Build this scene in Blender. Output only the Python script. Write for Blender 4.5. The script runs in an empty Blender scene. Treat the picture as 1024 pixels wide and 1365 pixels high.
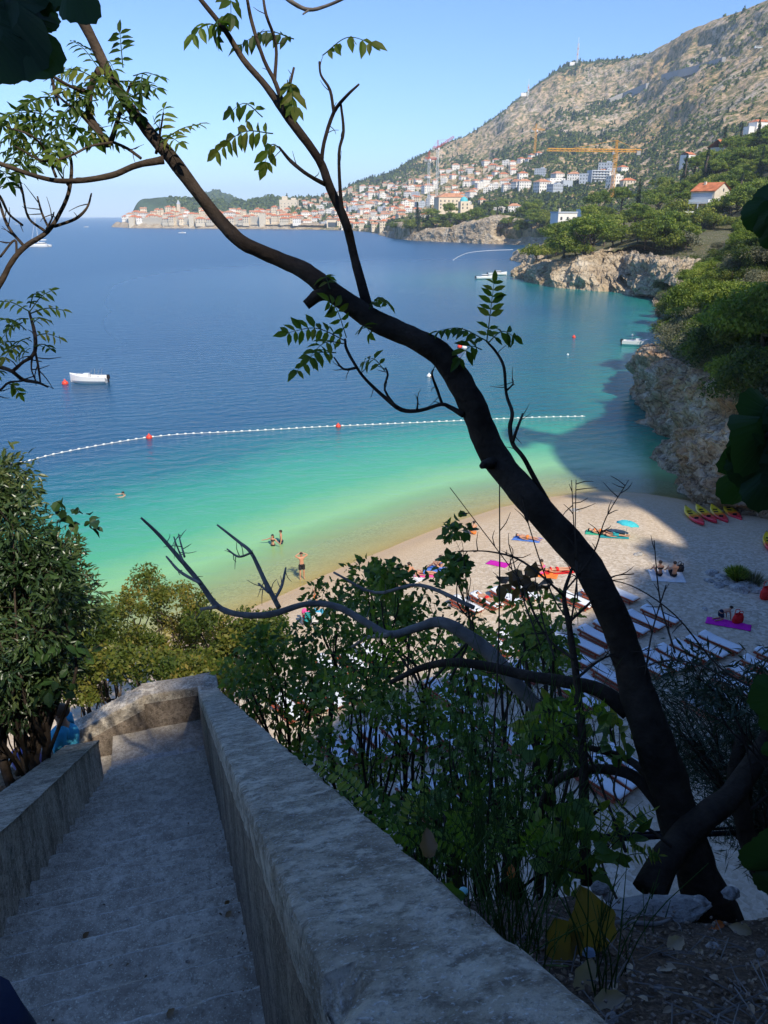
import bpy, math, random
import numpy as np
from mathutils import Vector, Matrix
from mathutils.bvhtree import BVHTree

# ------------------------------------------------------------ camera, sky, sun, exposure
scene = bpy.context.scene
COL = scene.collection
R_ = math.radians
PITCH = R_(21.05); FPX = 1025.0; CZ = 20.0
cam_d = bpy.data.cameras.new('camera'); cam = bpy.data.objects.new('camera', cam_d); COL.objects.link(cam)
cam.location = (0, 0, CZ); cam.rotation_euler = (math.pi/2 - PITCH, 0, 0)
cam_d.sensor_fit = 'VERTICAL'; cam_d.sensor_height = 24.0; cam_d.lens = 24.0*FPX/1365.0
cam_d.clip_start = 0.05; cam_d.clip_end = 40000
scene.camera = cam

SUN_AZ, SUN_EL = R_(153), R_(45)      # clockwise from +Y, above the horizon
SUNV = Vector((math.sin(SUN_AZ)*math.cos(SUN_EL), math.cos(SUN_AZ)*math.cos(SUN_EL), math.sin(SUN_EL)))
w = bpy.data.worlds.new("World"); scene.world = w; w.use_nodes = True
nt = w.node_tree; nt.nodes.clear()
sky = nt.nodes.new('ShaderNodeTexSky'); sky.sky_type = 'NISHITA'; sky.sun_disc = False
sky.sun_elevation = SUN_EL; sky.sun_rotation = SUN_AZ; sky.altitude = 50; sky.air_density = 1.0; sky.dust_density = 0.1; sky.ozone_density = 3.5
bg = nt.nodes.new('ShaderNodeBackground'); bg.inputs['Strength'].default_value = 0.10
ow = nt.nodes.new('ShaderNodeOutputWorld')
tint = nt.nodes.new('ShaderNodeMix'); tint.data_type = 'RGBA'; tint.blend_type = 'MULTIPLY'; tint.inputs[0].default_value = 1.0; tint.inputs[7].default_value = (0.53, 0.655, 0.87, 1)
nt.links.new(sky.outputs[0], tint.inputs[6]); nt.links.new(tint.outputs[2], bg.inputs[0]); nt.links.new(bg.outputs[0], ow.inputs[0])
sl = bpy.data.lights.new('sun', 'SUN'); sl.energy = 2.6; sl.angle = R_(0.55); sl.color = (1.0, 0.915, 0.78)
so = bpy.data.objects.new('sun', sl); COL.objects.link(so); so.rotation_euler = (-SUNV).to_track_quat('-Z', 'Y').to_euler(); so.location = (0, 0, 100)
scene.view_settings.view_transform = 'Standard'; scene.view_settings.look = 'None'
scene.view_settings.exposure = 1.2; scene.view_settings.gamma = 1
cy = scene.cycles
cy.use_denoising = True; cy.max_bounces = 8; cy.diffuse_bounces = 3; cy.glossy_bounces = 3; cy.transmission_bounces = 4
cy.transparent_max_bounces = 12; cy.volume_bounces = 0; cy.caustics_reflective = False; cy.caustics_refractive = False
cy.sample_clamp_indirect = 6; cy.use_adaptive_sampling = True; cy.adaptive_threshold = 0.015

# ------------------------------------------------------------ maths helpers
_c, _s = math.cos(PITCH), math.sin(PITCH)
def ray(u, v):
    a = (u-512)/FPX; b = -(v-682.5)/FPX
    return Vector((a, _c + b*_s, -_s + b*_c))
def P(u, v, Y):
    d = ray(u, v); return Vector((0, 0, CZ)) + d*(Y/d.y)
def DP(u, v, d): return Vector((0, 0, CZ)) + ray(u, v)*d
def G(u, v, z=0.0):
    d = ray(u, v); return Vector((0, 0, CZ)) + d*((z-CZ)/d.z)
def _hash(i, j, k, s):
    n = (i*374761393 + j*668265263 + k*2147483647 + s*1274126177) & 0xffffffff
    n = ((n ^ (n >> 13)) * 1274126177) & 0xffffffff
    n = ((n ^ (n >> 16)) * 2246822519) & 0xffffffff
    return ((n ^ (n >> 15)) & 0xffffff) / float(0x7fffff) - 1.0
def vnoise(p, s=0):
    p = np.asarray(p, dtype=np.float64); f = np.floor(p); q = p-f; q = q*q*(3-2*q); i = f.astype(np.int64)
    r = 0
    for a in (0, 1):
        for b in (0, 1):
            for c in (0, 1):
                wt = (q[..., 0] if a else 1-q[..., 0])*(q[..., 1] if b else 1-q[..., 1])*(q[..., 2] if c else 1-q[..., 2])
                r = r + wt*_hash(i[..., 0]+a, i[..., 1]+b, i[..., 2]+c, s)
    return r
def fbm(p, sc=1.0, oc=4, g=0.5, s=0):
    p = np.asarray(p, dtype=np.float64)*sc; r = 0; a = 1.0; t = 0
    for o in range(oc):
        r = r + a*vnoise(p*(2.03**o)+o*17.3, s+o); t += a; a *= g
    return r/t
def sstep(a, b, x):
    t = np.clip((x-a)/(b-a), 0, 1); return t*t*(3-2*t)
def catmull(pts, n):
    pts = np.asarray(pts, dtype=float); m = len(pts)
    if m == 2:
        t = np.linspace(0, 1, n)[:, None]; return pts[0]*(1-t)+pts[1]*t
    t = np.linspace(0, m-1, n); i = np.minimum(t.astype(int), m-2); f = (t-i)[:, None]
    p1 = pts[i]; p2 = pts[i+1]
    p0 = np.where((i > 0)[:, None], pts[np.maximum(i-1, 0)], 2*p1-p2)
    p3 = np.where((i < m-2)[:, None], pts[np.minimum(i+2, m-1)], 2*p2-p1)
    return 0.5*((2*p1)+(-p0+p2)*f+(2*p0-5*p1+4*p2-p3)*f*f+(-p0+3*p1-3*p2+p3)*f**3)
def unit(v):
    v = np.asarray(v, float); return v/(np.linalg.norm(v, axis=-1, keepdims=True)+1e-12)

# ------------------------------------------------------------ mesh collection
class MB:
    def __init__(s): s.v = []; s.f = {3: [], 4: []}; s.m = {3: [], 4: []}; s.r = {3: [], 4: []}; s.n = 0; s.ng = []
    def add(s, V, Fc, m=0, r=0.0):
        V = np.asarray(V, float).reshape(-1, 3); Fc = np.asarray(Fc, np.int64)
        k = Fc.shape[1]; s.v.append(V); s.f[k].append(Fc+s.n)
        s.m[k].append(np.full(len(Fc), m)); s.r[k].append(np.broadcast_to(np.asarray(r, float), (len(Fc),)).copy()); s.n += len(V)
    def more(s, Fc, m=0, r=0.0, back=0):
        Fc = np.asarray(Fc, np.int64); k = Fc.shape[1]; s.f[k].append(Fc+back); s.m[k].append(np.full(len(Fc), m)); s.r[k].append(np.full(len(Fc), float(r)))
    def merge(s, o, M=None, m=None):
        if not o.v: return
        V = np.concatenate(o.v)
        if M is not None:
            M = np.array(M); V = V@M[:3, :3].T+M[:3, 3]
        s.v.append(V)
        for k in (3, 4):
            for a, b, c in zip(o.f[k], o.m[k], o.r[k]): s.f[k].append(a+s.n); s.m[k].append(b if m is None else np.full(len(b), m)); s.r[k].append(c)
        s.n += len(V)
    # --- shapes
    def box(s, c, h, R=None, m=0, taper=1.0):
        c = np.array(c, float); h = np.array(h, float)/2
        v = np.array([[x, y, z] for z in (-1, 1) for y in (-1, 1) for x in (-1, 1)], float)
        v[4:, :2] *= taper
        v = v*h
        if R is not None: v = v@np.array(R)[:3, :3].T
        s.add(v+c, [[0, 2, 3, 1], [4, 5, 7, 6], [0, 1, 5, 4], [2, 6, 7, 3], [0, 4, 6, 2], [1, 3, 7, 5]], m)
    def grid(s, A, m=0, r=0.0, flip=False):
        nu, nv = A.shape[:2]; i = np.arange(nu-1)[:, None]*nv+np.arange(nv-1)[None, :]; i = i.ravel()
        q = np.stack([i, i+nv, i+nv+1, i+1], 1)
        if flip: q = q[:, ::-1]
        s.add(A.reshape(-1, 3), q, m, r)
    def tube(s, pts, rad, n=8, m=0, cap=True, sm=0, wob=0.0, seed=0):
        pts = np.asarray(pts, float); rad = np.broadcast_to(np.asarray(rad, float), (len(pts),))
        if sm:
            N = (len(pts)-1)*sm+1; rr = catmull(np.stack([rad, rad, rad], 1), N)[:, 0]; pts = catmull(pts, N); rad = np.maximum(rr, 1e-4)
        T = unit(np.gradient(pts, axis=0)); up = np.array([0.13, 0.2, 1.0])
        if abs(T[0]@unit(up)) > 0.9: up = np.array([1.0, 0.1, 0.2])
        A = []; a = unit(np.cross(T[0], up))
        for i in range(len(pts)):
            a = unit(a-T[i]*(a@T[i])); b = np.cross(T[i], a); A.append((a, b))
        th = np.linspace(0, 2*np.pi, n, endpoint=False); a = np.array([x[0] for x in A]); b = np.array([x[1] for x in A])
        V = pts[:, None]+(a[:, None]*np.cos(th)[None, :, None]+b[:, None]*np.sin(th)[None, :, None])*rad[:, None, None]
        if wob:
            nn = fbm(V/np.maximum(rad.mean(), 1e-3), 0.9, 3, s=seed); V = pts[:, None]+(V-pts[:, None])*(1+wob*nn[..., None])
        k = len(pts); i = (np.arange(k-1)[:, None]*n+np.arange(n)[None, :]); j = (np.arange(k-1)[:, None]*n+(np.arange(n)[None, :]+1) % n)
        q = np.stack([i, j, j+n, i+n], -1).reshape(-1, 4); base = s.n
        s.add(V.reshape(-1, 3), q, m)
        if cap:
            for e, p0 in ((0, pts[0]), ((k-1)*n, pts[-1])):
                o = np.arange(n); t = np.stack([o+e, (o+1) % n+e], 1)+base
                s.v.append(np.array([p0])); ci = s.n; s.n += 1
                t = np.concatenate([t, np.full((n, 1), ci)], 1); t = t[:, ::-1] if e == 0 else t
                s.f[3].append(t); s.m[3].append(np.full(n, m)); s.r[3].append(np.zeros(n))
    def lathe(s, prof, c=(0, 0, 0), n=16, m=0, sx=1, sy=1):
        prof = np.array(prof, float); th = np.linspace(0, 2*np.pi, n+1)[:-1]
        V = np.stack([prof[:, None, 0]*np.cos(th)*sx, prof[:, None, 0]*np.sin(th)*sy, np.broadcast_to(prof[:, None, 1], (len(prof), n))], -1)+np.array(c)
        k = len(prof); i = (np.arange(k-1)[:, None]*n+np.arange(n)[None, :]); j = (np.arange(k-1)[:, None]*n+(np.arange(n)[None, :]+1) % n)
        s.add(V.reshape(-1, 3), np.stack([i, j, j+n, i+n], -1).reshape(-1, 4), m)
    def poly_prism(s, pts2, z0, z1, m=0, M=None):
        n = len(pts2); V = [[x, y, z0] for x, y in pts2]+[[x, y, z1] for x, y in pts2]; V = np.array(V, float)
        if M is not None: V = V@np.array(M)[:3, :3].T+np.array(M)[:3, 3]
        b = s.n; s.add(V, [[i, (i+1) % n, (i+1) % n+n, i+n] for i in range(n)], m)
        for k, o in ((0, 1), (n, 0)):
            idx = list(range(n)); t = [[idx[0]+k, idx[i]+k, idx[i+1]+k] for i in range(1, n-1)]
            t = np.array(t)[:, ::-1] if o else np.array(t)
            s.f[3].append(t+b); s.m[3].append(np.full(len(t), m)); s.r[3].append(np.zeros(len(t)))
    def build(s, name, mats, parent=None, smooth=False, rnd=True):
        me = bpy.data.meshes.new(name)
        if s.n:
            V = np.concatenate(s.v); fs = []; ms = []; rs = []; tot = []
            for k in (3, 4):
                for a, b, c in zip(s.f[k], s.m[k], s.r[k]): fs.append(a.ravel()); ms.append(b); rs.append(c); tot.append(np.full(len(a), k))
            L = np.concatenate(fs).astype(np.int32); tot = np.concatenate(tot).astype(np.int32)
            st = np.concatenate([[0], np.cumsum(tot)[:-1]]).astype(np.int32)
            me.vertices.add(len(V)); me.vertices.foreach_set('co', V.ravel().astype(np.float32))
            me.loops.add(len(L)); me.loops.foreach_set('vertex_index', L)
            me.polygons.add(len(tot)); me.polygons.foreach_set('loop_start', st); me.polygons.foreach_set('loop_total', tot)
            me.polygons.foreach_set('material_index', np.concatenate(ms).astype(np.int32))
            me.polygons.foreach_set('use_smooth', np.full(len(tot), bool(smooth)))
            if rnd:
                at = me.attributes.new('rnd', 'FLOAT', 'FACE'); at.data.foreach_set('value', np.concatenate(rs).astype(np.float32))
            me.update(calc_edges=True)
        for x in (mats if isinstance(mats, (list, tuple)) else [mats]): me.materials.append(x)
        o = bpy.data.objects.new(name, me); COL.objects.link(o)
        if parent is not None: o.parent = parent
        return o
def tag(o, label=None, cat=None, group=None, kind=None):
    if label: o['label'] = label
    if cat: o['category'] = cat
    if group: o['group'] = group
    if kind: o['kind'] = kind
    return o
def thing(name, loc=(0, 0, 0), rz=0.0, label=None, cat=None, group=None):
    o = bpy.data.objects.new(name, None); COL.objects.link(o); o.location = loc; o.rotation_euler = (0, 0, rz); o.empty_display_size = 0.2
    return tag(o, label, cat, group)
KIDS = {}
def kids(o):
    return [c for c in bpy.data.objects if c.parent == o]
def copy_tree(o, parent=None, ch=None):
    c = o.copy(); COL.objects.link(c)
    if parent is not None: c.parent = parent
    for k in (ch or KIDS.get(o.name) or kids(o)): copy_tree(k, c)
    return c

# ------------------------------------------------------------ materials
def M(name):
    m = bpy.data.materials.new(name); m.use_nodes = True; t = m.node_tree; t.nodes.clear()
    o = t.nodes.new('ShaderNodeOutputMaterial'); return m, t, o
def nd(t, ty, **kw):
    n = t.nodes.new(ty)
    for k, v in kw.items():
        if k in n.inputs.keys() if hasattr(n.inputs, 'keys') else False: n.inputs[k].default_value = v
        else: setattr(n, k, v)
    return n
def ramp(t, fac, stops, interp='LINEAR'):
    r = t.nodes.new('ShaderNodeValToRGB'); r.color_ramp.interpolation = interp; e = r.color_ramp.elements
    while len(e) > 1: e.remove(e[-1])
    e[0].position = stops[0][0]; e[0].color = (*stops[0][1], 1)
    for p, c in stops[1:]:
        x = e.new(p); x.color = (*c, 1)
    t.links.new(fac, r.inputs[0]); return r.outputs[0]
def coords(t, kind, sc=(1, 1, 1)):
    if kind == 'P': o = t.nodes.new('ShaderNodeNewGeometry').outputs['Position']
    else: o = t.nodes.new('ShaderNodeTexCoord').outputs['Object']
    mp = t.nodes.new('ShaderNodeMapping'); mp.inputs['Scale'].default_value = sc; t.links.new(o, mp.inputs[0]); return mp.outputs[0]
def noise(t, vec, scale, detail=6, rough=0.6, dist=0.0):
    n = t.nodes.new('ShaderNodeTexNoise'); n.inputs['Scale'].default_value = scale; n.inputs['Detail'].default_value = detail
    n.inputs['Roughness'].default_value = rough; n.inputs['Distortion'].default_value = dist; t.links.new(vec, n.inputs['Vector']); return n.outputs[0]
def voro(t, vec, scale, feat='F1', out='Distance'):
    n = t.nodes.new('ShaderNodeTexVoronoi'); n.feature = feat; n.inputs['Scale'].default_value = scale; t.links.new(vec, n.inputs['Vector']); return n.outputs[out]
def mixc(t, f, a, b, mode='MIX'):
    n = t.nodes.new('ShaderNodeMix'); n.data_type = 'RGBA'; n.blend_type = mode
    for i, x in ((0, f), (6, a), (7, b)):
        if hasattr(x, 'links'): t.links.new(x, n.inputs[i])
        elif i == 0: n.inputs[0].default_value = x
        else: n.inputs[i].default_value = (*x, 1)
    return n.outputs[2]
def math_(t, op, a, b=0.0, clamp=False):
    n = t.nodes.new('ShaderNodeMath'); n.operation = op; n.use_clamp = clamp
    for i, x in ((0, a), (1, b)):
        if hasattr(x, 'links'): t.links.new(x, n.inputs[i])
        else: n.inputs[i].default_value = x
    return n.outputs[0]
def bump(t, h, strength=0.5, dist=0.02):
    b = t.nodes.new('ShaderNodeBump'); b.inputs['Strength'].default_value = strength; b.inputs['Distance'].default_value = dist
    t.links.new(h, b.inputs['Height']); return b.outputs[0]
def princ(t, out, base=None, rough=0.8, spec=0.3, normal=None, metal=0.0):
    b = t.nodes.new('ShaderNodeBsdfPrincipled')
    if base is not None:
        if hasattr(base, 'links'): t.links.new(base, b.inputs['Base Color'])
        else: b.inputs['Base Color'].default_value = (*base, 1)
    if hasattr(rough, 'links'): t.links.new(rough, b.inputs['Roughness'])
    else: b.inputs['Roughness'].default_value = rough
    b.inputs['Specular IOR Level'].default_value = spec; b.inputs['Metallic'].default_value = metal
    if normal is not None: t.links.new(normal, b.inputs['Normal'])
    t.links.new(b.outputs[0], out.inputs[0]); return b
def simple(name, col, rough=0.7, spec=0.3, var=0.15, sc=6.0, bstr=0.15, bd=0.01, metal=0.0, kind='O'):
    m, t, o = M(name); v = coords(t, kind); n = noise(t, v, sc, 6)
    lo = tuple(c*(1-var) for c in col); hi = tuple(min(1, c*(1+var)) for c in col)
    c = ramp(t, n, [(0.3, lo), (0.7, hi)]); n2 = noise(t, v, sc*4, 4)
    princ(t, o, c, rough, spec, bump(t, n2, bstr, bd), metal); return m
def leafmat(name, cols, trans=0.35, rough=0.5, spec=0.25, tcol=None):
    m, t, o = M(name); a = t.nodes.new('ShaderNodeAttribute'); a.attribute_name = 'rnd'
    oi = t.nodes.new('ShaderNodeObjectInfo')
    f = math_(t, 'ADD', a.outputs['Fac'], math_(t, 'MULTIPLY', math_(t, 'SUBTRACT', oi.outputs['Random'], 0.5), 0.3), True)
    c = ramp(t, f, [(i/(len(cols)-1), k) for i, k in enumerate(cols)])
    b = princ(t, o, c, rough, spec)
    tr = t.nodes.new('ShaderNodeBsdfTranslucent')
    tc = mixc(t, 1.0, c, tcol or (1.25, 1.35, 0.55), 'MULTIPLY'); t.links.new(tc, tr.inputs[0])
    mx = t.nodes.new('ShaderNodeMixShader'); mx.inputs[0].default_value = trans
    t.links.new(b.outputs[0], mx.inputs[1]); t.links.new(tr.outputs[0], mx.inputs[2]); t.links.new(mx.outputs[0], o.inputs[0]); return m

# concrete of parapets (weathered, lichen blotches, pits)
def concrete(name, base, dark, light, worn=0.5, bs=0.6, bd=0.012, streak=False):
    m, t, o = M(name); v = coords(t, 'P'); v2 = coords(t, 'P', (1, 1, 0.25)) if streak else v
    n1 = noise(t, v2, 5.0, 8, 0.7); n2 = noise(t, v, 26, 7, 0.75); n3 = noise(t, v, 120, 3, 0.6); n4 = noise(t, v, 7.5, 5, 0.6, 0.4)
    c = ramp(t, n1, [(0.32, dark), (0.5, base), (0.68, light)])
    c = mixc(t, ramp(t, n4, [(0.53, (0, 0, 0)), (0.60, (worn,)*3)]), c, light)
    c = mixc(t, ramp(t, n2, [(0.38, (0.85,)*3), (0.53, (0, 0, 0))]), c, dark)
    c = mixc(t, ramp(t, n3, [(0.58, (0, 0, 0)), (0.68, (0.6,)*3)]), c, tuple(min(1, x*1.7) for x in light))
    h = math_(t, 'ADD', math_(t, 'MULTIPLY', n2, 0.9), math_(t, 'ADD', math_(t, 'MULTIPLY', n3, 0.5), math_(t, 'MULTIPLY', n4, 0.6)))
    vc = ramp(t, voro(t, v, 38), [(0.0, (0, 0, 0)), (0.35, (1, 1, 1))]); h = math_(t, 'ADD', h, math_(t, 'MULTIPLY', vc, 0.25))
    princ(t, o, c, 0.9, 0.2, bump(t, h, bs, bd)); return m
MAT = {}
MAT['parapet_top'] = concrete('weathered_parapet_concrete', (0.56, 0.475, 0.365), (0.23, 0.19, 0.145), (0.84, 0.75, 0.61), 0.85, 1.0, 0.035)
MAT['parapet_side'] = concrete('streaked_parapet_render', (0.24, 0.19, 0.145), (0.09, 0.07, 0.053), (0.38, 0.31, 0.24), 0.35, 0.9, 0.02, True)  # darker base colour than the top, noise stretched into streaks
MAT['left_wall'] = concrete('left_wall_render', (0.45, 0.38, 0.295), (0.11, 0.088, 0.067), (0.64, 0.56, 0.45), 0.5, 1.0, 0.025, True)
MAT['step'] = concrete('step_concrete', (0.47, 0.405, 0.32), (0.27, 0.225, 0.175), (0.66, 0.59, 0.48), 0.4, 0.8, 0.012)

def rockmat(name, cols, sc=0.35, bd=0.5, red=(0.42, 0.25, 0.14)):
    m, t, o = M(name); v = coords(t, 'P'); n1 = noise(t, v, sc, 8, 0.7, 0.6); n2 = noise(t, v, sc*5, 8, 0.7); n3 = noise(t, v, sc*0.6, 5)
    vd_ = t.nodes.new('ShaderNodeMapping'); vd_.inputs['Rotation'].default_value = (0.5, 0.6, 0.3); vd_.inputs['Scale'].default_value = (0.45, 1.0, 1.7); t.links.new(v, vd_.inputs[0])
    wn = t.nodes.new('ShaderNodeTexNoise'); wn.inputs['Scale'].default_value = sc*2.2; wn.inputs['Detail'].default_value = 5; t.links.new(v, wn.inputs['Vector'])
    va = t.nodes.new('ShaderNodeVectorMath'); va.operation = 'MULTIPLY_ADD'; t.links.new(wn.outputs[1], va.inputs[0]); va.inputs[1].default_value = (2.2/sc*0.45,)*3; t.links.new(vd_.outputs[0], va.inputs[2])
    vs = voro(t, va.outputs[0], sc*1.6, 'DISTANCE_TO_EDGE')
    c = ramp(t, n1, [(0.3, cols[0]), (0.5, cols[1]), (0.68, cols[2])])
    c = mixc(t, ramp(t, n3, [(0.48, (0, 0, 0)), (0.66, (0.75,)*3)]), c, red)
    c = mixc(t, ramp(t, n2, [(0.3, (0.8,)*3), (0.48, (0, 0, 0))]), c, tuple(x*0.35 for x in cols[0]))
    c = mixc(t, ramp(t, vs, [(0.0, (0.7,)*3), (0.035, (0, 0, 0))]), c, tuple(x*0.3 for x in cols[0]))
    h = math_(t, 'ADD', n2, math_(t, 'MULTIPLY', ramp(t, vs, [(0, (0, 0, 0)), (0.15, (1, 1, 1))]), 0.5)); h = math_(t, 'ADD', h, math_(t, 'MULTIPLY', n1, 0.8))
    princ(t, o, c, 0.9, 0.2, bump(t, h, 0.9, bd)); return m
MAT['cliff'] = rockmat('cliff_rock', [(0.26, 0.17, 0.11), (0.66, 0.50, 0.34), (0.84, 0.75, 0.62)], 0.45, 0.7, (0.62, 0.33, 0.15))
MAT['headland_rock'] = rockmat('headland_rock', [(0.26, 0.19, 0.12), (0.50, 0.40, 0.27), (0.62, 0.54, 0.41)], 0.16, 0.9, (0.40, 0.29, 0.17))
# ------------------------------------------------------------ terrain
def loft(rows, nu, segs):
    Rw = np.array([catmull([tuple(p) for p in r], nu) for r in rows]); out = []
    n = len(Rw)
    for i in range(n-1):
        p1, p2 = Rw[i], Rw[i+1]; p0 = Rw[i-1] if i > 0 else 2*p1-p2; p3 = Rw[i+2] if i < n-2 else 2*p2-p1
        k = segs[i]
        for f in np.linspace(0, 1, k, endpoint=False):
            c = 0.5*((2*p1)+(-p0+p2)*f+(2*p0-5*p1+4*p2-p3)*f*f+(-p0+3*p1-3*p2+p3)*f**3)
            out.append(c*0.7+(p1*(1-f)+p2*f)*0.3)
    out.append(Rw[-1]); return np.stack(out, 1)          # [nu, nv, 3]
def normals(A):
    du = np.gradient(A, axis=0); dv = np.gradient(A, axis=1); return unit(np.cross(du, dv))
BV = []
def bvh_of(o):
    me = o.data; V = np.empty(len(me.vertices)*3, np.float32); me.vertices.foreach_get('co', V)
    return BVHTree.FromPolygons([tuple(x) for x in V.reshape(-1, 3).tolist()], [tuple(p.vertices) for p in me.polygons])
def hit(u, v, among=None, start=3.0):
    o = Vector((0, 0, CZ)); d = ray(u, v).normalized(); best = None; bn = None; bd = 1e9
    for b in (among or BV):
        loc, nn, i, dist = b.ray_cast(o+d*start, d)
        if loc is not None and dist < bd: best, bd, bn = loc, dist, nn
    return best
def ground_z(x, y, among=None, top=900.0):
    best = None
    for b in (among or BV):
        loc, nn, i, dist = b.ray_cast(Vector((x, y, top)), Vector((0, 0, -1)))
        if loc is not None and (best is None or loc.z > best): best = loc.z
    return best

# shoreline and seabed
g2 = lambda u, v: tuple(G(u, v))[:2]
SHORE = np.array([(-160, -30), (-70, 10), (-34, 24), g2(60, 905), g2(200, 858), g2(300, 825), g2(380, 792), g2(455, 757), g2(540, 722), g2(610, 695),
                  g2(670, 676), g2(740, 662), g2(800, 655), g2(860, 658), g2(920, 668), g2(955, 680), (33, 49), (60, 60), (140, 90)])
def shore_d(x, y, C=SHORE):
    x = np.asarray(x, float); y = np.asarray(y, float); bd = np.full(x.shape, 1e9); sg = np.ones(x.shape)
    for a, b in zip(C[:-1], C[1:]):
        ab = b-a; t = np.clip(((x-a[0])*ab[0]+(y-a[1])*ab[1])/(ab@ab), 0, 1)
        dx = x-a[0]-t*ab[0]; dy = y-a[1]-t*ab[1]; d = np.hypot(dx, dy); cr = ab[0]*(y-a[1])-ab[1]*(x-a[0])
        k = d < bd; bd = np.where(k, d, bd); sg = np.where(k, np.where(cr > 0, -1.0, 1.0), sg)
    return bd*sg
CLIFFB = [G(873, 405), G(879, 440), G(878, 470), G(852, 520), G(858, 560), G(880, 600), G(915, 642), G(955, 682)]
def beach_z(x, y):
    d = shore_d(x, y); n = fbm(np.stack([x, y, 0*x], -1), 0.25, 4, s=5)
    up = 0.95*(1-np.exp(-np.maximum(d, 0)/5.0))+0.035*np.maximum(d, 0)
    dn = np.minimum(d, 0); dz = 0.085*dn - 0.004*dn*dn
    z = np.where(d > 0, up+n*0.10*np.minimum(1, d/3), np.maximum(dz, -14)+n*0.25*np.minimum(1, -d/6))
    return z
def sheet(x0, x1, nx, y0, y1, ny, fz):
    X, Y = np.meshgrid(np.linspace(x0, x1, nx), np.linspace(y0, y1, ny), indexing='ij'); return np.stack([X, Y, fz(X, Y)], -1)
m, t, o_ = M('pebble_beach')
v = coords(t, 'P'); big = noise(t, v, 0.16, 4, 0.5, 0.5); nf = noise(t, v, 9.0, 6, 0.7); vp = voro(t, v, 7.0, 'F1', 'Color'); vd = voro(t, v, 7.0)
sep = t.nodes.new('ShaderNodeSeparateColor'); t.links.new(vp, sep.inputs[0])
c = ramp(t, nf, [(0.3, (0.42, 0.32, 0.215)), (0.55, (0.56, 0.445, 0.31)), (0.75, (0.68, 0.58, 0.43))])
peb = ramp(t, sep.outputs[0], [(0, (0.33, 0.28, 0.22)), (0.5, (0.54, 0.465, 0.37)), (1, (0.74, 0.68, 0.58))]); as_ = t.nodes.new('ShaderNodeAttribute'); as_.attribute_name = 'sandy'
c = mixc(t, math_(t, 'MULTIPLY', math_(t, 'SUBTRACT', 1.0, as_.outputs['Fac'], True), ramp(t, big, [(0.35, (0.85,)*3), (0.6, (0.45,)*3)])), c, peb)
c = mixc(t, math_(t, 'MULTIPLY', as_.outputs['Fac'], 0.6), c, (0.66, 0.46, 0.25))
at = t.nodes.new('ShaderNodeAttribute'); at.attribute_name = 'wet'
c = mixc(t, ramp(t, at.outputs['Fac'], [(0, (0, 0, 0)), (1, (1, 1, 1))]), c, mixc(t, 0.55, c, (0.50, 0.33, 0.16)))
rg = ramp(t, at.outputs['Fac'], [(0, (0.9,)*3), (1, (0.45,)*3)])
princ(t, o_, c, rg, 0.3, bump(t, math_(t, 'ADD', nf, math_(t, 'MULTIPLY', vd, -0.6)), 0.6, 0.05)); MAT['beach'] = m
A = sheet(-60, 62, 340, 3, 110, 320, beach_z); B = MB(); B.grid(A)
beach = tag(B.build('beach', MAT['beach'], smooth=True), kind='structure')
dd = shore_d(A[..., 0], A[..., 1]).ravel(); wet = np.exp(-((dd-0.5)/0.9)**2)
at_ = beach.data.attributes.new('wet', 'FLOAT', 'POINT'); at_.data.foreach_set('value', np.clip(wet, 0, 1).astype(np.float32))
at_ = beach.data.attributes.new('sandy', 'FLOAT', 'POINT'); at_.data.foreach_set('value', np.clip(np.where(dd > 0, np.exp(-np.maximum(dd+1.2*fbm(A.reshape(-1, 3), .3, 3, s=6), 0)/4.5), np.exp(dd/1.6)), 0, 1).astype(np.float32))
BVB = bvh_of(beach); BV.append(BVB)

# water, graded out to the horizon
m, t, o_ = M('sea_water')
at = t.nodes.new('ShaderNodeAttribute'); at.attribute_name = 'depth'; dep = at.outputs['Fac']
v = coords(t, 'P'); nn_ = noise(t, v, 0.05, 5, 0.6, 0.6); n_s = noise(t, v, 0.55, 5, 0.7)
dep2 = math_(t, 'MULTIPLY', dep, math_(t, 'ADD', 0.62, math_(t, 'ADD', math_(t, 'MULTIPLY', nn_, 0.45), math_(t, 'MULTIPLY', n_s, 0.3))))
f = math_(t, 'DIVIDE', dep2, 12.0, True)
c = ramp(t, f, [(0.0, (0.60, 0.64, 0.33)), (0.05, (0.29, 0.54, 0.23)), (0.13, (0.085, 0.40, 0.20)), (0.25, (0.035, 0.30, 0.20)), (0.40, (0.007, 0.14, 0.16)), (0.62, (0.005, 0.075, 0.145)), (1.0, (0.004, 0.058, 0.130))])
vw = coords(t, 'P', (0.55, 1.0, 1.0))
def wave(sc, det, di=0.5):
    n = noise(t, vw, sc, det, 0.6, di); return n
h = math_(t, 'ADD', math_(t, 'MULTIPLY', wave(0.42, 4, 0.9), 0.42), math_(t, 'ADD', math_(t, 'MULTIPLY', wave(1.9, 4), 0.22), math_(t, 'MULTIPLY', wave(6.5, 3), 0.05)))
wv = t.nodes.new('ShaderNodeTexWave'); wv.inputs['Scale'].default_value = 0.16; wv.inputs['Distortion'].default_value = 7; wv.inputs['Detail'].default_value = 3; wv.inputs['Detail Scale'].default_value = 1.2
mp = t.nodes.new('ShaderNodeMapping'); mp.inputs['Rotation'].default_value = (0, 0, R_(68)); t.links.new(v, mp.inputs[0]); t.links.new(mp.outputs[0], wv.inputs['Vector'])
h = math_(t, 'ADD', h, math_(t, 'MULTIPLY', wv.outputs['Fac'], 0.07))
h = math_(t, 'MULTIPLY', h, math_(t, 'ADD', 0.18, math_(t, 'DIVIDE', dep, 4.0, True))); bn = bump(t, h, 0.75, 0.45)
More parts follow.
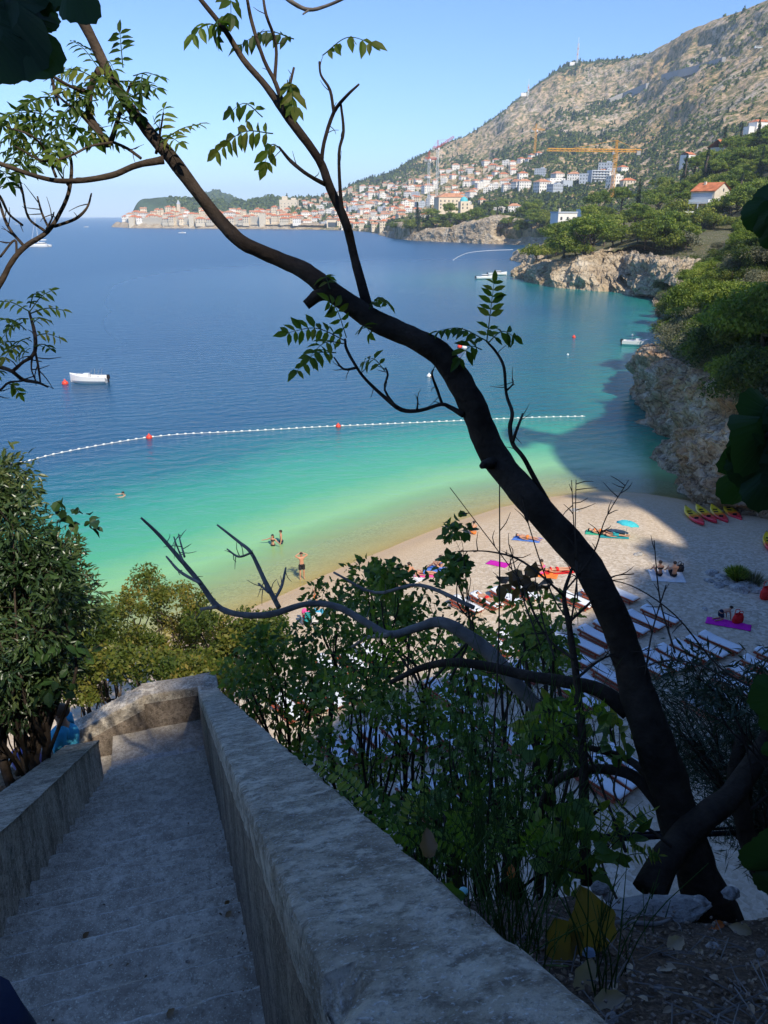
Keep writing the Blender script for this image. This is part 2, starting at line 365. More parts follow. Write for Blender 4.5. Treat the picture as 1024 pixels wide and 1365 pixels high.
pb = t.nodes.new('ShaderNodeBsdfPrincipled'); t.links.new(c, pb.inputs['Base Color']); t.links.new(math_(t, 'ADD', 0.10, math_(t, 'MULTIPLY', math_(t, 'DIVIDE', dep, 14.0, True), 0.2)), pb.inputs['Roughness']); pb.inputs['IOR'].default_value = 1.33; t.links.new(bn, pb.inputs['Normal'])
# clear shallow water: the pebbles show through, with the surface's own reflection
tb = t.nodes.new('ShaderNodeBsdfTransparent'); t.links.new(mixc(t, 1.0, mixc(t, 0.5, c, (1, 1, 1)), (1.18, 1.2, 1.1), 'MULTIPLY'), tb.inputs[0])
gl = t.nodes.new('ShaderNodeBsdfGlossy'); gl.inputs['Roughness'].default_value = 0.12; t.links.new(bn, gl.inputs['Normal'])
fr = t.nodes.new('ShaderNodeFresnel'); fr.inputs[0].default_value = 1.33; t.links.new(bn, fr.inputs['Normal'])
m1 = t.nodes.new('ShaderNodeMixShader'); t.links.new(fr.outputs[0], m1.inputs[0]); t.links.new(tb.outputs[0], m1.inputs[1]); t.links.new(gl.outputs[0], m1.inputs[2])
m2 = t.nodes.new('ShaderNodeMixShader'); t.links.new(ramp(t, math_(t, 'DIVIDE', dep2, 0.8, True), [(0, (0, 0, 0)), (1, (1, 1, 1))]), m2.inputs[0])
t.links.new(m1.outputs[0], m2.inputs[1]); t.links.new(pb.outputs[0], m2.inputs[2]); t.links.new(m2.outputs[0], o_.inputs[0]); MAT['sea'] = m
rr = np.concatenate([np.geomspace(16, 300, 330), np.geomspace(304, 14500, 120)]); th = np.linspace(-R_(80), R_(62), 330)
RR, TH = np.meshgrid(rr, th, indexing='ij'); W = np.stack([RR*np.sin(TH), RR*np.cos(TH), 0*RR], -1); B = MB(); B.grid(W, flip=True)
sea = tag(B.build('sea', MAT['sea'], smooth=True, rnd=False), kind='structure')
d = -shore_d(W[..., 0], W[..., 1]); cb = np.array([(p.x, p.y) for p in CLIFFB]); dc = np.abs(shore_d(W[..., 0], W[..., 1], cb))
dc2 = np.abs(shore_d(W[..., 0], W[..., 1], np.array([g2(690, 372), g2(760, 384), g2(840, 392), g2(875, 402)])))
dv = np.maximum(d, 0); depth = 0.085*dv+0.0042*dv*dv
depth = np.minimum(depth, 4.0+dc*0.10); depth = np.minimum(depth, 4.3+dc2*0.06); depth = np.where(d < 0, 0, np.minimum(depth, 16))
at_ = sea.data.attributes.new('depth', 'FLOAT', 'POINT'); at_.data.foreach_set('value', depth.ravel().astype(np.float32))

# scrub-covered slopes
def slopemat(name, tan, rock, green, gsc, greenness, bd):
    m, t, o = M(name); v = coords(t, 'P'); n1 = noise(t, v, gsc, 8, 0.7); n2 = noise(t, v, gsc*6, 8, 0.7); n3 = noise(t, v, gsc*0.25, 6, 0.6)
    c = ramp(t, n3, [(0.38, tan), (0.6, tuple(0.5*(a+b) for a, b in zip(tan, rock)))])
    c = mixc(t, ramp(t, n1, [(0.52, (0, 0, 0)), (0.62, (0.9,)*3)]), c, rock)
    c = mixc(t, ramp(t, n2, [(0.50-greenness, (0.9,)*3), (0.60-greenness, (0, 0, 0))]), c, green)
    n4 = noise(t, v, gsc*22, 4, 0.7); c = mixc(t, 0.5, c, ramp(t, n4, [(0.3, (0.45,)*3), (0.7, (1.4,)*3)]), 'MULTIPLY')
    princ(t, o, c, 0.95, 0.1, bump(t, math_(t, 'ADD', n1, math_(t, 'MULTIPLY', n2, 0.5)), 0.8, bd)); return m
MAT['mountain'] = slopemat('mountain_scrub', (0.58, 0.38, 0.19), (0.58, 0.48, 0.37), (0.15, 0.155, 0.055), 0.016, 0.045, 12)
MAT['far_hill'] = simple('far_green_hill', (0.065, 0.10, 0.055), 0.95, 0.1, 0.35, 0.02, 0.6, 8, kind='P')
MAT['slope'] = slopemat('wooded_slope_soil', (0.22, 0.16, 0.10), (0.30, 0.26, 0.21), (0.07, 0.085, 0.03), 0.3, 0.0, 0.4)
MAT['soil'] = slopemat('dry_soil', (0.19, 0.13, 0.09), (0.28, 0.21, 0.155), (0.10, 0.072, 0.05), 14.0, 0.0, 0.02)

# the mountain behind the town
sk = [(385, 266, 1750), (440, 262, 1900), (482, 245, 2050), (520, 232, 2200), (560, 210, 2300), (640, 171, 2400), (700, 127, 2400), (748, 93, 2400), (768, 84, 2380), (800, 83, 2300), (855, 75, 2100), (925, 37, 1800), (1000, 11, 1600), (1080, -30, 1450), (1200, -90, 1350)]
co = [(385, 305.5), (440, 306.5), (478, 308), (515, 313), (533, 319), (600, 321), (650, 324), (690, 326), (730, 328), (770, 329), (830, 330), (890, 332), (950, 335), (1080, 340), (1200, 345)]
rows = []
C0 = [G(*c) for c in co]; S0 = [P(*s) for s in sk]
def mid(t, lift=0.0, tv=None):
    r = []
    for (cu, cv), (su, sv, sY), c0 in zip(co, sk, C0):
        tt = tv if tv is not None else t
        r.append(P(cu+(su-cu)*tt, cv+(sv-cv)*tt, c0.y+(sY-c0.y)*t)+Vector((0, 0, lift)))
    return r
rows.append([c-Vector((0, 8, 6)) for c in C0]); rows.append([c+Vector((0, 4, 2)) for c in C0])
lf = [3, 4, 5, 9, 14, 14, 14, 14, 14, 14, 14, 14, 14, 14, 14]
rows.append([c+Vector((0, 22, l)) for c, l in zip(C0, lf)])
for a, b in ((0.12, 0.16), (0.3, 0.33), (0.55, 0.55), (0.8, 0.80)): rows.append(mid(a, 0, b))
rows.append(S0); rows.append([s+Vector((60, 350, -90)) for s in S0]); rows.append([s+Vector((150, 1200, -330)) for s in S0])
A = loft(rows, 620, [3, 6, 16, 22, 34, 34, 30, 8, 6]); N = normals(A)
amp = np.concatenate([np.zeros(3), np.linspace(0, 1, 30), np.ones(200)])[:A.shape[1]]
dist = np.hypot(A[..., 0], A[..., 1]); n = fbm(A, 1/300.0, 7, 0.6, 11); n2 = 1-2*np.abs(fbm(A, 1/120.0, 5, 0.55, 23))
cr = np.ones(A.shape[1]); js = 3+6+16+22+34+34+30; cr[js-10:js+8] = 0.25
A = A+N*((n*30+(n2-0.6)*26)*amp[None]*cr[None]*np.clip(dist/2200, 0.12, 1))[..., None]*np.sign(N[..., 2:3])
B = MB(); B.grid(A)
mountain = tag(B.build('mountain', MAT['mountain'], smooth=True), kind='structure'); BVM = bvh_of(mountain); BV.append(BVM); MTN = A

# low green hills behind the walled town
def far_hill(name, pts, Y, back, foot, mat, seed):
    top = [P(u, v, Y) for u, v in pts]; n_ = len(top)
    rows = [[Vector((p.x*(1-foot/p.y), p.y-foot, -3)) for p in top], [Vector((p.x*(1-foot*.5/p.y), p.y-foot*0.5, p.z*0.45)) for p in top], top, [Vector((p.x*(1+back/p.y), p.y+back, -4)) for p in top]]
    A = loft(rows, 160, [8, 10, 8]); A[..., 2] += fbm(A, 1/90.0, 5, 0.6, seed)*6*np.clip(A[..., 2]/20, 0, 1)
    B = MB(); B.grid(A); o = tag(B.build(name, mat, smooth=True), kind='structure'); b = bvh_of(o); BV.append(b); return o, b
hillA, BVA = far_hill('far_hill', [(210, 288), (240, 272), (262, 262), (285, 253), (300, 258), (330, 269), (360, 273), (400, 278), (440, 284)], 3000, 500, 500, MAT['far_hill'], 3)
hillB, BVB2 = far_hill('town_hill', [(176, 284), (186, 268), (205, 264), (225, 263), (250, 265), (290, 268), (320, 269), (345, 266), (365, 263), (378, 264), (395, 272), (430, 280)], 1950, 260, 260, MAT['far_hill'], 4)

# headland with the stone house
k_co = [(684, 366), (692, 371), (720, 379), (770, 386), (820, 390), (850, 394), (880, 400), (930, 410), (1010, 420), (1150, 430)]
k_rt = [(690, 362, 6), (702, 357, 8), (722, 353, 12), (770, 350, 14), (815, 342, 14), (848, 338, 10), (880, 345, 10), (935, 360, 10), (1010, 360, 12), (1150, 360, 14)]
k_v1 = [(700, 355, 330), (712, 350, 330), (735, 336, 330), (785, 318, 325), (835, 312, 320), (868, 305, 315), (900, 305, 310), (960, 300, 310), (1040, 290, 310), (1200, 270, 310)]
k_v2 = [(702, 352, 380), (722, 344, 380), (745, 322, 380), (795, 302, 375), (850, 296, 370), (895, 284, 365), (945, 276, 360), (1010, 262, 360), (1080, 240, 360), (1220, 210, 360)]
k_v3 = [(705, 346, 470), (730, 336, 480), (760, 305, 490), (800, 290, 500), (860, 270, 510), (915, 245, 520), (960, 222, 520), (1030, 190, 520), (1110, 160, 520), (1250, 110, 520)]
k_v4 = [(720, 342, 640), (745, 335, 650), (775, 318, 660), (820, 300, 680), (870, 275, 700), (925, 245, 720), (975, 215, 740), (1040, 180, 760), (1120, 140, 780), (1260, 80, 800)]
C1 = [G(*c) for c in k_co]
rows = [[c-Vector((0, 5, 4)) for c in C1], C1, [P(u, v, c.y+dy) for (u, v, dy), c in zip(k_rt, C1)], [P(*q) for q in k_v1], [P(*q) for q in k_v2], [P(*q) for q in k_v3], [P(*q) for q in k_v4]]
segs = [6, 46, 30, 26, 20, 10]
A = loft(rows, 560, segs); N = normals(A); N = N*np.sign(N[..., 2:3]+0.001)
j = np.arange(A.shape[1]); rk = sstep(2, 8, j)*(1-sstep(50, 62, j)); n = fbm(A*np.array([1, 1, 1.6]), 1/13.0, 6, 0.55, 31); r2 = 1-2*np.abs(fbm(A, 1/7.0, 5, 0.6, 37))
A = A+N*((n*5.5+(r2-0.5)*2.4)*rk[None]+fbm(A, 1/30.0, 4, s=41)*4*(1-rk[None])*sstep(50, 70, j)[None])[..., None]
cv = P(862, 338, C1[5].y+14)      # the sea cave's overhang
dx = np.linalg.norm((A-np.array(cv))/np.array([13.0, 16.0, 8.0]), axis=-1); A = A+np.array([4, 24, -1.0])*np.exp(-(dx**3))[..., None]
B = MB(); B.grid(A); mi = np.zeros((A.shape[0]-1, A.shape[1]-1), int); mi[:, 56:] = 1; B.m[4][0] = mi.ravel()
headland = tag(B.build('headland', [MAT['headland_rock'], MAT['slope']], smooth=False), kind='structure'); BVH_ = bvh_of(headland); BV.append(BVH_); HDL = A

# rocky coast below the town road, with a big sea cave
def rock_coast(name, base, tops, depth, seed, caves=(), nu=220, amp=5.0, fsc=14.0):
    Cc = [G(*b) for b in base]; rows = [[c-Vector((0, 5, 4)) for c in Cc], Cc, [P(u, v, c.y+depth*0.4) for (u, v), c in zip(tops, Cc)], [P(u, v-0.4, c.y+depth)+Vector((0, 0, 1)) for (u, v), c in zip(tops, Cc)], [P(u, v, c.y+depth*1.7)-Vector((0, 0, 12)) for (u, v), c in zip(tops, Cc)]]
    A = loft(rows, nu, [4, 34, 8, 6]); N = normals(A); N = N*np.sign(N[..., 2:3]+0.001); n = fbm(A*np.array([1, 1, 1.5]), 1/fsc, 6, 0.6, seed)
    A = A+N*(n*amp)[..., None]
    for c, s, push in caves:
        dx = np.linalg.norm((A-np.array(c))/np.array(s), axis=-1); A = A+np.array(push)*(1/(1+dx**8))[..., None]
    B = MB(); B.grid(A); o = tag(B.build(name, MAT['headland_rock'], smooth=False), kind='structure'); b = bvh_of(o); BV.append(b); return o
cB = G(683, 325)
rock_coast('coast_rocks', [(505, 313), (520, 317), (545, 320), (575, 322), (605, 323), (640, 325), (675, 326), (710, 327), (760, 330)],
           [(510, 311), (520, 311), (545, 312), (570, 309), (600, 304), (640, 296), (672, 291), (705, 297), (760, 300)], 34, 51,
           caves=[((cB.x-1, cB.y+12, 6.0), (11, 30, 9.5), (2, 34, 0))], amp=4.0)
rock_coast('outer_rocks', [(680, 346), (690, 349), (705, 352), (722, 354), (745, 352)], [(684, 341), (692, 338), (706, 336), (722, 333), (745, 330)], 22, 57, nu=90, amp=2.5, fsc=8)

# near right-hand slope: cliff at its foot, then wooded hillside that runs on behind the camera
V_ = Vector
cols = [
 [G(872, 403), P(876, 398, 205), P(888, 388, 210), P(935, 350, 220), P(1010, 310, 245)],
 [G(879, 440), P(884, 430, 152), P(898, 405, 158), P(960, 345, 170), P(1080, 250, 190)],
 [G(878, 470), P(882, 458, 123), P(905, 425, 128), P(980, 355, 140), P(1130, 215, 160)],
 [G(852, 520), P(872, 468, 98), P(930, 440, 101), P(1010, 355, 108), P(1180, 180, 126)],
 [G(858, 560), P(892, 480, 84), P(965, 450, 89), P(1050, 350, 95), P(1240, 150, 112)],
 [G(880, 600), P(926, 500, 70), P(1000, 460, 75), P(1110, 340, 82), P(1310, 100, 98)],
 [G(915, 642), P(968, 520, 59.5), P(1050, 460, 64), P(1180, 330, 70), P(1420, 60, 86)],
 [G(957, 677), P(1020, 555, 52), P(1110, 470, 56), P(1260, 300, 62), P(1560, 20, 76)],
 [V_((27.5, 50, 0.9)), V_((30, 50, 7)), V_((33.5, 48, 15)), V_((39.5, 45, 29)), V_((54, 38, 57))],
 [V_((29, 42, 1.6)), V_((31.5, 41, 7)), V_((34.5, 39, 15)), V_((40.5, 35, 31)), V_((55, 29, 63))],
 [V_((28, 30, 2)), V_((30, 27, 8)), V_((35, 25, 18)), V_((42, 22, 38)), V_((56, 17, 72))],
 [V_((24, 20, 2.5)), V_((28, 17.5, 10)), V_((33, 13, 22)), V_((40, 7, 42)), V_((50, 2, 75))],
 [V_((22.5, 17, 3)), V_((26.5, 14, 11)), V_((31.5, 10, 22)), V_((38, 3, 37)), V_((45.5, -1.5, 61))],
 [V_((21, 13, 4)), V_((25, 10.5, 12)), V_((30, 6, 22)), V_((35, -1, 36)), V_((43, -12, 59))],
 [V_((9, 1.5, 17.5)), V_((13, -3, 22)), V_((17, -9, 31)), V_((21, -17, 43)), V_((27, -30, 63.5))],
 [V_((2.5, -5, 19)), V_((4, -10, 24)), V_((6, -17, 33)), V_((8, -25, 43)), V_((11, -40, 62.2))],
 [V_((-8, -8, 18)), V_((-9, -14, 23)), V_((-10, -22, 30)), V_((-12, -32, 39)), V_((-14, -46, 62))],
 [V_((-26, -8, 12)), V_((-28, -16, 18)), V_((-30, -24, 24)), V_((-34, -34, 31)), V_((-40, -50, 42))]]
rows = [[c[0]+Vector((-1.5, 0, -2.5)) if c[0].z < 0.5 else c[0]-Vector((0, 0, 3)) for c in cols]]+[[c[k] for c in cols] for k in range(5)]+[[c[4]+(c[4]-c[0]).normalized()*30+Vector((0, 0, -25)) for c in cols]]
A = loft(rows, 900, [6, 46, 24, 24, 24, 6]); N = normals(A); N = N*np.sign(N[..., 2:3]+0.001)
j = np.arange(A.shape[1]); rk = sstep(0, 6, j)*(1-sstep(48, 60, j)); ip = np.arange(A.shape[0])/A.shape[0]
dg = A@np.array([[0.8, 0.3, 0.5], [-0.4, 0.9, 0.2], [-0.35, -0.1, 0.9]]); n = fbm(dg*np.array([1, 1, 2.2]), 1/5.5, 5, 0.5, 61); r2 = 1-2*np.abs(fbm(dg*np.array([0.7, 1, 2.0]), 1/3.0, 4, 0.5, 67)); big = fbm(A, 1/9.0, 2, s=71)
fac = np.round(fbm(dg*np.array([1, 1, 1.8]), 1/2.6, 3, .5, 75)*7)/7+.5*np.round(fbm(dg, 1/1.2, 2, .5, 76)*5)/5
A = A+N*((n*1.7+(r2-0.5)*0.9+big*1.8+fac*1.1)*rk[None]+fbm(A, 1/10.0, 4, s=73)*1.5*sstep(52, 64, j)[None])[..., None]
B = MB(); B.grid(A); mi = np.zeros((A.shape[0]-1, A.shape[1]-1), int); mi[:, 54:] = 1; B.m[4][0] = mi.ravel()
cliff = tag(B.build('cliff', [MAT['cliff'], MAT['slope']], smooth=False), kind='structure'); BVC = bvh_of(cliff); BV.append(BVC); CLF = A

# ground under the stairs: a steep bank down to the beach
DH = np.array([-0.288, 0.958]); DB = np.array([0.958, 0.288]); SLP = 0.5975
def ab(x, y): return x*DH[0]+y*DH[1], x*DB[0]+y*DB[1]
def bank_z(x, y):
    a, b = ab(x, y); right = b-0.456; left = -1.37-b
    zs = 18.15-SLP*np.clip(a, -4, 9.9)-0.95*np.clip(a-9.9, 0, 40)
    zs = np.where(a < -4, zs+(-4-a)*0.1, zs)
    zst = np.where(y < 1.75, 18.55-0.45*np.clip(y, -3, 1.75), 17.76-1.32*(y-1.75)); zst = np.minimum(zst, 19)
    fl = 1-sstep(1.15, 2.0, np.sqrt(np.maximum(0, (y-0.2))**2*0.75+np.maximum(0, x-0.6)**2*0.7))*0
    wr = sstep(0.02, 1.1, right); zz = zs*(1-wr)+zst*wr
    top = 18.70-0.80*(y-0.7)-0.10*np.maximum(0, x-0.5); wt = sstep(0.0, 0.05, right)*(1-sstep(1.55, 2.25, y+0.10*np.sin(x*3)))
    zz = np.where(wt > 0, zz*(1-wt)+np.minimum(top, 19.4)*wt, zz)
    zz = zz-0.45*np.clip(left, 0, 30)*sstep(0, 3, left)
    return np.maximum(zz, beach_z(x, y)-0.4)
Ag = sheet(-30, 27, 300, -10, 26, 260, lambda X, Y: bank_z(X, Y)+fbm(np.stack([X, Y, 0*X], -1), 0.8, 4, s=81)*0.25*sstep(0.5, 1.5, np.hypot(X, Y-0.5)/3.0))
B = MB(); B.grid(Ag)
bank = tag(B.build('bank', MAT['slope'], smooth=True), kind='structure'); BVK = bvh_of(bank); BV.append(BVK)
# ------------------------------------------------------------ vegetation kits
rng = np.random.default_rng(7)
def rdir(n, g=rng): return unit(g.normal(size=(n, 3)))
def leaf_quads(B, p, nrm, size, asp=0.5, m=0, r=0.0, g=rng, fold=0.0):
    n = len(p); t = unit(np.cross(nrm, rdir(n, g))); b = np.cross(nrm, t); size = np.broadcast_to(np.asarray(size, float), (n,))[:, None]
    V = np.stack([p-t*size*0.5, p+b*size*asp*0.5+nrm*size*fold, p+t*size*0.5, p-b*size*asp*0.5+nrm*size*fold], 1)
    i = np.arange(n)[:, None]*4; B.add(V.reshape(-1, 3), i+np.array([[0, 1, 2, 3]]), m, r)
def clumps(B, C, Rd, n, size, seed=0, asp=0.55, m=0, squash=0.8, out=0.6, tone=0.35):
    g = np.random.default_rng(seed); C = np.asarray(C, float); k = len(C); Rd = np.broadcast_to(np.asarray(Rd, float), (k,))
    idx = np.repeat(np.arange(k), n); d = rdir(len(idx), g); rad = g.random(len(idx))**0.45
    p = C[idx]+d*np.array([1, 1, squash])*(Rd[idx]*rad)[:, None]
    nr = unit(d*out+rdir(len(idx), g)*0.8+np.array([0, 0, 0.35])); ct = g.random(k)
    r = np.clip(0.5+(ct[idx]-0.5)*tone*2+g.normal(size=len(idx))*0.13, 0, 1)
    leaf_quads(B, p, nr, size*g.uniform(0.6, 1.3, len(idx)), asp, m, r, g, 0.06)
MAT['leaf_holm'] = leafmat('evergreen_oak_leaf', [(0.04, 0.07, 0.012), (0.10, 0.145, 0.022), (0.20, 0.245, 0.035), (0.34, 0.34, 0.07)], 0.38)
MAT['leaf_pine'] = leafmat('pine_needle', [(0.06, 0.11, 0.018), (0.13, 0.19, 0.03), (0.22, 0.28, 0.045), (0.32, 0.35, 0.065)], 0.38)
MAT['leaf_cyp'] = leafmat('cypress_needle', [(0.018, 0.036, 0.016), (0.03, 0.058, 0.024), (0.05, 0.085, 0.032)], 0.15)
MAT['leaf_grey'] = leafmat('grey_scrub_leaf', [(0.07, 0.08, 0.05), (0.13, 0.14, 0.085), (0.21, 0.20, 0.12), (0.26, 0.23, 0.13)], 0.25)
MAT['bark'] = simple('grey_brown_bark', (0.11, 0.085, 0.065), 0.9, 0.1, 0.4, 5, 0.8, 0.03)
MAT['leaf_holm_dark'] = leafmat('cliff_evergreen_leaf', [(0.022, 0.042, 0.012), (0.05, 0.082, 0.018), (0.10, 0.14, 0.026), (0.20, 0.21, 0.045)], 0.3)
def crown_mb(kind, seed, R=2.5, H=4.0, nc=34, nl=120, ls=0.28):
    g = np.random.default_rng(seed); B = MB()
    if kind == 'cypress':
        z = g.uniform(0.03, 1, nc); rr = R*(1-z)**0.6*(0.35+0.65*np.minimum(1, z*6)); a = g.uniform(0, 6.28, nc)
        C = np.stack([np.cos(a)*rr*0.5, np.sin(a)*rr*0.5, z*H], 1); clumps(B, C, rr*0.55+0.12*R, nl, ls, seed, squash=1.8)
        return B
    d = rdir(nc, g); d[:, 2] = np.abs(d[:, 2])*1.0-0.15; rad = g.uniform(0.45, 1.0, nc)
    lob = 1+0.35*np.sin(np.arctan2(d[:, 1], d[:, 0])*3+seed)
    C = np.stack([d[:, 0]*R*rad*lob, d[:, 1]*R*rad*lob, H*0.45+d[:, 2]*H*0.5*rad], 1)
    if kind == 'pine':
        C[:, 2] = H*0.62+(C[:, 2]-H*0.45)*0.75; clumps(B, C, R*g.uniform(0.20, 0.36, nc), nl, ls, seed, squash=0.55)
    else: clumps(B, C, R*g.uniform(0.22, 0.40, nc), nl, ls, seed, squash=0.8)
    return B
def trunk_mb(kind, seed, R, H):
    g = np.random.default_rng(seed+99); B = MB(); top = H*(0.95 if kind == 'cypress' else 0.6)
    p = np.array([[0, 0, -0.8], [g.normal()*0.1, g.normal()*0.1, top*0.3], [g.normal()*0.25, g.normal()*0.25, top*0.65], [g.normal()*0.3, g.normal()*0.3, top]])
    r0 = 0.045*H; B.tube(p, [r0, r0*0.8, r0*0.6, r0*0.2], 6, sm=2)
    if kind != 'cypress':
        for k in range(6):
            a = g.uniform(0, 6.28); s0 = p[1]+(p[3]-p[1])*g.uniform(0, 0.8); e = np.array([math.cos(a)*R*0.7, math.sin(a)*R*0.7, H*g.uniform(0.5, 0.8)])
            B.tube([s0, (s0+e)/2+[0, 0, -0.1*H*0.3], e], [r0*0.45, r0*0.3, r0*0.1], 5, sm=2)
    return B
PROTO = {}
def tree_meshes(key, kind, leaf, seeds, R, H, nc, nl, ls):
    L = []
    for sd in seeds:
        a = crown_mb(kind, sd, R, H, nc, nl, ls).build('crown', leaf); b = trunk_mb(kind, sd, R, H).build('trunk', MAT['bark'], smooth=True)
        L.append((a.data, b.data)); bpy.data.objects.remove(a); bpy.data.objects.remove(b)
    PROTO[key] = L
tree_meshes('near_oak', 'oak', MAT['leaf_holm_dark'], (1, 2, 3), 2.4, 3.9, 60, 130, 0.19)
tree_meshes('near_grey', 'oak', MAT['leaf_grey'], (4, 5), 2.0, 2.8, 60, 110, 0.17)
tree_meshes('near_pine', 'pine', MAT['leaf_pine'], (6, 7), 2.8, 5.2, 60, 140, 0.22)
tree_meshes('mid_oak', 'oak', MAT['leaf_holm'], (11, 12, 13), 3.6, 5.5, 50, 60, 0.55)
tree_meshes('mid_pine', 'pine', MAT['leaf_pine'], (14, 15, 16), 4.3, 8.5, 44, 70, 0.55)
tree_meshes('mid_cypress', 'cypress', MAT['leaf_cyp'], (17, 18), 1.4, 11, 40, 34, 0.5)
tree_meshes('mid_grey', 'oak', MAT['leaf_grey'], (19,), 3.0, 4.0, 36, 50, 0.5)
def plant_tree(name, key, loc, s, rz, label, group, cat='tree', sz=None, i=0):
    a, b = PROTO[key][i % len(PROTO[key])]
    e = thing(name, loc, rz, label, cat, group); e.scale = (s, s, sz or s)
    for nm, me in (('crown', a), ('trunk', b)):
        o = bpy.data.objects.new(nm, me); COL.objects.link(o); o.parent = e
    return e
def scatter(poly, n, mind, among, seed, tries=60):
    """picture-space sampling of a slope as it is seen; the points lie on the terrain itself"""
    g = np.random.default_rng(seed); poly = np.array(poly, float); lo, hi = poly.min(0), poly.max(0); out = []; px_ = []
    for _ in range(n*tries):
        if len(out) >= n: break
        q = lo+(hi-lo)*g.random(2); c = False; j = len(poly)-1
        for i in range(len(poly)):
            if (poly[i][1] > q[1]) != (poly[j][1] > q[1]) and q[0] < (poly[j][0]-poly[i][0])*(q[1]-poly[i][1])/(poly[j][1]-poly[i][1])+poly[i][0]: c = not c
            j = i
        if not c: continue
        if px_ and np.min(np.hypot(*((np.array(px_)-q)*np.array([1, 1.5])).T)) < mind: continue
        h = hit(q[0], q[1], among)
        if h is None: continue
        px_.append(q); out.append((h, q))
    return out
TREE_N = [0]
def wood(poly, n, mind, among, seed, kinds, smin, smax, label, group, dz=-0.3):
    g = random.Random(seed)
    pts = scatter(poly, n, mind, among, seed)
    for h, q in pts:
        k = g.choices([a for a, b in kinds], [b for a, b in kinds])[0]; s = g.uniform(smin, smax)
        nm = {'oak': 'oak_tree', 'grey': 'grey_shrub', 'pine': 'pine_tree', 'cypress': 'cypress_tree'}[k.split('_')[1]]
        lb = {'oak': 'dark green bushy evergreen', 'grey': 'dry grey-green shrub', 'pine': 'yellow-green pine', 'cypress': 'narrow dark cypress'}[k.split('_')[1]]
        plant_tree(nm, k, h+Vector((0, 0, dz)), s, g.uniform(0, 6.28), lb+' '+label, lb.split()[-1]+'s '+group, 'shrub' if 'grey' in k else 'tree', s*g.uniform(0.85, 1.15), g.randrange(9)); TREE_N[0] += 1
# near slope above the cliff
wood([(876, 392), (896, 345), (930, 318), (1030, 290), (1030, 560), (985, 545), (930, 492), (895, 468), (882, 445)], 135, 9, [BVC], 3,
     [('near_oak', 6), ('near_grey', 3.2), ('near_pine', 2.2)], 0.5, 1.35, 'on the steep slope above the shaded beach cliff', 'above the beach cliff')
# headland
wood([(700, 350), (735, 328), (790, 298), (850, 292), (905, 285), (930, 330), (880, 345), (845, 322), (770, 345)], 62, 11, [BVH_], 5,
     [('mid_oak', 5), ('mid_pine', 2.5), ('mid_grey', 1)], 0.8, 1.5, 'on top of the sunlit rocky headland', 'on the rocky headland')
wood([(735, 328), (790, 292), (860, 265), (940, 228), (1024, 180), (1060, 180), (1060, 300), (935, 310), (905, 280), (800, 300)], 78, 12, [BVH_], 6,
     [('mid_oak', 4), ('mid_pine', 5), ('mid_cypress', 1.4)], 0.95, 1.7, 'on the wooded slope around the stone house', 'around the stone house')
wood([(505, 308), (560, 300), (640, 285), (720, 290), (760, 320), (700, 312), (640, 304), (560, 312)], 40, 9, [BVM], 8,
     [('mid_oak', 4), ('mid_pine', 5), ('mid_cypress', 2)], 1.3, 2.0, 'above the low coast rocks by the sea cave', 'above the sea cave coast')
# unseen pines added on the ridge behind the camera to roughen the beach shadow
for k in range(9):
    x = 50-k*4.3+rng.normal(); y = 2-k*3.0+rng.normal(); z = ground_z(x, y, [BVC])
    if z: plant_tree('pine_tree', 'near_pine', (x, y, z-0.5), rng.uniform(0.8, 1.2), rng.uniform(0, 6), 'unseen pine added on the ridge to roughen the shadow on the beach', 'unseen pines added on the ridge behind the stairs', i=k)
for k, (x, y, s_) in enumerate([(3.7, -1.9, 1.1), (4.2, 0.6, 1.1)]):  # out-of-view oaks added so their crowns shade the stair landing
    plant_tree('oak_tree', 'near_oak', (x, y, (ground_z(x, y, [BVC], 60) or 18)-0.3), s_, k*2.0, 'unseen bushy evergreen added beside the photographer to shade the stair landing', 'unseen evergreens added to shade the landing', sz=1.75, i=k)
# far woods: one mass
def in_poly(u, v, poly):
    c = np.zeros(len(u), bool); j = len(poly)-1
    for i in range(len(poly)):
        a, b = poly[i], poly[j]; k = ((a[1] > v) != (b[1] > v)) & (u < (b[0]-a[0])*(v-a[1])/(b[1]-a[1]+1e-9)+a[0]); c ^= k; j = i
    return c
def to_px(p):
    d = p-np.array([0, 0, CZ]); f = d[:, 1]*_c-d[:, 2]*_s; up = d[:, 1]*_s+d[:, 2]*_c; return 512+FPX*d[:, 0]/f, 682.5-FPX*up/f
BARE = [[(560, 215), (600, 190), (690, 130), (765, 88), (822, 92), (800, 128), (765, 160), (700, 190), (640, 205)], [(835, 82), (870, 66), (1060, -40), (1060, 118), (900, 140), (845, 130)], [(880, 140), (1040, 110), (1040, 160), (900, 175)]]
B = MB(); nu, nv = MTN.shape[:2]; n = 62000; ui = rng.integers(0, nu-1, n); vi = rng.integers(9, 3+6+16+22+34+34+30+4, n); f = rng.random((n, 2))
p = MTN[ui, vi]*(1-f[:, :1])+MTN[ui+1, vi]*f[:, :1]; p = p+(MTN[ui, vi+1]-MTN[ui, vi])*f[:, 1:]
u, v = to_px(p); pr = np.full(n, 0.72); nz = fbm(p, 1/70.0, 4, s=91); pr = np.clip(0.62+nz*2.8+(v-160)/80+np.clip((640-u)/200, 0, .5), 0.05, 1)
for q, k in zip(BARE, (0.02, 0.01, 0.15)): pr = np.where(in_poly(u, v, q), np.clip(k+np.maximum(0, nz-0.12)*1.2, 0, 1), pr)
jr = vi > 3+6+16+22+34+34+30-5; pr = np.where(jr & (u < 860), 0.8, pr)
pr = np.where(in_poly(u, v, [(385, 310), (385, 262), (520, 240), (620, 222), (700, 215), (690, 240), (620, 268), (540, 298)]), 0.22, pr)
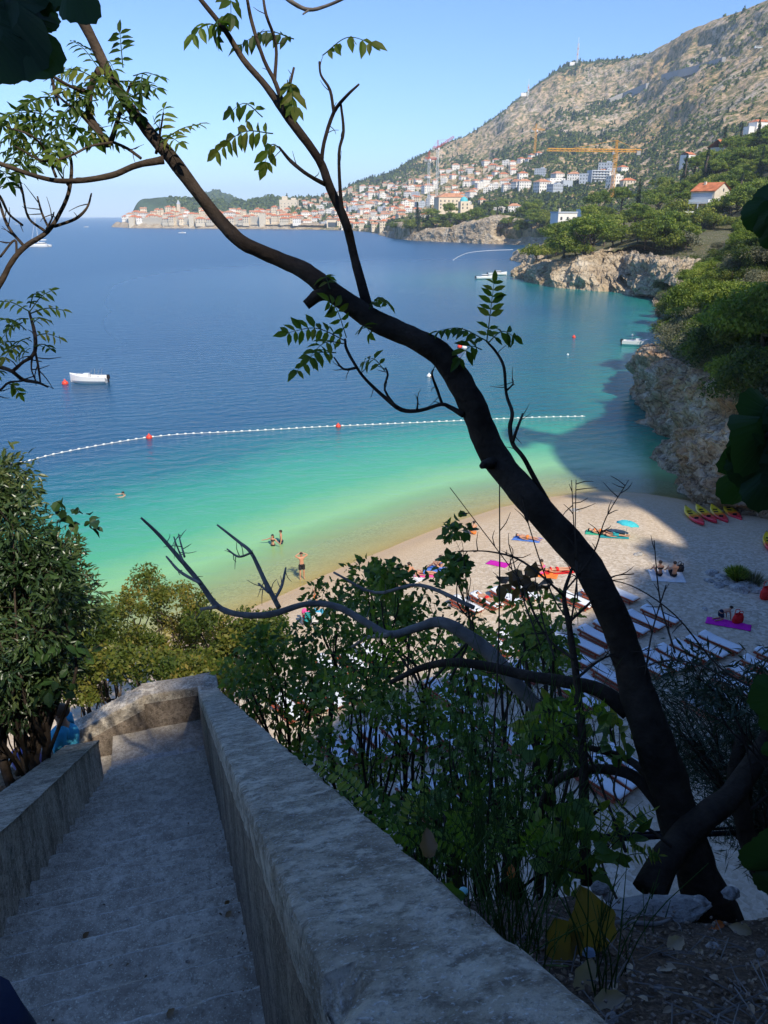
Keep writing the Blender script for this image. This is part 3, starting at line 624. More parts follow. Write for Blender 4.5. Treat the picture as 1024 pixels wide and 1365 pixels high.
ok = (rng.random(n) < pr) & (u > 380) & (u < 1060); p = p[ok]; dist = np.linalg.norm(p, axis=1)
# a small crown of leaf clumps for each tree, size varying
for kind, frac in (('round', 0.82), ('tall', 0.18)):
    sel = rng.random(len(p)) < frac if kind == 'round' else None
    q = p[sel] if sel is not None else p[rng.random(len(p)) < 0.18]
    u, v = to_px(q); R0 = rng.uniform(1.6, 3.6, len(q))*np.clip(np.linalg.norm(q, axis=1)/1500, 0.8, 1.25)
    nn = 26; idx = np.repeat(np.arange(len(q)), nn); d = rdir(len(idx)); d[:, 2] = np.abs(d[:, 2])
    sc = np.array([1, 1, 1.1]) if kind == 'round' else np.array([0.5, 0.5, 2.6])
    P0 = q[idx]+d*sc*(R0[idx]*rng.uniform(0.6, 1.0, len(idx)))[:, None]; tone = rng.random(len(q))
    leaf_quads(B, P0, unit(d+rdir(len(idx))*0.5), R0[idx]*0.85, 0.8, 0 if kind == 'round' else 1, np.clip(tone[idx]*0.75+rng.random(len(idx))*0.25, 0, 1))
MAT['leaf_far'] = leafmat('far_woodland_leaf', [(0.055, 0.085, 0.02), (0.095, 0.14, 0.03), (0.15, 0.19, 0.04), (0.21, 0.24, 0.05)], 0.3)
tag(B.build('mountain_woodland', [MAT['leaf_far'], MAT['leaf_cyp']]), kind='stuff')
# woods on the low hills behind the old town
B = MB(); q = []
for bv, poly, n in ((BVB2, [(225, 262), (395, 262), (395, 284), (225, 284)], 1100), (BVA, [(240, 250), (330, 250), (400, 275), (230, 285)], 900)):
    for k in range(n):
        uu = rng.uniform(poly[0][0], poly[1][0]); vv = rng.uniform(250, 285); h = hit(uu, vv, [bv])
        if h: q.append(tuple(h))
q = np.array(q); nn = 16; idx = np.repeat(np.arange(len(q)), nn); d = rdir(len(idx)); d[:, 2] = np.abs(d[:, 2]); R0 = rng.uniform(3.0, 6.0, len(q))
leaf_quads(B, q[idx]+d*R0[idx][:, None], unit(d+rdir(len(idx))*0.4), R0[idx]*1.0, 0.8, 0, rng.random(len(q))[idx]*0.6)
tag(B.build('far_woodland', MAT['leaf_far']), kind='stuff')

# ------------------------------------------------------------ houses
MAT['roof_tile'] = simple('orange_clay_tile', (0.50, 0.17, 0.075), 0.85, 0.2, 0.35, 0.5, 0.4, 0.05)
MAT['roof_tile2'] = simple('pale_clay_tile', (0.47, 0.23, 0.13), 0.85, 0.2, 0.35, 0.5, 0.4, 0.05)
MAT['white_wall'] = simple('white_render', (0.80, 0.76, 0.68), 0.9, 0.2, 0.06, 0.4, 0.1, 0.02)
MAT['cream_wall'] = simple('cream_render', (0.72, 0.60, 0.43), 0.9, 0.2, 0.08, 0.4, 0.1, 0.02)
MAT['stone_wall'] = simple('pale_limestone_wall', (0.62, 0.54, 0.41), 0.9, 0.2, 0.16, 0.6, 0.4, 0.1)
MAT['grey_wall'] = simple('blue_grey_render', (0.42, 0.46, 0.50), 0.9, 0.2, 0.08, 0.4, 0.1, 0.02)
MAT['pane'] = simple('dark_window_glass', (0.07, 0.08, 0.09), 0.15, 0.6, 0.1)
MAT['shutter'] = simple('faded_green_shutter', (0.10, 0.16, 0.13), 0.6)
MAT['white_paint'] = simple('white_paint', (0.80, 0.80, 0.78), 0.5, 0.4, 0.03)
def house_mb(w_, d, h, roof, nw, fl, seed=0):
    B = MB(); g = random.Random(seed); B.box((0, 0, h/2-2), (w_, d, h+4), m=0)
    ov = 0.45
    if roof == 'gable':
        rh = d*0.24; B.add([[-w_/2-ov, -d/2-ov, h], [w_/2+ov, -d/2-ov, h], [w_/2+ov, 0, h+rh], [-w_/2-ov, 0, h+rh], [-w_/2-ov, d/2+ov, h], [w_/2+ov, d/2+ov, h]], [[0, 1, 2, 3], [3, 2, 5, 4]], 1); B.add([[-w_/2, -d/2, h], [-w_/2, d/2, h], [-w_/2, 0, h+rh-0.1], [w_/2, -d/2, h], [w_/2, d/2, h], [w_/2, 0, h+rh-0.1]], [[0, 2, 1], [3, 4, 5]], 0)
    elif roof == 'hip':
        rh = d*0.26; k = min(w_, d)*0.42; B.add([[-w_/2-ov, -d/2-ov, h], [w_/2+ov, -d/2-ov, h], [w_/2+ov, d/2+ov, h], [-w_/2-ov, d/2+ov, h], [-w_/2+k, 0, h+rh], [w_/2-k, 0, h+rh]], [[0, 1, 5, 4], [2, 3, 4, 5]], 1); b = B.n-6; B.f[3].append(np.array([[1, 2, 5], [3, 0, 4]])+b); B.m[3].append(np.array([1, 1])); B.r[3].append(np.zeros(2))
    else: B.box((0, 0, h+0.25), (w_+0.3, d+0.3, 0.5), m=0); B.box((w_*0.2, 0, h+1.2), (w_*0.3, d*0.5, 1.6), m=0)
    if roof != 'flat': B.box((w_*0.22, d*0.12, h+d*0.24), (0.7, 0.7, 1.6), m=0)
    for s in (-1, 1):
        for f_ in range(fl):
            z = h*(f_+0.52)/fl
            for k in range(nw): B.box((-w_/2+w_*(k+0.5)/nw, s*(d/2+0.02), z), (min(1.1, w_/nw*0.5), 0.12, 1.4), m=2)
            for k in range(max(1, nw-1)): B.box((s*(w_/2+0.02), -d/2+d*(k+0.5)/max(1, nw-1), z), (0.12, 1.0, 1.4), m=2)
    return B
HV = []
specs = [(11, 9, 6.5, 'hip', 3, 2, 'white_wall', 'roof_tile'), (13, 9, 7, 'gable', 4, 2, 'white_wall', 'roof_tile2'), (9, 9, 8.5, 'hip', 3, 3, 'cream_wall', 'roof_tile'), (14, 10, 6, 'hip', 4, 2, 'stone_wall', 'roof_tile'),
         (12, 10, 9, 'flat', 4, 3, 'white_wall', 'roof_tile'), (10, 8, 6, 'gable', 3, 2, 'cream_wall', 'roof_tile2'), (15, 11, 9.5, 'hip', 5, 3, 'white_wall', 'roof_tile2'), (16, 10, 10, 'flat', 5, 3, 'grey_wall', 'roof_tile')]
WORDS = {'white_wall': 'white', 'cream_wall': 'cream', 'stone_wall': 'pale stone', 'grey_wall': 'blue-grey'}
for i, (a, b, c_, r_, nw, fl, wm, rm) in enumerate(specs):
    o = house_mb(a, b, c_, r_, nw, fl, i).build('house', [MAT[wm], MAT[rm], MAT['pane']], rnd=False); HV.append((o.data, WORDS[wm], r_)); bpy.data.objects.remove(o)
hcount = 0
def put_house(i, loc, rz, s, where, group):
    global hcount
    me, wd, r_ = HV[i]; o = bpy.data.objects.new('house', me); COL.objects.link(o); o.location = loc; o.rotation_euler = (0, 0, rz); o.scale = (s, s, s); hcount += 1
    rf = 'a flat roof' if r_ == 'flat' else 'an orange roof'; tag(o, '%s house with %s %s' % (wd, rf, where), 'house', wd+' houses with '+rf+' '+group)
def town(poly, n, mind, among, seed, wts, s0, s1, where, group, dz=-1.0, rzr=(-0.5, 0.7)):
    g = random.Random(seed)
    for h, q in scatter(poly, n, mind, among, seed):
        put_house(g.choices(range(len(HV)), wts)[0], h+Vector((0, 0, dz)), g.uniform(*rzr), g.uniform(s0, s1), where, group)
town([(398, 303), (405, 272), (440, 262), (490, 250), (540, 244), (560, 252), (540, 290), (515, 305), (440, 305)], 118, 6.2, [BVM], 21, (5, 4, 3, 2, 1, 4, 2, 0.4), 0.75, 1.15, 'in the crowded town behind the harbour beach', 'behind the harbour beach')
town([(540, 244), (600, 226), (668, 216), (690, 226), (700, 250), (640, 262), (590, 275), (545, 288)], 62, 9, [BVM], 22, (4, 3, 3, 1, 2, 2, 4, 0.5), 0.8, 1.15, 'on the slope below the tall cranes', 'on the slope below the cranes')
town([(690, 236), (720, 232), (800, 226), (850, 226), (850, 246), (760, 262), (700, 258)], 13, 17, [BVM], 24, (2, 1, 1, 1, 5, 0, 4, 2), 1.0, 1.3, 'beside the large yellow crane', 'beside the yellow crane')
town([(680, 222), (700, 205), (722, 196), (720, 210), (700, 220)], 5, 8, [BVM], 25, (4, 0, 0, 0, 2, 0, 2, 0), 0.8, 1.1, 'on the knoll under the small orange crane', 'under the small orange crane')
town([(560, 292), (620, 276), (680, 268), (690, 285), (600, 300)], 7, 18, [BVM], 26, (3, 3, 3, 1, 3, 2, 1, 0), 0.7, 0.9, 'half hidden in pines above the sea cave', 'in the pines above the sea cave')

# old walled town on its rocky point
top_ = [P(u, v, 1640) for u, v in [(150, 303.5), (158, 300), (172, 292), (190, 285), (215, 283), (250, 284), (300, 285), (350, 284), (400, 283), (440, 290)]]
ft = [G(u, v) for u, v in [(148, 302.8), (160, 303.3), (175, 303.8), (195, 304), (220, 304.2), (255, 304.5), (300, 304.8), (350, 305.2), (400, 305.8), (440, 306)]]
rows = [[p+Vector((0, -4, -4)) for p in ft], ft, [p+Vector((3, 7, 5)) for p in ft], [p+Vector((6, 20, 9)) for p in ft], [Vector((p.x, p.y, p.z)) for p in top_], [Vector((p.x+10, p.y+200, -3)) for p in top_]]
A = loft(rows, 260, [2, 8, 4, 10, 6]); A = A+normals(A)*fbm(A, 1/12.0, 4, s=77)[..., None]*np.array([0, 1.5, 2, 1.5, 1, 0])[np.searchsorted([2, 10, 14, 24, 30], np.arange(A.shape[1]))][None, :, None]
B = MB(); B.grid(A); o = tag(B.build('town_point', MAT['headland_rock']), kind='structure'); BVT = bvh_of(o); BV.append(BVT)
wall = thing('city_wall', ft[2]+Vector((0, 10, 0)), 0, 'long pale stone wall around the old town on the sea point', 'city wall'); O = wall.location
B = MB(); wp = [ft[i] + Vector((dx, 13+dy, 0)) for i, dx, dy in ((1, 12, 0), (2, 0, 0), (3, 0, 1), (4, 0, 0), (5, 0, 0), (6, 0, 0), (7, 0, 0))]; hts = [13, 16, 17, 18, 18, 19, 19]
for i in range(6):
    a, b = wp[i], wp[i+1]; d = b-a; L = d.xy.length; an = math.atan2(d.y, d.x); Rz = Matrix.Rotation(an, 4, 'Z'); h = (hts[i]+hts[i+1])/2
    c_ = (a+b)/2-O; B.box((c_.x, c_.y, h/2), (L+0.5, 4, h), Rz); B.box((c_.x, c_.y-2.3, 4), (L+0.5, 2.5, 8), Rz)
    for k in range(int(L/7)):
        q = a+d*((k+0.5)*7/L)-O; B.box((q.x, q.y-1.6, h+0.6), (3.6, 0.7, 1.4), Rz)
B.build('rampart', MAT['stone_wall'], wall, rnd=False)
for i, (k, w_, h) in enumerate([(1, 10, 17), (3, 9, 20), (4, 9, 21), (5, 12, 21), (6, 11, 23)]):
    B = MB(); q = wp[k]-O; B.box((q.x, q.y-3, h/2), (w_, 10, h)); 
    for j in range(4): B.box((q.x-w_/2+w_*(j+0.5)/4, q.y-7.5, h+0.7), (w_/7, 0.9, 1.5))
    B.build('tower', MAT['stone_wall'], wall, rnd=False)
town([(160, 296), (178, 282), (215, 276), (350, 280), (400, 284), (400, 300), (165, 299)], 78, 5.6, [BVT], 27, (2, 1, 6, 7, 0, 4, 1, 0), 0.8, 1.25, 'behind the old town sea wall', 'inside the old town walls', dz=2.0, rzr=(-0.3, 0.3))
print('houses', hcount, 'trees', TREE_N)
wood([(885, 262), (900, 232), (1060, 190), (1060, 215), (960, 250)], 34, 10, [BVH_], 66,
     [('mid_oak', 3), ('mid_pine', 5), ('mid_cypress', 1.4)], 1.3, 1.9, 'in front of the upper hillside houses', 'below the upper hillside houses')
def block(name, label, cat, u, v, Yq, parts, rz=0.0, group=None, among=None):
    p = hit(u, v, among) if Yq is None else (G(u, v) if Yq == 0 else P(u, v, Yq)); e = thing(name, p, rz, label, cat, group)
    for nm, mat, boxes in parts:
        B = MB()
        for bx in boxes: B.box(bx[:3], bx[3:6], taper=bx[6] if len(bx) > 6 else 1)
        B.build(nm, MAT[mat], e, rnd=False)
    return e
def wins(w_, d, z0, nx, nz, dz=3.2, sx=1.2, sz=1.6): return [(-w_/2+w_*(i+0.5)/nx, -d/2-0.05, z0+j*dz, sx, 0.2, sz) for i in range(nx) for j in range(nz)]
block('fortress', 'square stone fortress standing on the wooded rise behind the old town', 'fortress', 386, 282, 1600, [('wall', 'stone_wall', [(0, 0, 6, 34, 30, 30), (24, 4, 0, 20, 24, 20), (-24, 4, 0, 18, 22, 18)]), ('turret', 'stone_wall', [(-8, 0, 24, 10, 10, 7), (9, 0, 22.5, 9, 9, 4)]), ('window', 'pane', wins(34, 30, 4, 5, 3, 5))])
block('warehouse', 'long pale building with wide dark glazed front beside the town beach', 'building', 455, 304, 1290, [('wall', 'cream_wall', [(0, 0, 6, 44, 16, 15)]), ('roof', 'roof_tile2', [(0, 0, 14, 46, 18, 1.4)]), ('window', 'pane', [(-6, -8.2, 5, 28, 0.4, 7)])])
block('arcade_building', 'pale quay building with arched boat openings under the old town wall', 'building', 344, 304, 1400, [('wall', 'stone_wall', [(0, 0, 6, 34, 12, 16)]), ('roof', 'roof_tile', [(0, 0, 15, 35, 13, 1.5)]), ('arch', 'pane', [(-10, -6.1, 4, 7, 0.4, 8), (0, -6.1, 4, 7, 0.4, 8), (10, -6.1, 4, 7, 0.4, 8)])])
block('church_tower', 'slim stone bell tower rising above the old town roofs', 'bell tower', 240, 295, 1600, [('wall', 'stone_wall', [(0, 0, 14, 6, 6, 34)]), ('roof', 'grey_wall', [(0, 0, 35, 6.6, 6.6, 8, 0.05)])])
block('hotel', 'large cream building with a hipped roof above the coast trees', 'hotel', 600, 284, 850, [('wall', 'cream_wall', [(0, 0, 7, 30, 16, 16), (14, -4, 1, 14, 14, 14)]), ('roof', 'roof_tile2', [(0, 0, 17, 31, 17, 4, 0.4)]), ('window', 'pane', wins(30, 16, 5, 7, 3))], 0.25)
block('domed_pavilion', 'small building with a bright turquoise dome below the large cream building', 'pavilion', 618, 283, 820, [('wall', 'cream_wall', [(0, 0, 4, 9, 9, 12)]), ('window', 'pane', wins(9, 9, 4, 2, 2)), ], 0.2)
e = bpy.data.objects['domed_pavilion']; B = MB(); B.lathe([(4, 0), (3.8, 1.6), (2.8, 3.2), (1.3, 4.2), (0.05, 4.6)], (0, 0, 10), 14); MAT['turq'] = simple('turquoise_copper', (0.10, 0.46, 0.50), 0.6); B.build('dome', MAT['turq'], e, smooth=True)
block('white_villa_block', 'white and blue-grey stepped apartment block left of the large yellow crane', 'apartment block', 740, 250, None, [('wall', 'white_wall', [(0, 0, 4, 22, 12, 14), (-12, -5, 1, 12, 12, 13)]), ('side_wing', 'grey_wall', [(12, -7, 2, 14, 10, 13)]), ('window', 'pane', wins(22, 12, 3, 5, 3)), ('balcony', 'white_paint', [(0, -6.8, 4, 20, 1.5, 0.3), (0, -6.8, 7.4, 20, 1.5, 0.3)])], 0.3, among=[BVM])
block('concrete_frame_building', 'unfinished grey apartment building with stacked open balconies right under the yellow crane', 'apartment block', 797, 242, None, [('wall', 'grey_wall', [(0, 0, 5, 26, 13, 17), (16, 2, 7, 12, 12, 19)]), ('balcony', 'white_paint', [(0, -7.4, 3+3.2*k, 24, 2, 0.35) for k in range(4)]), ('window', 'pane', wins(26, 13, 4.5, 6, 4))], 0.25, among=[BVM])
block('white_house', 'white villa with thick stone chimney among the headland trees', 'house', 750, 309, 470, [('wall', 'white_wall', [(0, 0, 4, 12, 9, 12)]), ('roof', 'grey_wall', [(0, 0, 10.4, 12.6, 9.6, 0.8)]), ('window', 'pane', wins(12, 9, 4, 3, 2)), ('chimney', 'stone_wall', [(-3, 0, 11.5, 1, 1, 2)])], 0.3)
block('low_white_house', 'low flat-roofed white house at the sunny foot of the pine slope', 'house', 785, 293, 510, [('wall', 'white_wall', [(0, 0, 2, 14, 8, 8)]), ('window', 'pane', wins(14, 8, 3.5, 4, 1)), ('roof', 'roof_tile', [(6, 0, 6.5, 7, 8, 0.6)])], 0.3)
e = block('corner_villa', 'white gabled house corner showing above trees left of the orange-roofed building', 'house', 915, 224, None, [('wall', 'white_wall', [(0, 0, 2, 10, 12, 22)]), ('window', 'pane', wins(10, 12, 8, 2, 1))], 0.5)
B = MB(); B.add([[-5.5, -6.5, 13], [5.5, -6.5, 13], [5.5, 6.5, 13], [-5.5, 6.5, 13], [-5.5, 0, 16], [5.5, 0, 16]], [[0, 1, 5, 4], [2, 3, 4, 5]]); B.build('roof', MAT['roof_tile'], e)
e = block('orange_roof_house', 'stone building whose broad bright orange roof shows above the pines', 'house', 965, 218, None, [('wall', 'stone_wall', [(0, 0, 0, 17, 12, 18)]), ('window', 'pane', wins(17, 12, 4, 4, 1))], 0.45)
B = MB(); B.add([[-9.5, -7, 9], [9.5, -7, 9], [9.5, 7, 9], [-9.5, 7, 9], [-8, 0, 13.5], [9.5, 0, 13.5]], [[0, 1, 5, 4], [2, 3, 4, 5]]); B.build('roof', MAT['roof_tile'], e)
e = block('hillside_villa', 'tall white building with red tiled roof at the right edge of the mountain slope', 'villa', 1012, 176, None, [('wall', 'white_wall', [(0, 0, 2, 22, 13, 16), (-14, 2, -1, 10, 12, 12)]), ('window', 'pane', wins(22, 13, 2, 6, 2)), ('balcony', 'white_paint', [(0, -7.3, 3, 20, 1.6, 0.4)])], 0.35)
B = MB(); B.add([[-11.6, -7.2, 10], [11.6, -7.2, 10], [11.6, 7.2, 10], [-11.6, 7.2, 10], [-7, 0, 13], [7, 0, 13]], [[0, 1, 5, 4], [2, 3, 4, 5]]); B.add([[-11.6, -7.2, 10], [-11.6, 7.2, 10], [-7, 0, 13], [11.6, -7.2, 10], [11.6, 7.2, 10], [7, 0, 13]], [[0, 2, 1], [3, 4, 5]]); B.build('roof', MAT['roof_tile'], e)

# the stone house on the headland
e = thing('stone_house', P(944, 284, 330), R_(38), 'sunlit stone house with orange gable roof and white balcony on the wooded headland', 'house')
HW, HD, HH = 11.5, 10.0, 8.0
B = MB(); B.box((0, 0, HH/2-2.5), (HW, HD, HH+5)); B.add([[-HW/2, -HD/2, HH], [HW/2, -HD/2, HH], [0, -HD/2, HH+3.0], [-HW/2, HD/2, HH], [HW/2, HD/2, HH], [0, HD/2, HH+3.0]], [[0, 1, 2], [3, 5, 4]]); B.build('wall', MAT['stone_wall'], e, rnd=False)
B = MB()
for s in (-1, 1):
    B.add([[0, -HD/2-0.4, HH+3.05], [0, HD/2+0.4, HH+3.05], [s*(HW/2+0.5), HD/2+0.4, HH-0.2], [s*(HW/2+0.5), -HD/2-0.4, HH-0.2]], [[0, 1, 2, 3] if s < 0 else [3, 2, 1, 0]])
    B.add([[0, -HD/2-0.4, HH+3.3], [0, HD/2+0.4, HH+3.3], [s*(HW/2+0.5), HD/2+0.4, HH+0.05], [s*(HW/2+0.5), -HD/2-0.4, HH+0.05]], [[0, 1, 2, 3] if s > 0 else [3, 2, 1, 0]])
rf = B.build('roof', MAT['roof_tile'], e, rnd=False)
B = MB(); B.box((-1.5, 2, HH+2.6), (0.8, 0.8, 2)); B.build('chimney', MAT['stone_wall'], rf, rnd=False)
for x, z in ((-2.2, 4.6), (2.6, 4.6), (0.3, 8.4)):
    B = MB(); s = 1.0 if z < 8 else 0.55; B.box((x, -HD/2-0.04, z), (1.3*s, 0.16, 2.0*s)); wn = B.build('window', MAT['white_paint'] if z < 8 else MAT['pane'], e, rnd=False)
    if z < 8: B = MB(); B.box((x, -HD/2-0.1, z-1.15), (1.6, 0.3, 0.14)); B.build('sill', MAT['white_wall'], wn, rnd=False)
B = MB(); B.box((-HW/2-1.7, -0.5, 3.6), (3.4, 8.5, 0.35)); B.box((-HW/2-3.3, -0.5, 4.4), (0.12, 8.5, 1.0)); B.box((-HW/2-1.7, -4.7, 4.4), (3.4, 0.12, 1.0)); B.build('balcony', MAT['white_paint'], e, rnd=False)
for y in (-4.4, -0.5, 3.4): B = MB(); B.box((-HW/2-3.2, y, 1.2), (0.35, 0.35, 4.6)); B.build('balcony_post', MAT['white_paint'], e, rnd=False)
B = MB(); B.box((-HW/2-0.06, 0, 5.6), (0.12, 8.4, 3.2)); B.build('blue_grey_panel', MAT['grey_wall'], e, rnd=False)  # flat blue-grey panel set on the wall above the balcony floor
B = MB(); B.box((-HW/2-9, -1, -0.6), (12, 3.2, 0.5)); B.box((-HW/2-9, -2.6, 0.1), (12, 0.12, 0.9)); B.build('terrace', MAT['white_paint'], e, rnd=False)
B = MB(); B.box((-HW/2-2.2, -1, -2.6), (4.4, 7, 5)); B.build('terrace_base', MAT['stone_wall'], e, rnd=False)

# cranes and masts
MAT['crane_yellow'] = simple('yellow_steel', (0.78, 0.36, 0.03), 0.5, 0.4, 0.05); MAT['crane_red'] = simple('red_steel', (0.62, 0.07, 0.05), 0.5, 0.4, 0.05); MAT['crane_white'] = simple('white_steel', (0.72, 0.74, 0.72), 0.5, 0.4, 0.05); MAT['concrete_block'] = simple('grey_concrete', (0.35, 0.34, 0.32), 0.9)
def lattice(B, a, b, w_, n, r):
    a = np.array(a, float); b = np.array(b, float); T = unit(b-a); s = unit(np.cross(T, [0.01, 0.3, 1] if abs(T[2]) < 0.8 else [0, 1, 0])); q = np.cross(T, s); c = [s*w_/2+q*w_/2, -s*w_/2+q*w_/2, -s*w_/2-q*w_/2, s*w_/2-q*w_/2]
    for k in c: B.tube([a+k, b+k], r, 4)
    for i in range(n):
        p0 = a+(b-a)*i/n; p1 = a+(b-a)*(i+1)/n
        for k in range(4): B.tube([p0+c[k], p1+c[(k+1) % 4]], r*0.7, 4, cap=False); B.tube([p1+c[k], p1+c[(k+1) % 4]], r*0.7, 4, cap=False)
def crane(u, v, Y, h, jib, cj, ang, tower_m, jib_m, label, w_=1.8, lift=0.0):
    p = P(u, v, Y); e = thing('tower_crane', p, ang, label, 'tower crane', None); r = 0.14
    B = MB(); lattice(B, (0, 0, -4), (0, 0, h), w_, int(h/3.2), r); B.build('tower', MAT[tower_m], e, rnd=False)
    B = MB(); lattice(B, (0, 0, h+1), (jib*math.cos(lift), 0, h+1+jib*math.sin(lift)), w_*0.75, int(jib/3), r*0.8); B.tube([(0, 0, h+8), (jib*0.7*math.cos(lift), 0, h+1.5+jib*0.7*math.sin(lift))], 0.1, 4); B.build('jib', MAT[jib_m], e, rnd=False)
    B = MB(); lattice(B, (0, 0, h+1), (-cj, 0, h+1), w_*0.75, int(cj/3), r*0.8); B.tube([(0, 0, h+8), (-cj*0.9, 0, h+1.5)], 0.1, 4); B.build('counter_jib', MAT[jib_m], e, rnd=False)
    B = MB(); lattice(B, (0, 0, h), (0, 0, h+8), w_*0.6, 3, r*0.8); B.build('apex', MAT[jib_m], e, rnd=False)
    B = MB(); B.box((-cj*0.9, 0, h-0.5), (3, 1.6, 3)); B.build('counterweight', MAT['concrete_block'], e, rnd=False)
    B = MB(); B.box((1.2, -1.6, h-0.5), (1.5, 1.5, 2.2)); B.build('cab', MAT['white_paint'], e, rnd=False)
crane(816, 256, 640, 28, 54, 20, math.pi+0.15, 'crane_yellow', 'crane_yellow', 'large yellow tower crane with a long jib over the hillside villas', 2.2)
crane(713, 200, 1150, 24, 12, 6, 0.1, 'crane_yellow', 'crane_yellow', 'small orange crane standing on the knoll of white houses', 2.0)
crane(571, 272, 900, 44, 8, 4, 0.0, 'crane_white', 'crane_red', 'shorter pale tower crane with a folded red jib above the coast', 2.2)
crane(582, 272, 920, 56, 20, 5, 0.0, 'crane_white', 'crane_red', 'taller pale tower crane with its red jib raised above the coast', 2.2, lift=0.55)
def mast(u, v, Y, h, label):
    e = thing('radio_mast', hit(u, v, [BVM]) or P(u, v, Y), 0, label, 'radio mast'); B = MB(); lattice(B, (0, 0, -6), (0, 0, h), 3.0, 14, 0.5); B.tube([(0, 0, h), (0, 0, h+14)], 0.5, 5); B.build('mast', MAT['crane_white'], e, rnd=False)
    B = MB(); B.box((-12, 0, 3), (14, 8, 8)); B.build('hut', MAT['white_wall'], e, rnd=False)
    for k in (0.5, 0.75): B = MB(); B.lathe([(0.1, -1), (2.4, -0.6), (2.4, 0.6), (0.1, 1)], (0, 0, h*k), 10); B.build('drum_antenna', MAT['crane_red'], e, rnd=False)
mast(769, 87, 2350, 50, 'tall red and white radio mast on the flat mountain shoulder')
mast(704, 128, 2380, 26, 'short white radio mast lower on the mountain ridge')
# retaining walls of the mountain road and the coach
def road_wall(pts, h, label):
    q = [hit(u, v, [BVM]) for u, v in pts]; q = [x for x in q if x]; e = thing('retaining_wall', q[0], 0, label, 'retaining wall'); B = MB()
    for a, b in zip(q[:-1], q[1:]):
        d = b-a; c = (a+b)/2-q[0]; B.box((c.x, c.y-4, c.z+h/2-3), (d.xy.length+1, 6, h+4), Matrix.Rotation(math.atan2(d.y, d.x), 4, 'Z')@Matrix.Rotation(-math.atan2(d.z, d.xy.length), 4, 'Y'))
    B.build('wall', MAT['concrete_block'], e, rnd=False)
road_wall([(882, 106), (905, 100), (930, 94), (963, 84)], 9, 'long grey retaining wall of the road high on the mountain')
road_wall([(811, 138), (830, 130), (845, 124), (862, 117)], 9, 'short grey retaining wall lower on the mountain slope')
q = hit(1010, 68, [BVM]); e = thing('coach', q+Vector((0, -6, 2)), 0.15, 'white and green coach on the mountain road near the right edge', 'coach')
B = MB(); B.box((0, 0, 1.9), (17, 2.6, 3.0)); B.build('body', MAT['white_paint'], e, rnd=False)
B = MB(); B.box((0, 0, 2.5), (16, 2.66, 1.0)); B.build('window', MAT['pane'], e, rnd=False)
B = MB(); B.box((0, 0, 1.0), (16.4, 2.68, 0.7)); B.build('stripe_panel', MAT['shutter'], e, rnd=False)
for x in (-6, -4.5, 6):
    B = MB(); B.tube([(x, -1.4, 0.4), (x, 1.4, 0.4)], 0.5, 12); B.build('wheel', MAT['pane'], e, rnd=False)
# ------------------------------------------------------------ air
hz_m = bpy.data.materials.new('air_haze'); hz_m.use_nodes = True; t = hz_m.node_tree; t.nodes.clear(); o_ = t.nodes.new('ShaderNodeOutputMaterial'); pv = t.nodes.new('ShaderNodeVolumePrincipled')
pv.inputs['Color'].default_value = (0.62, 0.80, 1.0, 1); pv.inputs['Density'].default_value = 0.00011; pv.inputs['Anisotropy'].default_value = -0.25
t.links.new(pv.outputs[0], o_.inputs['Volume'])
B = MB(); B.box((0, 6500, 235), (31000, 18000, 520)); hz = tag(B.build('haze', hz_m, rnd=False), kind='stuff')
# ------------------------------------------------------------ people
MAT['skin'] = simple('tanned_skin', (0.50, 0.26, 0.16), 0.55, 0.35, 0.08, 6, 0.05); MAT['skin2'] = simple('pale_skin', (0.62, 0.38, 0.26), 0.55, 0.35, 0.06, 6, 0.05)
MAT['hair'] = simple('dark_hair', (0.03, 0.02, 0.015), 0.6); MAT['hair2'] = simple('brown_hair', (0.14, 0.08, 0.045), 0.6)
def cloth(name, col): MAT[name] = simple(name, col, 0.85, 0.1, 0.12, 14, 0.3, 0.01); return name
for n_, c_ in (('black_cloth', (0.025, 0.025, 0.03)), ('navy_cloth', (0.02, 0.028, 0.06)), ('magenta_cloth', (0.55, 0.02, 0.38)), ('pink_cloth', (0.80, 0.10, 0.33)), ('sky_cloth', (0.07, 0.40, 0.62)), ('white_cloth', (0.75, 0.75, 0.74)), ('teal_cloth', (0.03, 0.30, 0.33)), ('orange_cloth', (0.75, 0.22, 0.05)), ('red_cloth', (0.62, 0.03, 0.03)), ('lilac_cloth', (0.26, 0.24, 0.55)), ('blue_cloth', (0.10, 0.22, 0.60)), ('green_cloth', (0.05, 0.42, 0.25))): cloth(n_, c_)
POSE = {}
def sym(d):
    for k in list(d):
        if k.endswith('R') and k[:-1]+'L' not in d: x, y, z = d[k]; d[k[:-1]+'L'] = (-x, y, z)
    return d
POSE['stand'] = sym(dict(pel=(0, 0, .95), spi=(0, .01, 1.12), che=(0, .0, 1.32), nek=(0, 0, 1.49), hed=(0, .02, 1.61), top=(0, .01, 1.69), shoR=(.18, 0, 1.42), elbR=(.24, 0, 1.13), wriR=(.26, .06, .88), hipR=(.09, 0, .90), kneR=(.11, .03, .50), ankR=(.12, 0, .09), toeR=(.13, .16, .035)))
POSE['hands_up'] = sym(dict(POSE['stand'], elbR=(.38, .03, 1.55), wriR=(.13, -.04, 1.66), elbL=(-.38, .03, 1.55), wriL=(-.13, -.04, 1.66)))
POSE['arms_out'] = sym(dict(POSE['stand'], elbR=(.44, .08, 1.30), wriR=(.66, .16, 1.24), elbL=(-.44, .08, 1.30), wriL=(-.66, .14, 1.25)))
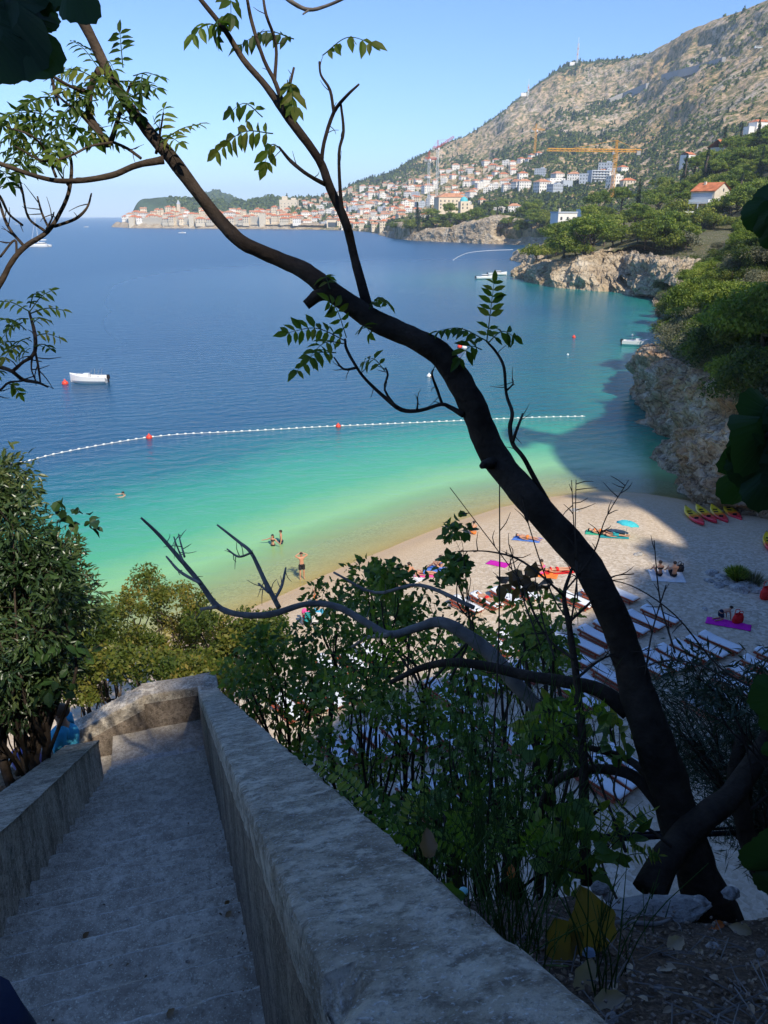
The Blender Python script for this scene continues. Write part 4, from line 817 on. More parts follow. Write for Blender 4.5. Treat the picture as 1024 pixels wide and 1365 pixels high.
POSE['sit'] = sym(dict(pel=(0, 0, .13), spi=(0, -.03, .30), che=(0, -.02, .50), nek=(0, .04, .67), hed=(0, .08, .79), top=(0, .08, .87), shoR=(.18, 0, .60), elbR=(.25, .14, .38), wriR=(.18, .33, .44), hipR=(.09, .02, .12), kneR=(.14, .42, .40), ankR=(.13, .72, .09), toeR=(.13, .86, .04)))
POSE['sit_back'] = sym(dict(POSE['sit'], elbR=(.27, -.16, .36), wriR=(.26, -.30, .06), elbL=(-.27, -.16, .36), wriL=(-.26, -.30, .06), kneR=(.12, .45, .16), ankR=(.12, .86, .08), toeR=(.13, .90, .18), kneL=(-.12, .40, .38), ankL=(-.12, .66, .09), toeL=(-.12, .80, .04)))
POSE['seat'] = sym(dict(pel=(0, 0, .55), spi=(0, -.02, .72), che=(0, .03, .92), nek=(0, .10, 1.08), hed=(0, .15, 1.19), top=(0, .15, 1.28), shoR=(.18, .06, 1.02), elbR=(.25, .12, .76), wriR=(.16, .34, .68), hipR=(.09, .02, .53), kneR=(.12, .45, .52), ankR=(.12, .46, .10), toeR=(.13, .61, .04)))
POSE['supine'] = sym(dict(pel=(0, 0, .12), spi=(0, .17, .12), che=(0, .37, .13), nek=(0, .54, .12), hed=(0, .66, .14), top=(0, .74, .15), shoR=(.18, .47, .12), elbR=(.27, .22, .08), wriR=(.26, -.03, .07), hipR=(.09, -.05, .11), kneR=(.12, -.46, .14), ankR=(.13, -.86, .08), toeR=(.16, -.92, .19)))
POSE['prone'] = sym(dict(POSE['supine'], toeR=(.16, -1.0, .04), elbR=(.34, .62, .07), wriR=(.14, .78, .07)))
POSE['knee_up'] = sym(dict(POSE['supine'], kneR=(.12, -.36, .46), ankR=(.12, -.62, .08), toeR=(.12, -.76, .05)))
POSE['crawl'] = sym(dict(pel=(0, 0, .50), spi=(0, .18, .52), che=(0, .38, .54), nek=(0, .53, .60), hed=(0, .63, .68), top=(0, .67, .76), shoR=(.15, .46, .54), elbR=(.20, .50, .30), wriR=(.18, .56, .05), hipR=(.09, -.02, .47), kneR=(.12, .06, .06), ankR=(.12, -.34, .07), toeR=(.12, -.46, .05)))
POSE['swim'] = sym(dict(pel=(0, -.45, -.35), spi=(0, -.28, -.28), che=(0, -.12, -.16), nek=(0, .0, .0), hed=(0, .05, .12), top=(0, .05, .20), shoR=(.18, -.03, -.06), elbR=(.38, .16, -.06), wriR=(.40, .40, -.03), hipR=(.09, -.5, -.38), kneR=(.14, -.85, -.5), ankR=(.15, -1.2, -.45), toeR=(.15, -1.35, -.45)))
POSE['arms_in'] = sym(dict(POSE['stand'], shoR=(.16, 0, 1.42), elbR=(.17, -.10, 1.14), wriR=(.06, -.15, .98)))
POSE['step'] = sym(dict(POSE['stand'], kneR=(.11, .20, .52), ankR=(.12, .22, .12), toeR=(.13, .38, .05), kneL=(-.11, -.02, .50), ankL=(-.12, -.16, .10), toeL=(-.13, -.02, .04)))
RAD = dict(pel=.125, spi=.115, che=.135, nek=.052, hed=.094, top=.070, sho=.062, elb=.042, wri=.030, hip=.088, kne=.056, ank=.038, toe=.030)
LINK = [('pel', 'spi'), ('spi', 'che'), ('che', 'nek'), ('nek', 'hed'), ('hed', 'top'), ('che', 'shoR'), ('shoR', 'elbR'), ('elbR', 'wriR'), ('che', 'shoL'), ('shoL', 'elbL'), ('elbL', 'wriL'), ('pel', 'hipR'), ('hipR', 'kneR'), ('kneR', 'ankR'), ('ankR', 'toeR'), ('pel', 'hipL'), ('hipL', 'kneL'), ('kneL', 'ankL'), ('ankL', 'toeL')]
def person(label, loc, rz, pose, wear=(), skin='skin', hair='hair', long_hair=False, scale=1.0, tilt=0.0, group=None, fem=False):
    J = {k: np.array(v, float) for k, v in POSE[pose].items()}; e = thing('person', loc, rz, label, 'person', group); e.scale = (scale,)*3
    names = list(J); vs = [tuple(J[k]) for k in names]; rad = [RAD[k[:3]]*(0.88 if fem and k[:3] in ('spi', 'che', 'sho', 'elb') else 1) for k in names]; ed = [(names.index(a), names.index(b)) for a, b in LINK]
    hands = []
    for s in 'RL':
        wv, el = J['wri'+s], J['elb'+s]; d = unit(wv-el); sd = unit(np.cross(d, [0, 0, 1] if abs(d[2]) < .9 else [0, 1, 0])); pm = wv+d*.075
        ia = names.index('wri'+s); vs.append(tuple(pm)); rad.append(.034); pi_ = len(vs)-1; ed.append((ia, pi_)); up = np.cross(d, sd)
        hands.append((pm, d, sd, up, wv))
    me = bpy.data.meshes.new('body'); me.from_pydata(vs, ed, []); tmp = bpy.data.objects.new('tmp', me); COL.objects.link(tmp); tmp.modifiers.new('s', 'SKIN')
    for i, sv in enumerate(me.skin_vertices[0].data): sv.radius = (rad[i], rad[i]*(0.72 if names[i][:3] in ('pel', 'spi', 'che') else 1) if i < len(names) else rad[i]*.55); sv.use_root = (i == names.index('pel'))
    sb = tmp.modifiers.new('d', 'SUBSURF'); sb.levels = sb.render_levels = 2
    dg = bpy.context.evaluated_depsgraph_get(); ev = tmp.evaluated_get(dg); m2 = ev.to_mesh(); B = MB()
    V = np.empty(len(m2.vertices)*3); m2.vertices.foreach_get('co', V); V = V.reshape(-1, 3); q = [tuple(p.vertices) for p in m2.polygons]
    B.add(V, [x for x in q if len(x) == 4]); t3 = [x for x in q if len(x) == 3]
    if t3: B.more(t3)
    ev.to_mesh_clear(); bpy.data.objects.remove(tmp)
    for pm, d, sd, up, wv in hands:          # five fingers rooted in the palm
        for k, (off, L) in enumerate(((-.026, .062), (-.009, .075), (.009, .070), (.025, .055))): p0 = pm+d*.012+sd*off; B.tube([p0, p0+d*L*.5-up*.004, p0+d*L*.9-up*L*.35], [.0085, .008, .0055], 6, sm=2)
        p0 = wv+d*.045-sd*.024; B.tube([p0, p0-sd*.028+d*.022, p0-sd*.034+d*.05-up*.01], [.011, .009, .006], 6, sm=2)
    hd, tp = J['hed'], J['top']; ax = unit(tp-hd); fw = unit(np.cross(np.array([1., 0, 0]), ax)); fw = -fw if (pose in ('supine', 'knee_up') and fw[2] < 0) or (pose not in ('supine', 'knee_up', 'prone') and fw[1] < 0) or (pose == 'prone' and fw[2] > 0) else fw
    B.tube([hd+fw*.085+ax*.015, hd+fw*.113-ax*.018, hd+fw*.092-ax*.028], [.008, .014, .008], 6)     # nose
    for s in (-1, 1): B.tube([hd+np.array([s*.088, 0, 0])-ax*.01, hd+np.array([s*.10, 0, 0])+ax*.025-fw*.01], [.010, .016], 6)
    body = B.build('body', MAT[skin], e, smooth=True, rnd=False)
    # face
    B = MB()
    for s in (-1, 1): B.tube([hd+fw*.080+np.array([s*.032, 0, 0])+ax*.008, hd+fw*.094+np.array([s*.032, 0, 0])+ax*.008], .011, 6)
    B.build('eyes', MAT['hair'], e, rnd=False); B = MB(); B.tube([hd+fw*.090-ax*.052-np.array([.022, 0, 0]), hd+fw*.096-ax*.055, hd+fw*.090-ax*.052+np.array([.022, 0, 0])], .007, 6, sm=2); B.build('mouth', MAT['pink_cloth'], e, rnd=False)
    B = MB(); c = hd+ax*.045-fw*.022; sx_ = unit(np.cross(ax, fw)); R = np.stack([sx_, fw, ax], 1)
    pr = [(0.001, .085), (.045, .075), (.082, .045), (.100, 0), (.100, -.03), (.078, -.07)]
    th = np.linspace(0, 2*np.pi, 15)[:-1]; Vv = np.array([[[r*math.cos(a), r*math.sin(a)*1.08, z+(0.035 if math.sin(a) > .4 and z < .01 else 0)] for a in th] for r, z in pr]); n = 14; k = len(pr); i = (np.arange(k-1)[:, None]*n+np.arange(n)); j = (np.arange(k-1)[:, None]*n+(np.arange(n)+1) % n)
    B.add((Vv.reshape(-1, 3)@R.T)+c, np.stack([i, i+n, j+n, j], -1).reshape(-1, 4))
    if long_hair: B.tube([hd-fw*.05, hd-fw*.10-ax*.10, J['nek']-fw*.09-ax*.08], [.09, .08, .04], 10, sm=3)
    B.build('hair', MAT[hair], e, smooth=True, rnd=False)
    for w_, mt in wear:
        B = MB()
        if w_ in ('shorts', 'trousers', 'briefs'):
            f_ = {'shorts': .62, 'trousers': 1, 'briefs': .12}[w_]; B.tube([J['pel']+(J['spi']-J['pel'])*.35, J['pel'], (J['hipR']+J['hipL'])/2-(J['spi']-J['pel'])*.15], [.145, .158, .135], 14, sm=3)
            for s in 'RL':
                a, b = J['hip'+s], J['kne'+s]
                if w_ == 'trousers': B.tube([a, a+(b-a)*.5, b, b+(J['ank'+s]-b)*.5, J['ank'+s]], [.118, .104, .085, .072, .070], 14, sm=4, wob=.06)
                else: B.tube([a-(b-a)*.05, a+(b-a)*f_*.6, a+(b-a)*f_], [.108, .106, .100], 12, sm=2, cap=False)
        if w_ == 'shirt':
            B.tube([J['pel'], J['spi'], J['che'], J['nek']*.55+J['che']*.45], [.155, .152, .172, .10], 16, sm=4, wob=.06)
            for s in 'RL': a, b = J['sho'+s], J['elb'+s]; B.tube([J['che']*.4+a*.6, a, a+(b-a)*.65], [.10, .085, .075], 12, sm=3, wob=.06)
        if w_ == 'top': B.tube([J['che']-(J['nek']-J['che'])*.25, J['che']+(J['nek']-J['che'])*.12], [.150, .150], 16, sm=3)
        B.build({'top': 'bikini_top', 'briefs': 'swim_briefs'}.get(w_, w_), MAT[mt], e, smooth=True, rnd=False)
    return e
def bz(x, y): return float(beach_z(np.array([x]), np.array([y]))[0])
def gb(u, v):
    h = hit(u, v, [BVB]); return h
# in and beside the water
q = gb(403, 772); person('man in black swim shorts standing at the water edge, hands behind his head', q, R_(200), 'hands_up', [('shorts', 'black_cloth')])
q = G(364, 727); person('woman in dark bikini wading waist-deep with both arms held out', (q.x, q.y, -0.88), R_(150), 'arms_out', [('top', 'black_cloth'), ('briefs', 'black_cloth')], fem=True, long_hair=True, scale=.96)
q = G(375, 724); person('bare-chested man wading waist-deep beside the woman with her arms out', (q.x, q.y, -0.80), R_(100), 'stand', [('shorts', 'navy_cloth')])
q = G(165, 660); person('swimmer alone in the deep blue water inside the buoy rope', (q.x, q.y, .06), R_(120), 'swim', skin='skin2')
q = gb(632, 712); person('bather sitting on the wet sand right at the waterline', q, R_(30), 'sit', [('shorts', 'orange_cloth')])
MAT_T = {}
def towel(label, u, v, rz, mat, L=1.8, Wd=.85, stripe=None, group=None):
    q = gb(u, v); n = 14; X, Y = np.meshgrid(np.linspace(-Wd/2, Wd/2, n), np.linspace(-L/2, L/2, 2*n), indexing='ij'); c, s = math.cos(rz), math.sin(rz)
    Z = np.array([bz(q.x+c*a-s*b, q.y+s*a+c*b) for a, b in zip(X.ravel(), Y.ravel())]).reshape(X.shape)-q.z+.035+.012*vnoise(np.stack([X*6, Y*6, 0*X+u], -1))
    B = MB(); B.grid(np.stack([X*c-Y*s, X*s+Y*c, Z], -1)); o = B.build('beach_towel', MAT[mat], smooth=True, rnd=False); o.location = q; m = o.modifiers.new('t', 'SOLIDIFY'); m.thickness = .012
    tag(o, label, 'towel', group)
    return q, rz
def lie(label, tw, pose, wear, off=(0, 0), flip=0, **k):
    q, rz = tw; c, s = math.cos(rz), math.sin(rz); x = q.x+c*off[0]-s*off[1]; y = q.y+s*off[0]+c*off[1]; return person(label, (x, y, bz(x, y)+.03), rz+flip, pose, wear, **k)
t_ = towel('pale blue towel under the lone sunbather near the shore', 703, 719, R_(60), 'blue_cloth'); lie('sunbather lying alone on a pale blue towel near the shore', t_, 'supine', [('briefs', 'orange_cloth')])
t_ = towel('green towel at the left of the pair beside the turquoise parasol', 800, 711, R_(70), 'green_cloth'); lie('sunbather with orange swimwear lying left of the turquoise parasol', t_, 'supine', [('briefs', 'orange_cloth'), ('top', 'orange_cloth')], fem=True)
t_ = towel('dark teal towel closest to the turquoise parasol', 818, 715, R_(78), 'teal_cloth'); lie('sunbather in teal shorts lying next to the turquoise parasol', t_, 'prone', [('shorts', 'teal_cloth')])
t_ = towel('white towel under the group of sunbathers near the leafy twig', 546, 770, R_(40), 'white_cloth'); lie('sunbather in white shorts sitting on a white towel in the shore group', t_, 'sit_back', [('shorts', 'white_cloth')])
lie('bare-backed sunbather lying at the left end of the shore group', t_, 'prone', [('briefs', 'pink_cloth')], off=(-1.0, -.2))
t_ = towel('bright pink towel in the middle of the shore group', 566, 766, R_(75), 'pink_cloth'); lie('sunbather lying on the bright pink towel', t_, 'supine', [('briefs', 'blue_cloth')], fem=True)
t_ = towel('blue towel at the right end of the shore group', 588, 760, R_(60), 'blue_cloth'); lie('person in blue swimwear sitting at the right end of the shore group', t_, 'sit', [('top', 'blue_cloth'), ('briefs', 'blue_cloth')], fem=True, long_hair=True)
t_ = towel('magenta towel lying empty above the first row of loungers', 664, 752, R_(55), 'magenta_cloth', 1.3, .7)
t_ = towel('pale towel under the couple sitting in the shade', 889, 768, R_(80), 'white_cloth', 1.8, 1.6)
lie('dark-haired person in a black top sitting on the left half of the pale towel', t_, 'sit', [('top', 'black_cloth'), ('briefs', 'black_cloth')], off=(-.1, .42), flip=R_(-70), fem=True)
lie('dark-haired bare-backed person sitting on the right half of the pale towel', t_, 'sit', [('shorts', 'black_cloth')], off=(-.1, -.34), flip=R_(-70))
def bag(label, u, v, mat, s=.4, hnd=True, among=None, rz=.3):
    q = hit(u, v, among or [BVB]); e = thing('beach_bag', q, rz, label, 'bag'); B = MB(); B.lathe([(s*.5, 0), (s*.62, s*.2), (s*.6, s*.6), (s*.42, s*.95), (s*.36, s*.9), (s*.5, s*.3), (0, s*.25)], n=14, sy=.55); B.build('body', MAT[mat], e, smooth=True, rnd=False)
    for k in (-1, 1): B = MB(); B.tube([(-s*.3, k*s*.2, s*.85), (-s*.2, k*s*.22, s*1.3), (s*.2, k*s*.22, s*1.3), (s*.3, k*s*.2, s*.85)], .018, 6, sm=4); B.build('handle', MAT[mat], e, smooth=True, rnd=False)
    return e
bag('small black bag on the pebbles right of the seated couple', 906, 762, 'black_cloth', .42)
t_ = towel('vivid purple mat beside the crawling child', 971, 832, R_(62), 'magenta_cloth', 2.0, .75)
q = gb(960, 826); person('child with dark hair kneeling forward onto the vivid purple mat', q, R_(-75), 'crawl', [('shorts', 'navy_cloth')], scale=.85)
bag('red and pink beach bag beside the purple mat', 983, 830, 'red_cloth', .5)
def deck_chair(label, loc, rz, mat):
    e = thing('deck_chair', loc, rz, label, 'deck chair'); 
    B = MB(); B.box((0, 0, .36), (.5, .5, .04)); B.build('seat', MAT[mat], e, rnd=False); B = MB(); B.box((0, -.3, .66), (.5, .04, .58), Matrix.Rotation(.25, 4, 'X')); B.build('backrest', MAT[mat], e, rnd=False)
    for x in (-.24, .24):
        for y in (-.24, .24): B = MB(); B.tube([(x, y, 0), (x, y, .36)], .018, 6); B.build('leg', MAT['white_paint'], e, rnd=False)
q = gb(411, 833); deck_chair('low deck chair at the left of the shore pair by the leafy trees', q, 0.4, 'teal_cloth'); person('person in a pink top seated on a low chair near the water', (q.x, q.y, q.z-.16), .4, 'seat', [('shirt', 'pink_cloth'), ('shorts', 'red_cloth')])
q = gb(425, 834); deck_chair('low deck chair at the right of the shore pair by the leafy trees', q, -.2, 'white_cloth'); person('person in a light blue shirt seated on a low chair near the water', (q.x, q.y, q.z-.16), -.2, 'seat', [('shirt', 'sky_cloth'), ('shorts', 'white_cloth')])
q = gb(421, 806); person('small child standing on the wet sand beyond the two seated people', q, 2.6, 'stand', [('shorts', 'orange_cloth')], scale=.6)
# parasol
q = gb(833, 716); e = thing('parasol', q, 0, 'open turquoise parasol tilted over the sand near two sunbathers', 'parasol'); e.rotation_euler = (R_(-6), R_(8), 0); e.scale = (.72, .72, .62)
MAT['turq_cloth'] = simple('turquoise_canvas', (0.06, 0.50, 0.55), .8)
B = MB(); n = 8; th = np.linspace(0, 2*np.pi, 33)[:-1]; pr = [(0.01, 1.72), (.35, 1.68), (.7, 1.55), (1.0, 1.36)]; V = np.array([[[r*math.cos(a)*(1-.05*(r)*abs(math.sin(4*a))), r*math.sin(a)*(1-.05*r*abs(math.sin(4*a))), z+.06*r*abs(math.sin(4*a))] for a in th] for r, z in pr]); B.grid(np.concatenate([V, V[:, :1]], 1)); c_ = B.build('canopy', MAT['turq_cloth'], e, smooth=True, rnd=False); c_.modifiers.new('t', 'SOLIDIFY').thickness = .01
B = MB(); B.tube([(0, 0, -.3), (0, 0, 1.8)], .018, 8); B.build('pole', MAT['white_paint'], e, rnd=False)
for k in range(8): a = k*math.pi/4; B = MB(); B.tube([(0, 0, 1.25), (.6*math.cos(a), .6*math.sin(a), 1.56)], .006, 4); B.build('rib', MAT['white_paint'], e, rnd=False)

# loungers
MAT['lounger_white'] = simple('white_lounger_mattress', (0.74, 0.77, 0.80), .6, .3, .05, 5, .1, .01); MAT['red_wood'] = simple('red_brown_timber', (0.30, 0.07, 0.035), .6, .3, .25, 8, .2, .01)
L0 = thing('sun_lounger', (0, 0, 0), 0); L, Wd = 1.9, .6
def lounger_parts(L0):
    B = MB(); g = np.linspace(-L/2, L/2, 17); A = np.array([[[x, y, .36+.02*math.cos(x/Wd*3)+(.07*max(0, (y-.35)/.6)**1.2 if y > .35 else 0)] for y in g] for x in np.linspace(-Wd/2+.02, Wd/2-.02, 7)]); B.grid(A, flip=False); o = B.build('mattress', MAT['lounger_white'], L0, smooth=True, rnd=False); s = o.modifiers.new('t', 'SOLIDIFY'); s.thickness = .07; s.offset = -1
    B = MB()
    for x in (-Wd/2, Wd/2): B.box((x, 0, .28), (.05, L, .07))
    for y in (-L/2+.03, 0.35, L/2-.03): B.box((0, y, .275), (Wd-.055, .05, .05))
    B.build('frame', MAT['red_wood'], L0, rnd=False)
    for x in (-Wd/2, Wd/2):
        for y in (-L/2+.2, L/2-.2): B = MB(); B.box((x, y, .09), (.055, .07, .32)); B.build('leg', MAT['red_wood'], L0, rnd=False)
    for k in (0,): B = MB(); B.box((-Wd/2-.10-.12*k, -.05, .17), (.10, L*.86, .03)); B.build('side_board', MAT['red_wood'], L0, rnd=False)
lounger_parts(L0); KIDS_L = kids(L0)
LP = []
def lrow(u0, v0, u1, v1, n, skip=()):
    a, b = gb(u0, v0), gb(u1, v1)
    for i in range(n):
        if i in skip: continue
        f = i/max(1, n-1); LP.append((a.x+(b.x-a.x)*f, a.y+(b.y-a.y)*f))
lrow(827, 797, 769, 806, 3); lrow(880, 826, 816, 846, 4)
lrow(796, 854, 764, 880, 3); lrow(960, 863, 862, 893, 6); lrow(816, 910, 770, 934, 3)
lrow(1036, 885, 942, 953, 6); lrow(837, 1024, 800, 1050, 3); lrow(700, 795, 622, 812, 4, ()); lrow(735, 850, 640, 872, 5); lrow(700, 900, 590, 930, 5); lrow(560, 985, 452, 1010, 5)
lrow(470, 925, 385, 950, 4); lrow(640, 965, 590, 985, 3); lrow(740, 985, 690, 1000, 3); lrow(655, 1052, 560, 1075, 4); lrow(500, 880, 440, 895, 3)
c_ = gb(843, 850); d0 = gb(880, 824-8); A0, B0 = gb(933.5, 850), gb(984.5, 870); lang = math.atan2(B0.y-A0.y, B0.x-A0.x)+math.pi/2
rr_ = random.Random(5); first = True
for i, (x, y) in enumerate(LP):
    o = L0 if i == 0 else copy_tree(L0, None, KIDS_L)
    o.location = (x, y, bz(x, y)-.02); o.rotation_euler = (0, 0, lang+rr_.uniform(-.05, .05))
    near = min(range(len(LP)), key=lambda j: 1)
    ux, uv = to_px(np.array([[x, y, 2.0]])); ux, uv = ux[0], uv[0]
    if ux > 890 and uv < 905: w_ = 'nearest the purple mat'
    elif ux > 890: w_ = 'in the bottom right row'
    elif ux > 790 and uv < 850: w_ = 'just right of the leaning trunk'
    elif ux > 740: w_ = 'beside or behind the leaning trunk'
    elif uv < 830: w_ = 'nearest the sunlit bathers'
    else: w_ = 'half hidden behind the leafy shrubs'
    tag(o, 'white sun lounger with red-brown timber sides '+w_, 'sun lounger', 'sun loungers '+w_)
# sunlit people at the loungers
q = LP[30]; person('tanned person lying on a sunlit lounger nearest the shore group', (q[0], q[1], bz(*q)+.26), lang, 'supine', [('briefs', 'red_cloth')])
for i, (u, v, r, lb, cl) in enumerate([(722, 766, 70, 'tanned sunbather in pink sitting among the loungers left of the leaning trunk', 'pink_cloth'), (742, 762, 95, 'tanned sunbather lying just left of the leaning trunk', 'red_cloth')]):
    t_ = towel(['orange towel at the left of the pair by the trunk', 'red-brown towel closest to the leaning trunk'][i], u, v, R_(r), ['orange_cloth', 'red_cloth'][i]); lie(lb, t_, ['sit', 'supine'][i], [('briefs', cl), ('top', cl)], fem=True)

# kayaks
m, t, o_ = M('kayak_plastic'); v = coords(t, 'O'); sp = t.nodes.new('ShaderNodeSeparateXYZ'); t.links.new(v, sp.inputs[0]); f = math_(t, 'ADD', math_(t, 'MULTIPLY', sp.outputs[0], .3), .5); f = math_(t, 'ADD', f, math_(t, 'MULTIPLY', math_(t, 'SUBTRACT', noise(t, v, 3.0, 3), .5), .25))
c = ramp(t, f, [(0.30, (0.75, 0.02, 0.05)), (0.44, (0.80, 0.10, 0.03)), (0.56, (0.80, 0.42, 0.01)), (0.7, (0.80, 0.56, 0.02))]); princ(t, o_, c, .35, .5); MAT['kayak'] = m
def kayak(label, q, rz, group='sit-on-top kayaks on the pebbles'):
    e = thing('kayak', q, rz, label, 'kayak', group); Lk = 3.3; n = 25; B = MB(); A = []
    for x in np.linspace(-Lk/2, Lk/2, n):
        s = abs(x)/(Lk/2); w_ = .38*(1-s**2.4)+.01; h0 = .02+.20*s**3; dk = .30+.12*s**2.5; ck = .13*max(0, 1-abs(abs(x-.1)-.45)/.42)
        A.append([(x, 0, h0), (x, w_*.55, h0+.01), (x, w_*.93, h0+.10*(1-s*.5)), (x, w_, .22+.14*s**2), (x, w_*.85, dk), (x, w_*.5, dk-ck), (x, 0, dk-ck), (x, -w_*.5, dk-ck), (x, -w_*.85, dk), (x, -w_, .22+.14*s**2), (x, -w_*.93, h0+.10*(1-s*.5)), (x, -w_*.55, h0+.01), (x, 0, h0)])
    B.grid(np.array(A), flip=True); B.build('hull', MAT['kayak'], e, smooth=True, rnd=False)
    for x in (-.55, .65): B = MB(); B.box((x, 0, .20), (.30, .28, .04)); B.box((x+.15, 0, .27), (.04, .28, .12)); B.build('seat', MAT['black_cloth'], e, rnd=False)
    for x in (-Lk/2+.12, Lk/2-.12): B = MB(); B.tube([(x, -.06, .42), (x, 0, .48), (x, .06, .42)], .012, 5, sm=3); B.build('handle', MAT['black_cloth'], e, rnd=False)
    return e
KL = ['leftmost of the four red and yellow kayaks on the pebbles', 'second from the left of the four red and yellow kayaks', 'third from the left of the four red and yellow kayaks', 'rightmost of the four red and yellow kayaks, nearest the cliff']
for lb, (a, b) in zip(KL, (((911, 682), (939, 703)), ((925, 680), (957, 700)), ((943, 680), (974, 700)), ((960, 679), (993, 696)))):
    p0, p1 = gb(*a), gb(*b); c = (p0+p1)/2; kayak(lb, c, math.atan2(p0.y-p1.y, p0.x-p1.x))
p0 = gb(1022, 735); kayak('fifth yellow kayak cut off by the right picture edge, apart from the four', p0+Vector((.5, .6, 0)), R_(75), 'kayak at the edge of the beach')
q = gb(1021, 800); bag('bright red bag on the pebbles at the right picture edge', 1022, 798, 'red_cloth', .7)

# boats
MAT['gelcoat'] = simple('white_gelcoat', (0.80, 0.80, 0.77), .3, .5, .03); MAT['steel'] = simple('stainless_tube', (0.6, 0.6, 0.6), .25, .5, .05, metal=.9); MAT['float_red'] = simple('red_buoy_plastic', (0.75, 0.06, 0.03), .4, .4, .05); MAT['float_white'] = simple('white_float_plastic', (0.80, 0.80, 0.76), .4, .4, .05)
def hull(B, Lh, Wb, fb, z0=-.15, open_=True, n=18, bow=.4):
    A = []
    for i in range(n):
        s = i/(n-1); x = -Lh/2+Lh*s; w_ = Wb/2*(1-max(0, (s-.45)/.55)**2.3)+.01; sh = fb+bow*s**2.2; A.append([(x, 0, z0+.25*s**4), (x, w_*.6, z0+.08+.3*s**4), (x, w_*.92, fb*.35+.1*s), (x, w_, sh), (x, w_*.86, sh+.02), (x, w_*.8, (sh-fb*.55) if open_ and s < .8 else sh+.05), (x, 0, (sh-fb*.6) if open_ and s < .8 else sh+.12)])
    A = np.array(A); Bm = A[:, ::-1]*np.array([1, -1, 1]); B.grid(np.concatenate([A, Bm[:, 1:]], 1), flip=True); e = np.concatenate([A, Bm[:, 1:]], 1)[0]; c = e.mean(0); k = len(e); b = B.n; B.add(np.vstack([e, c]), [[i, i+1, k] for i in range(k-1)])
def boat(label, u, v, rz, Lh, Wb, cabin=False, frame=True, motor=True, name='motorboat', group=None):
    e = thing(name, G(u, v), rz, label, 'boat', group); B = MB(); hull(B, Lh, Wb, .8, open_=not cabin); B.build('hull', MAT['gelcoat'], e, smooth=False, rnd=False)
    B = MB(); B.box((Lh*.05, 0, .85), (.7, Wb*.35, .7)); B.box((-Lh*.2, 0, .55), (.5, Wb*.6, .35)); B.build('console', MAT['gelcoat'], e, rnd=False)
    if cabin: B = MB(); B.box((0, 0, 1.1), (Lh*.4, Wb*.62, .9), taper=.8); cb = B.build('cabin', MAT['gelcoat'], e, rnd=False); B = MB(); B.box((0, 0, 1.25), (Lh*.385, Wb*.60, .36), taper=.9); B.build('cabin_window', MAT['pane'], cb, rnd=False)
    if frame:
        B = MB(); 
        for x in (-Lh*.1, -Lh*.3): B.tube([(x, -Wb*.42, .6), (x-.25, -Wb*.38, 1.7), (x-.25, Wb*.38, 1.7), (x, Wb*.42, .6)], .03, 6, sm=4)
        B.build('canopy_frame', MAT['steel'], e, smooth=True, rnd=False)
    if motor: B = MB(); B.box((-Lh/2-.2, 0, .75), (.4, .35, .5), taper=.75); B.box((-Lh/2-.2, 0, .2), (.15, .12, .8)); B.build('outboard_motor', MAT['black_cloth'], e, rnd=False)
    return e
boat('open white motorboat moored alone left of centre beside a small orange buoy', 119, 510, math.pi+.05, 4.6, 1.8)
boat('left of two white motorboats moored off the headland', 646, 372, .15, 6.0, 2.3, cabin=True, group='two motorboats off the headland')
boat('right of two white motorboats moored off the headland, with cabin', 663, 367, .1, 7.0, 2.5, cabin=True, group='two motorboats off the headland')
boat('small white boat near the shaded cliff on the right', 848, 461, -.45, 4.4, 1.7, frame=False)
for u, v, s, lb in ((115, 303, 9, 'tiny white boat left of the old town point'), (22, 299, 8, 'tiny white boat far left near the horizon'), (243, 311, 9, 'tiny white boat in front of the old town wall'), (8, 288.8, 14, 'distant boat on the horizon at far left'), (140, 289.0, 16, 'distant yacht on the horizon left of the old town')):
    boat(lb, u, v, .2, s, s*.3, cabin=True, frame=False, motor=False, name='boat')
# sailing catamaran
q = G(54, 329); e = thing('sailing_catamaran', q, math.pi*.98, 'white sailing catamaran with a tall bare mast at far left', 'catamaran')
for s in (-1, 1): B = MB(); hull(B, 13, 1.6, 1.3, -.3, False, bow=.5); B.v = [x+np.array([0, s*3.0, 0]) for x in B.v]; B.build('hull', MAT['gelcoat'], e, rnd=False)
B = MB(); B.box((-.8, 0, 1.5), (8, 5.4, .6)); B.box((-1.2, 0, 2.4), (5.5, 4.4, 1.4), taper=.75); dk = B.build('cabin', MAT['gelcoat'], e, rnd=False); B = MB(); B.box((-1.2, 0, 2.45), (5.3, 4.25, .6), taper=.9); B.build('cabin_window', MAT['pane'], dk, rnd=False)
B = MB(); B.tube([(.8, 0, 1.5), (.8, 0, 19.5)], [.16, .10], 8); B.tube([(.8, 0, 4.2), (-5, 0, 4.4)], .14, 8); B.build('mast', MAT['gelcoat'], e, rnd=False)
B = MB(); B.tube([(.6, 0, 4.5), (-4.9, 0, 4.75)], [.28, .2], 8); B.build('furled_sail', MAT['white_cloth'], e, rnd=False)
B = MB(); B.tube([(.8, 0, 18.5), (6.4, 0, 1.6)], .10, 6); B.build('furled_jib', MAT['white_cloth'], e, rnd=False)
for s in (-1, 1): B = MB(); B.tube([(.8, 0, 17), (-.6, s*3.2, 1.4)], .03, 4); B.build('shroud', MAT['steel'], e, rnd=False)
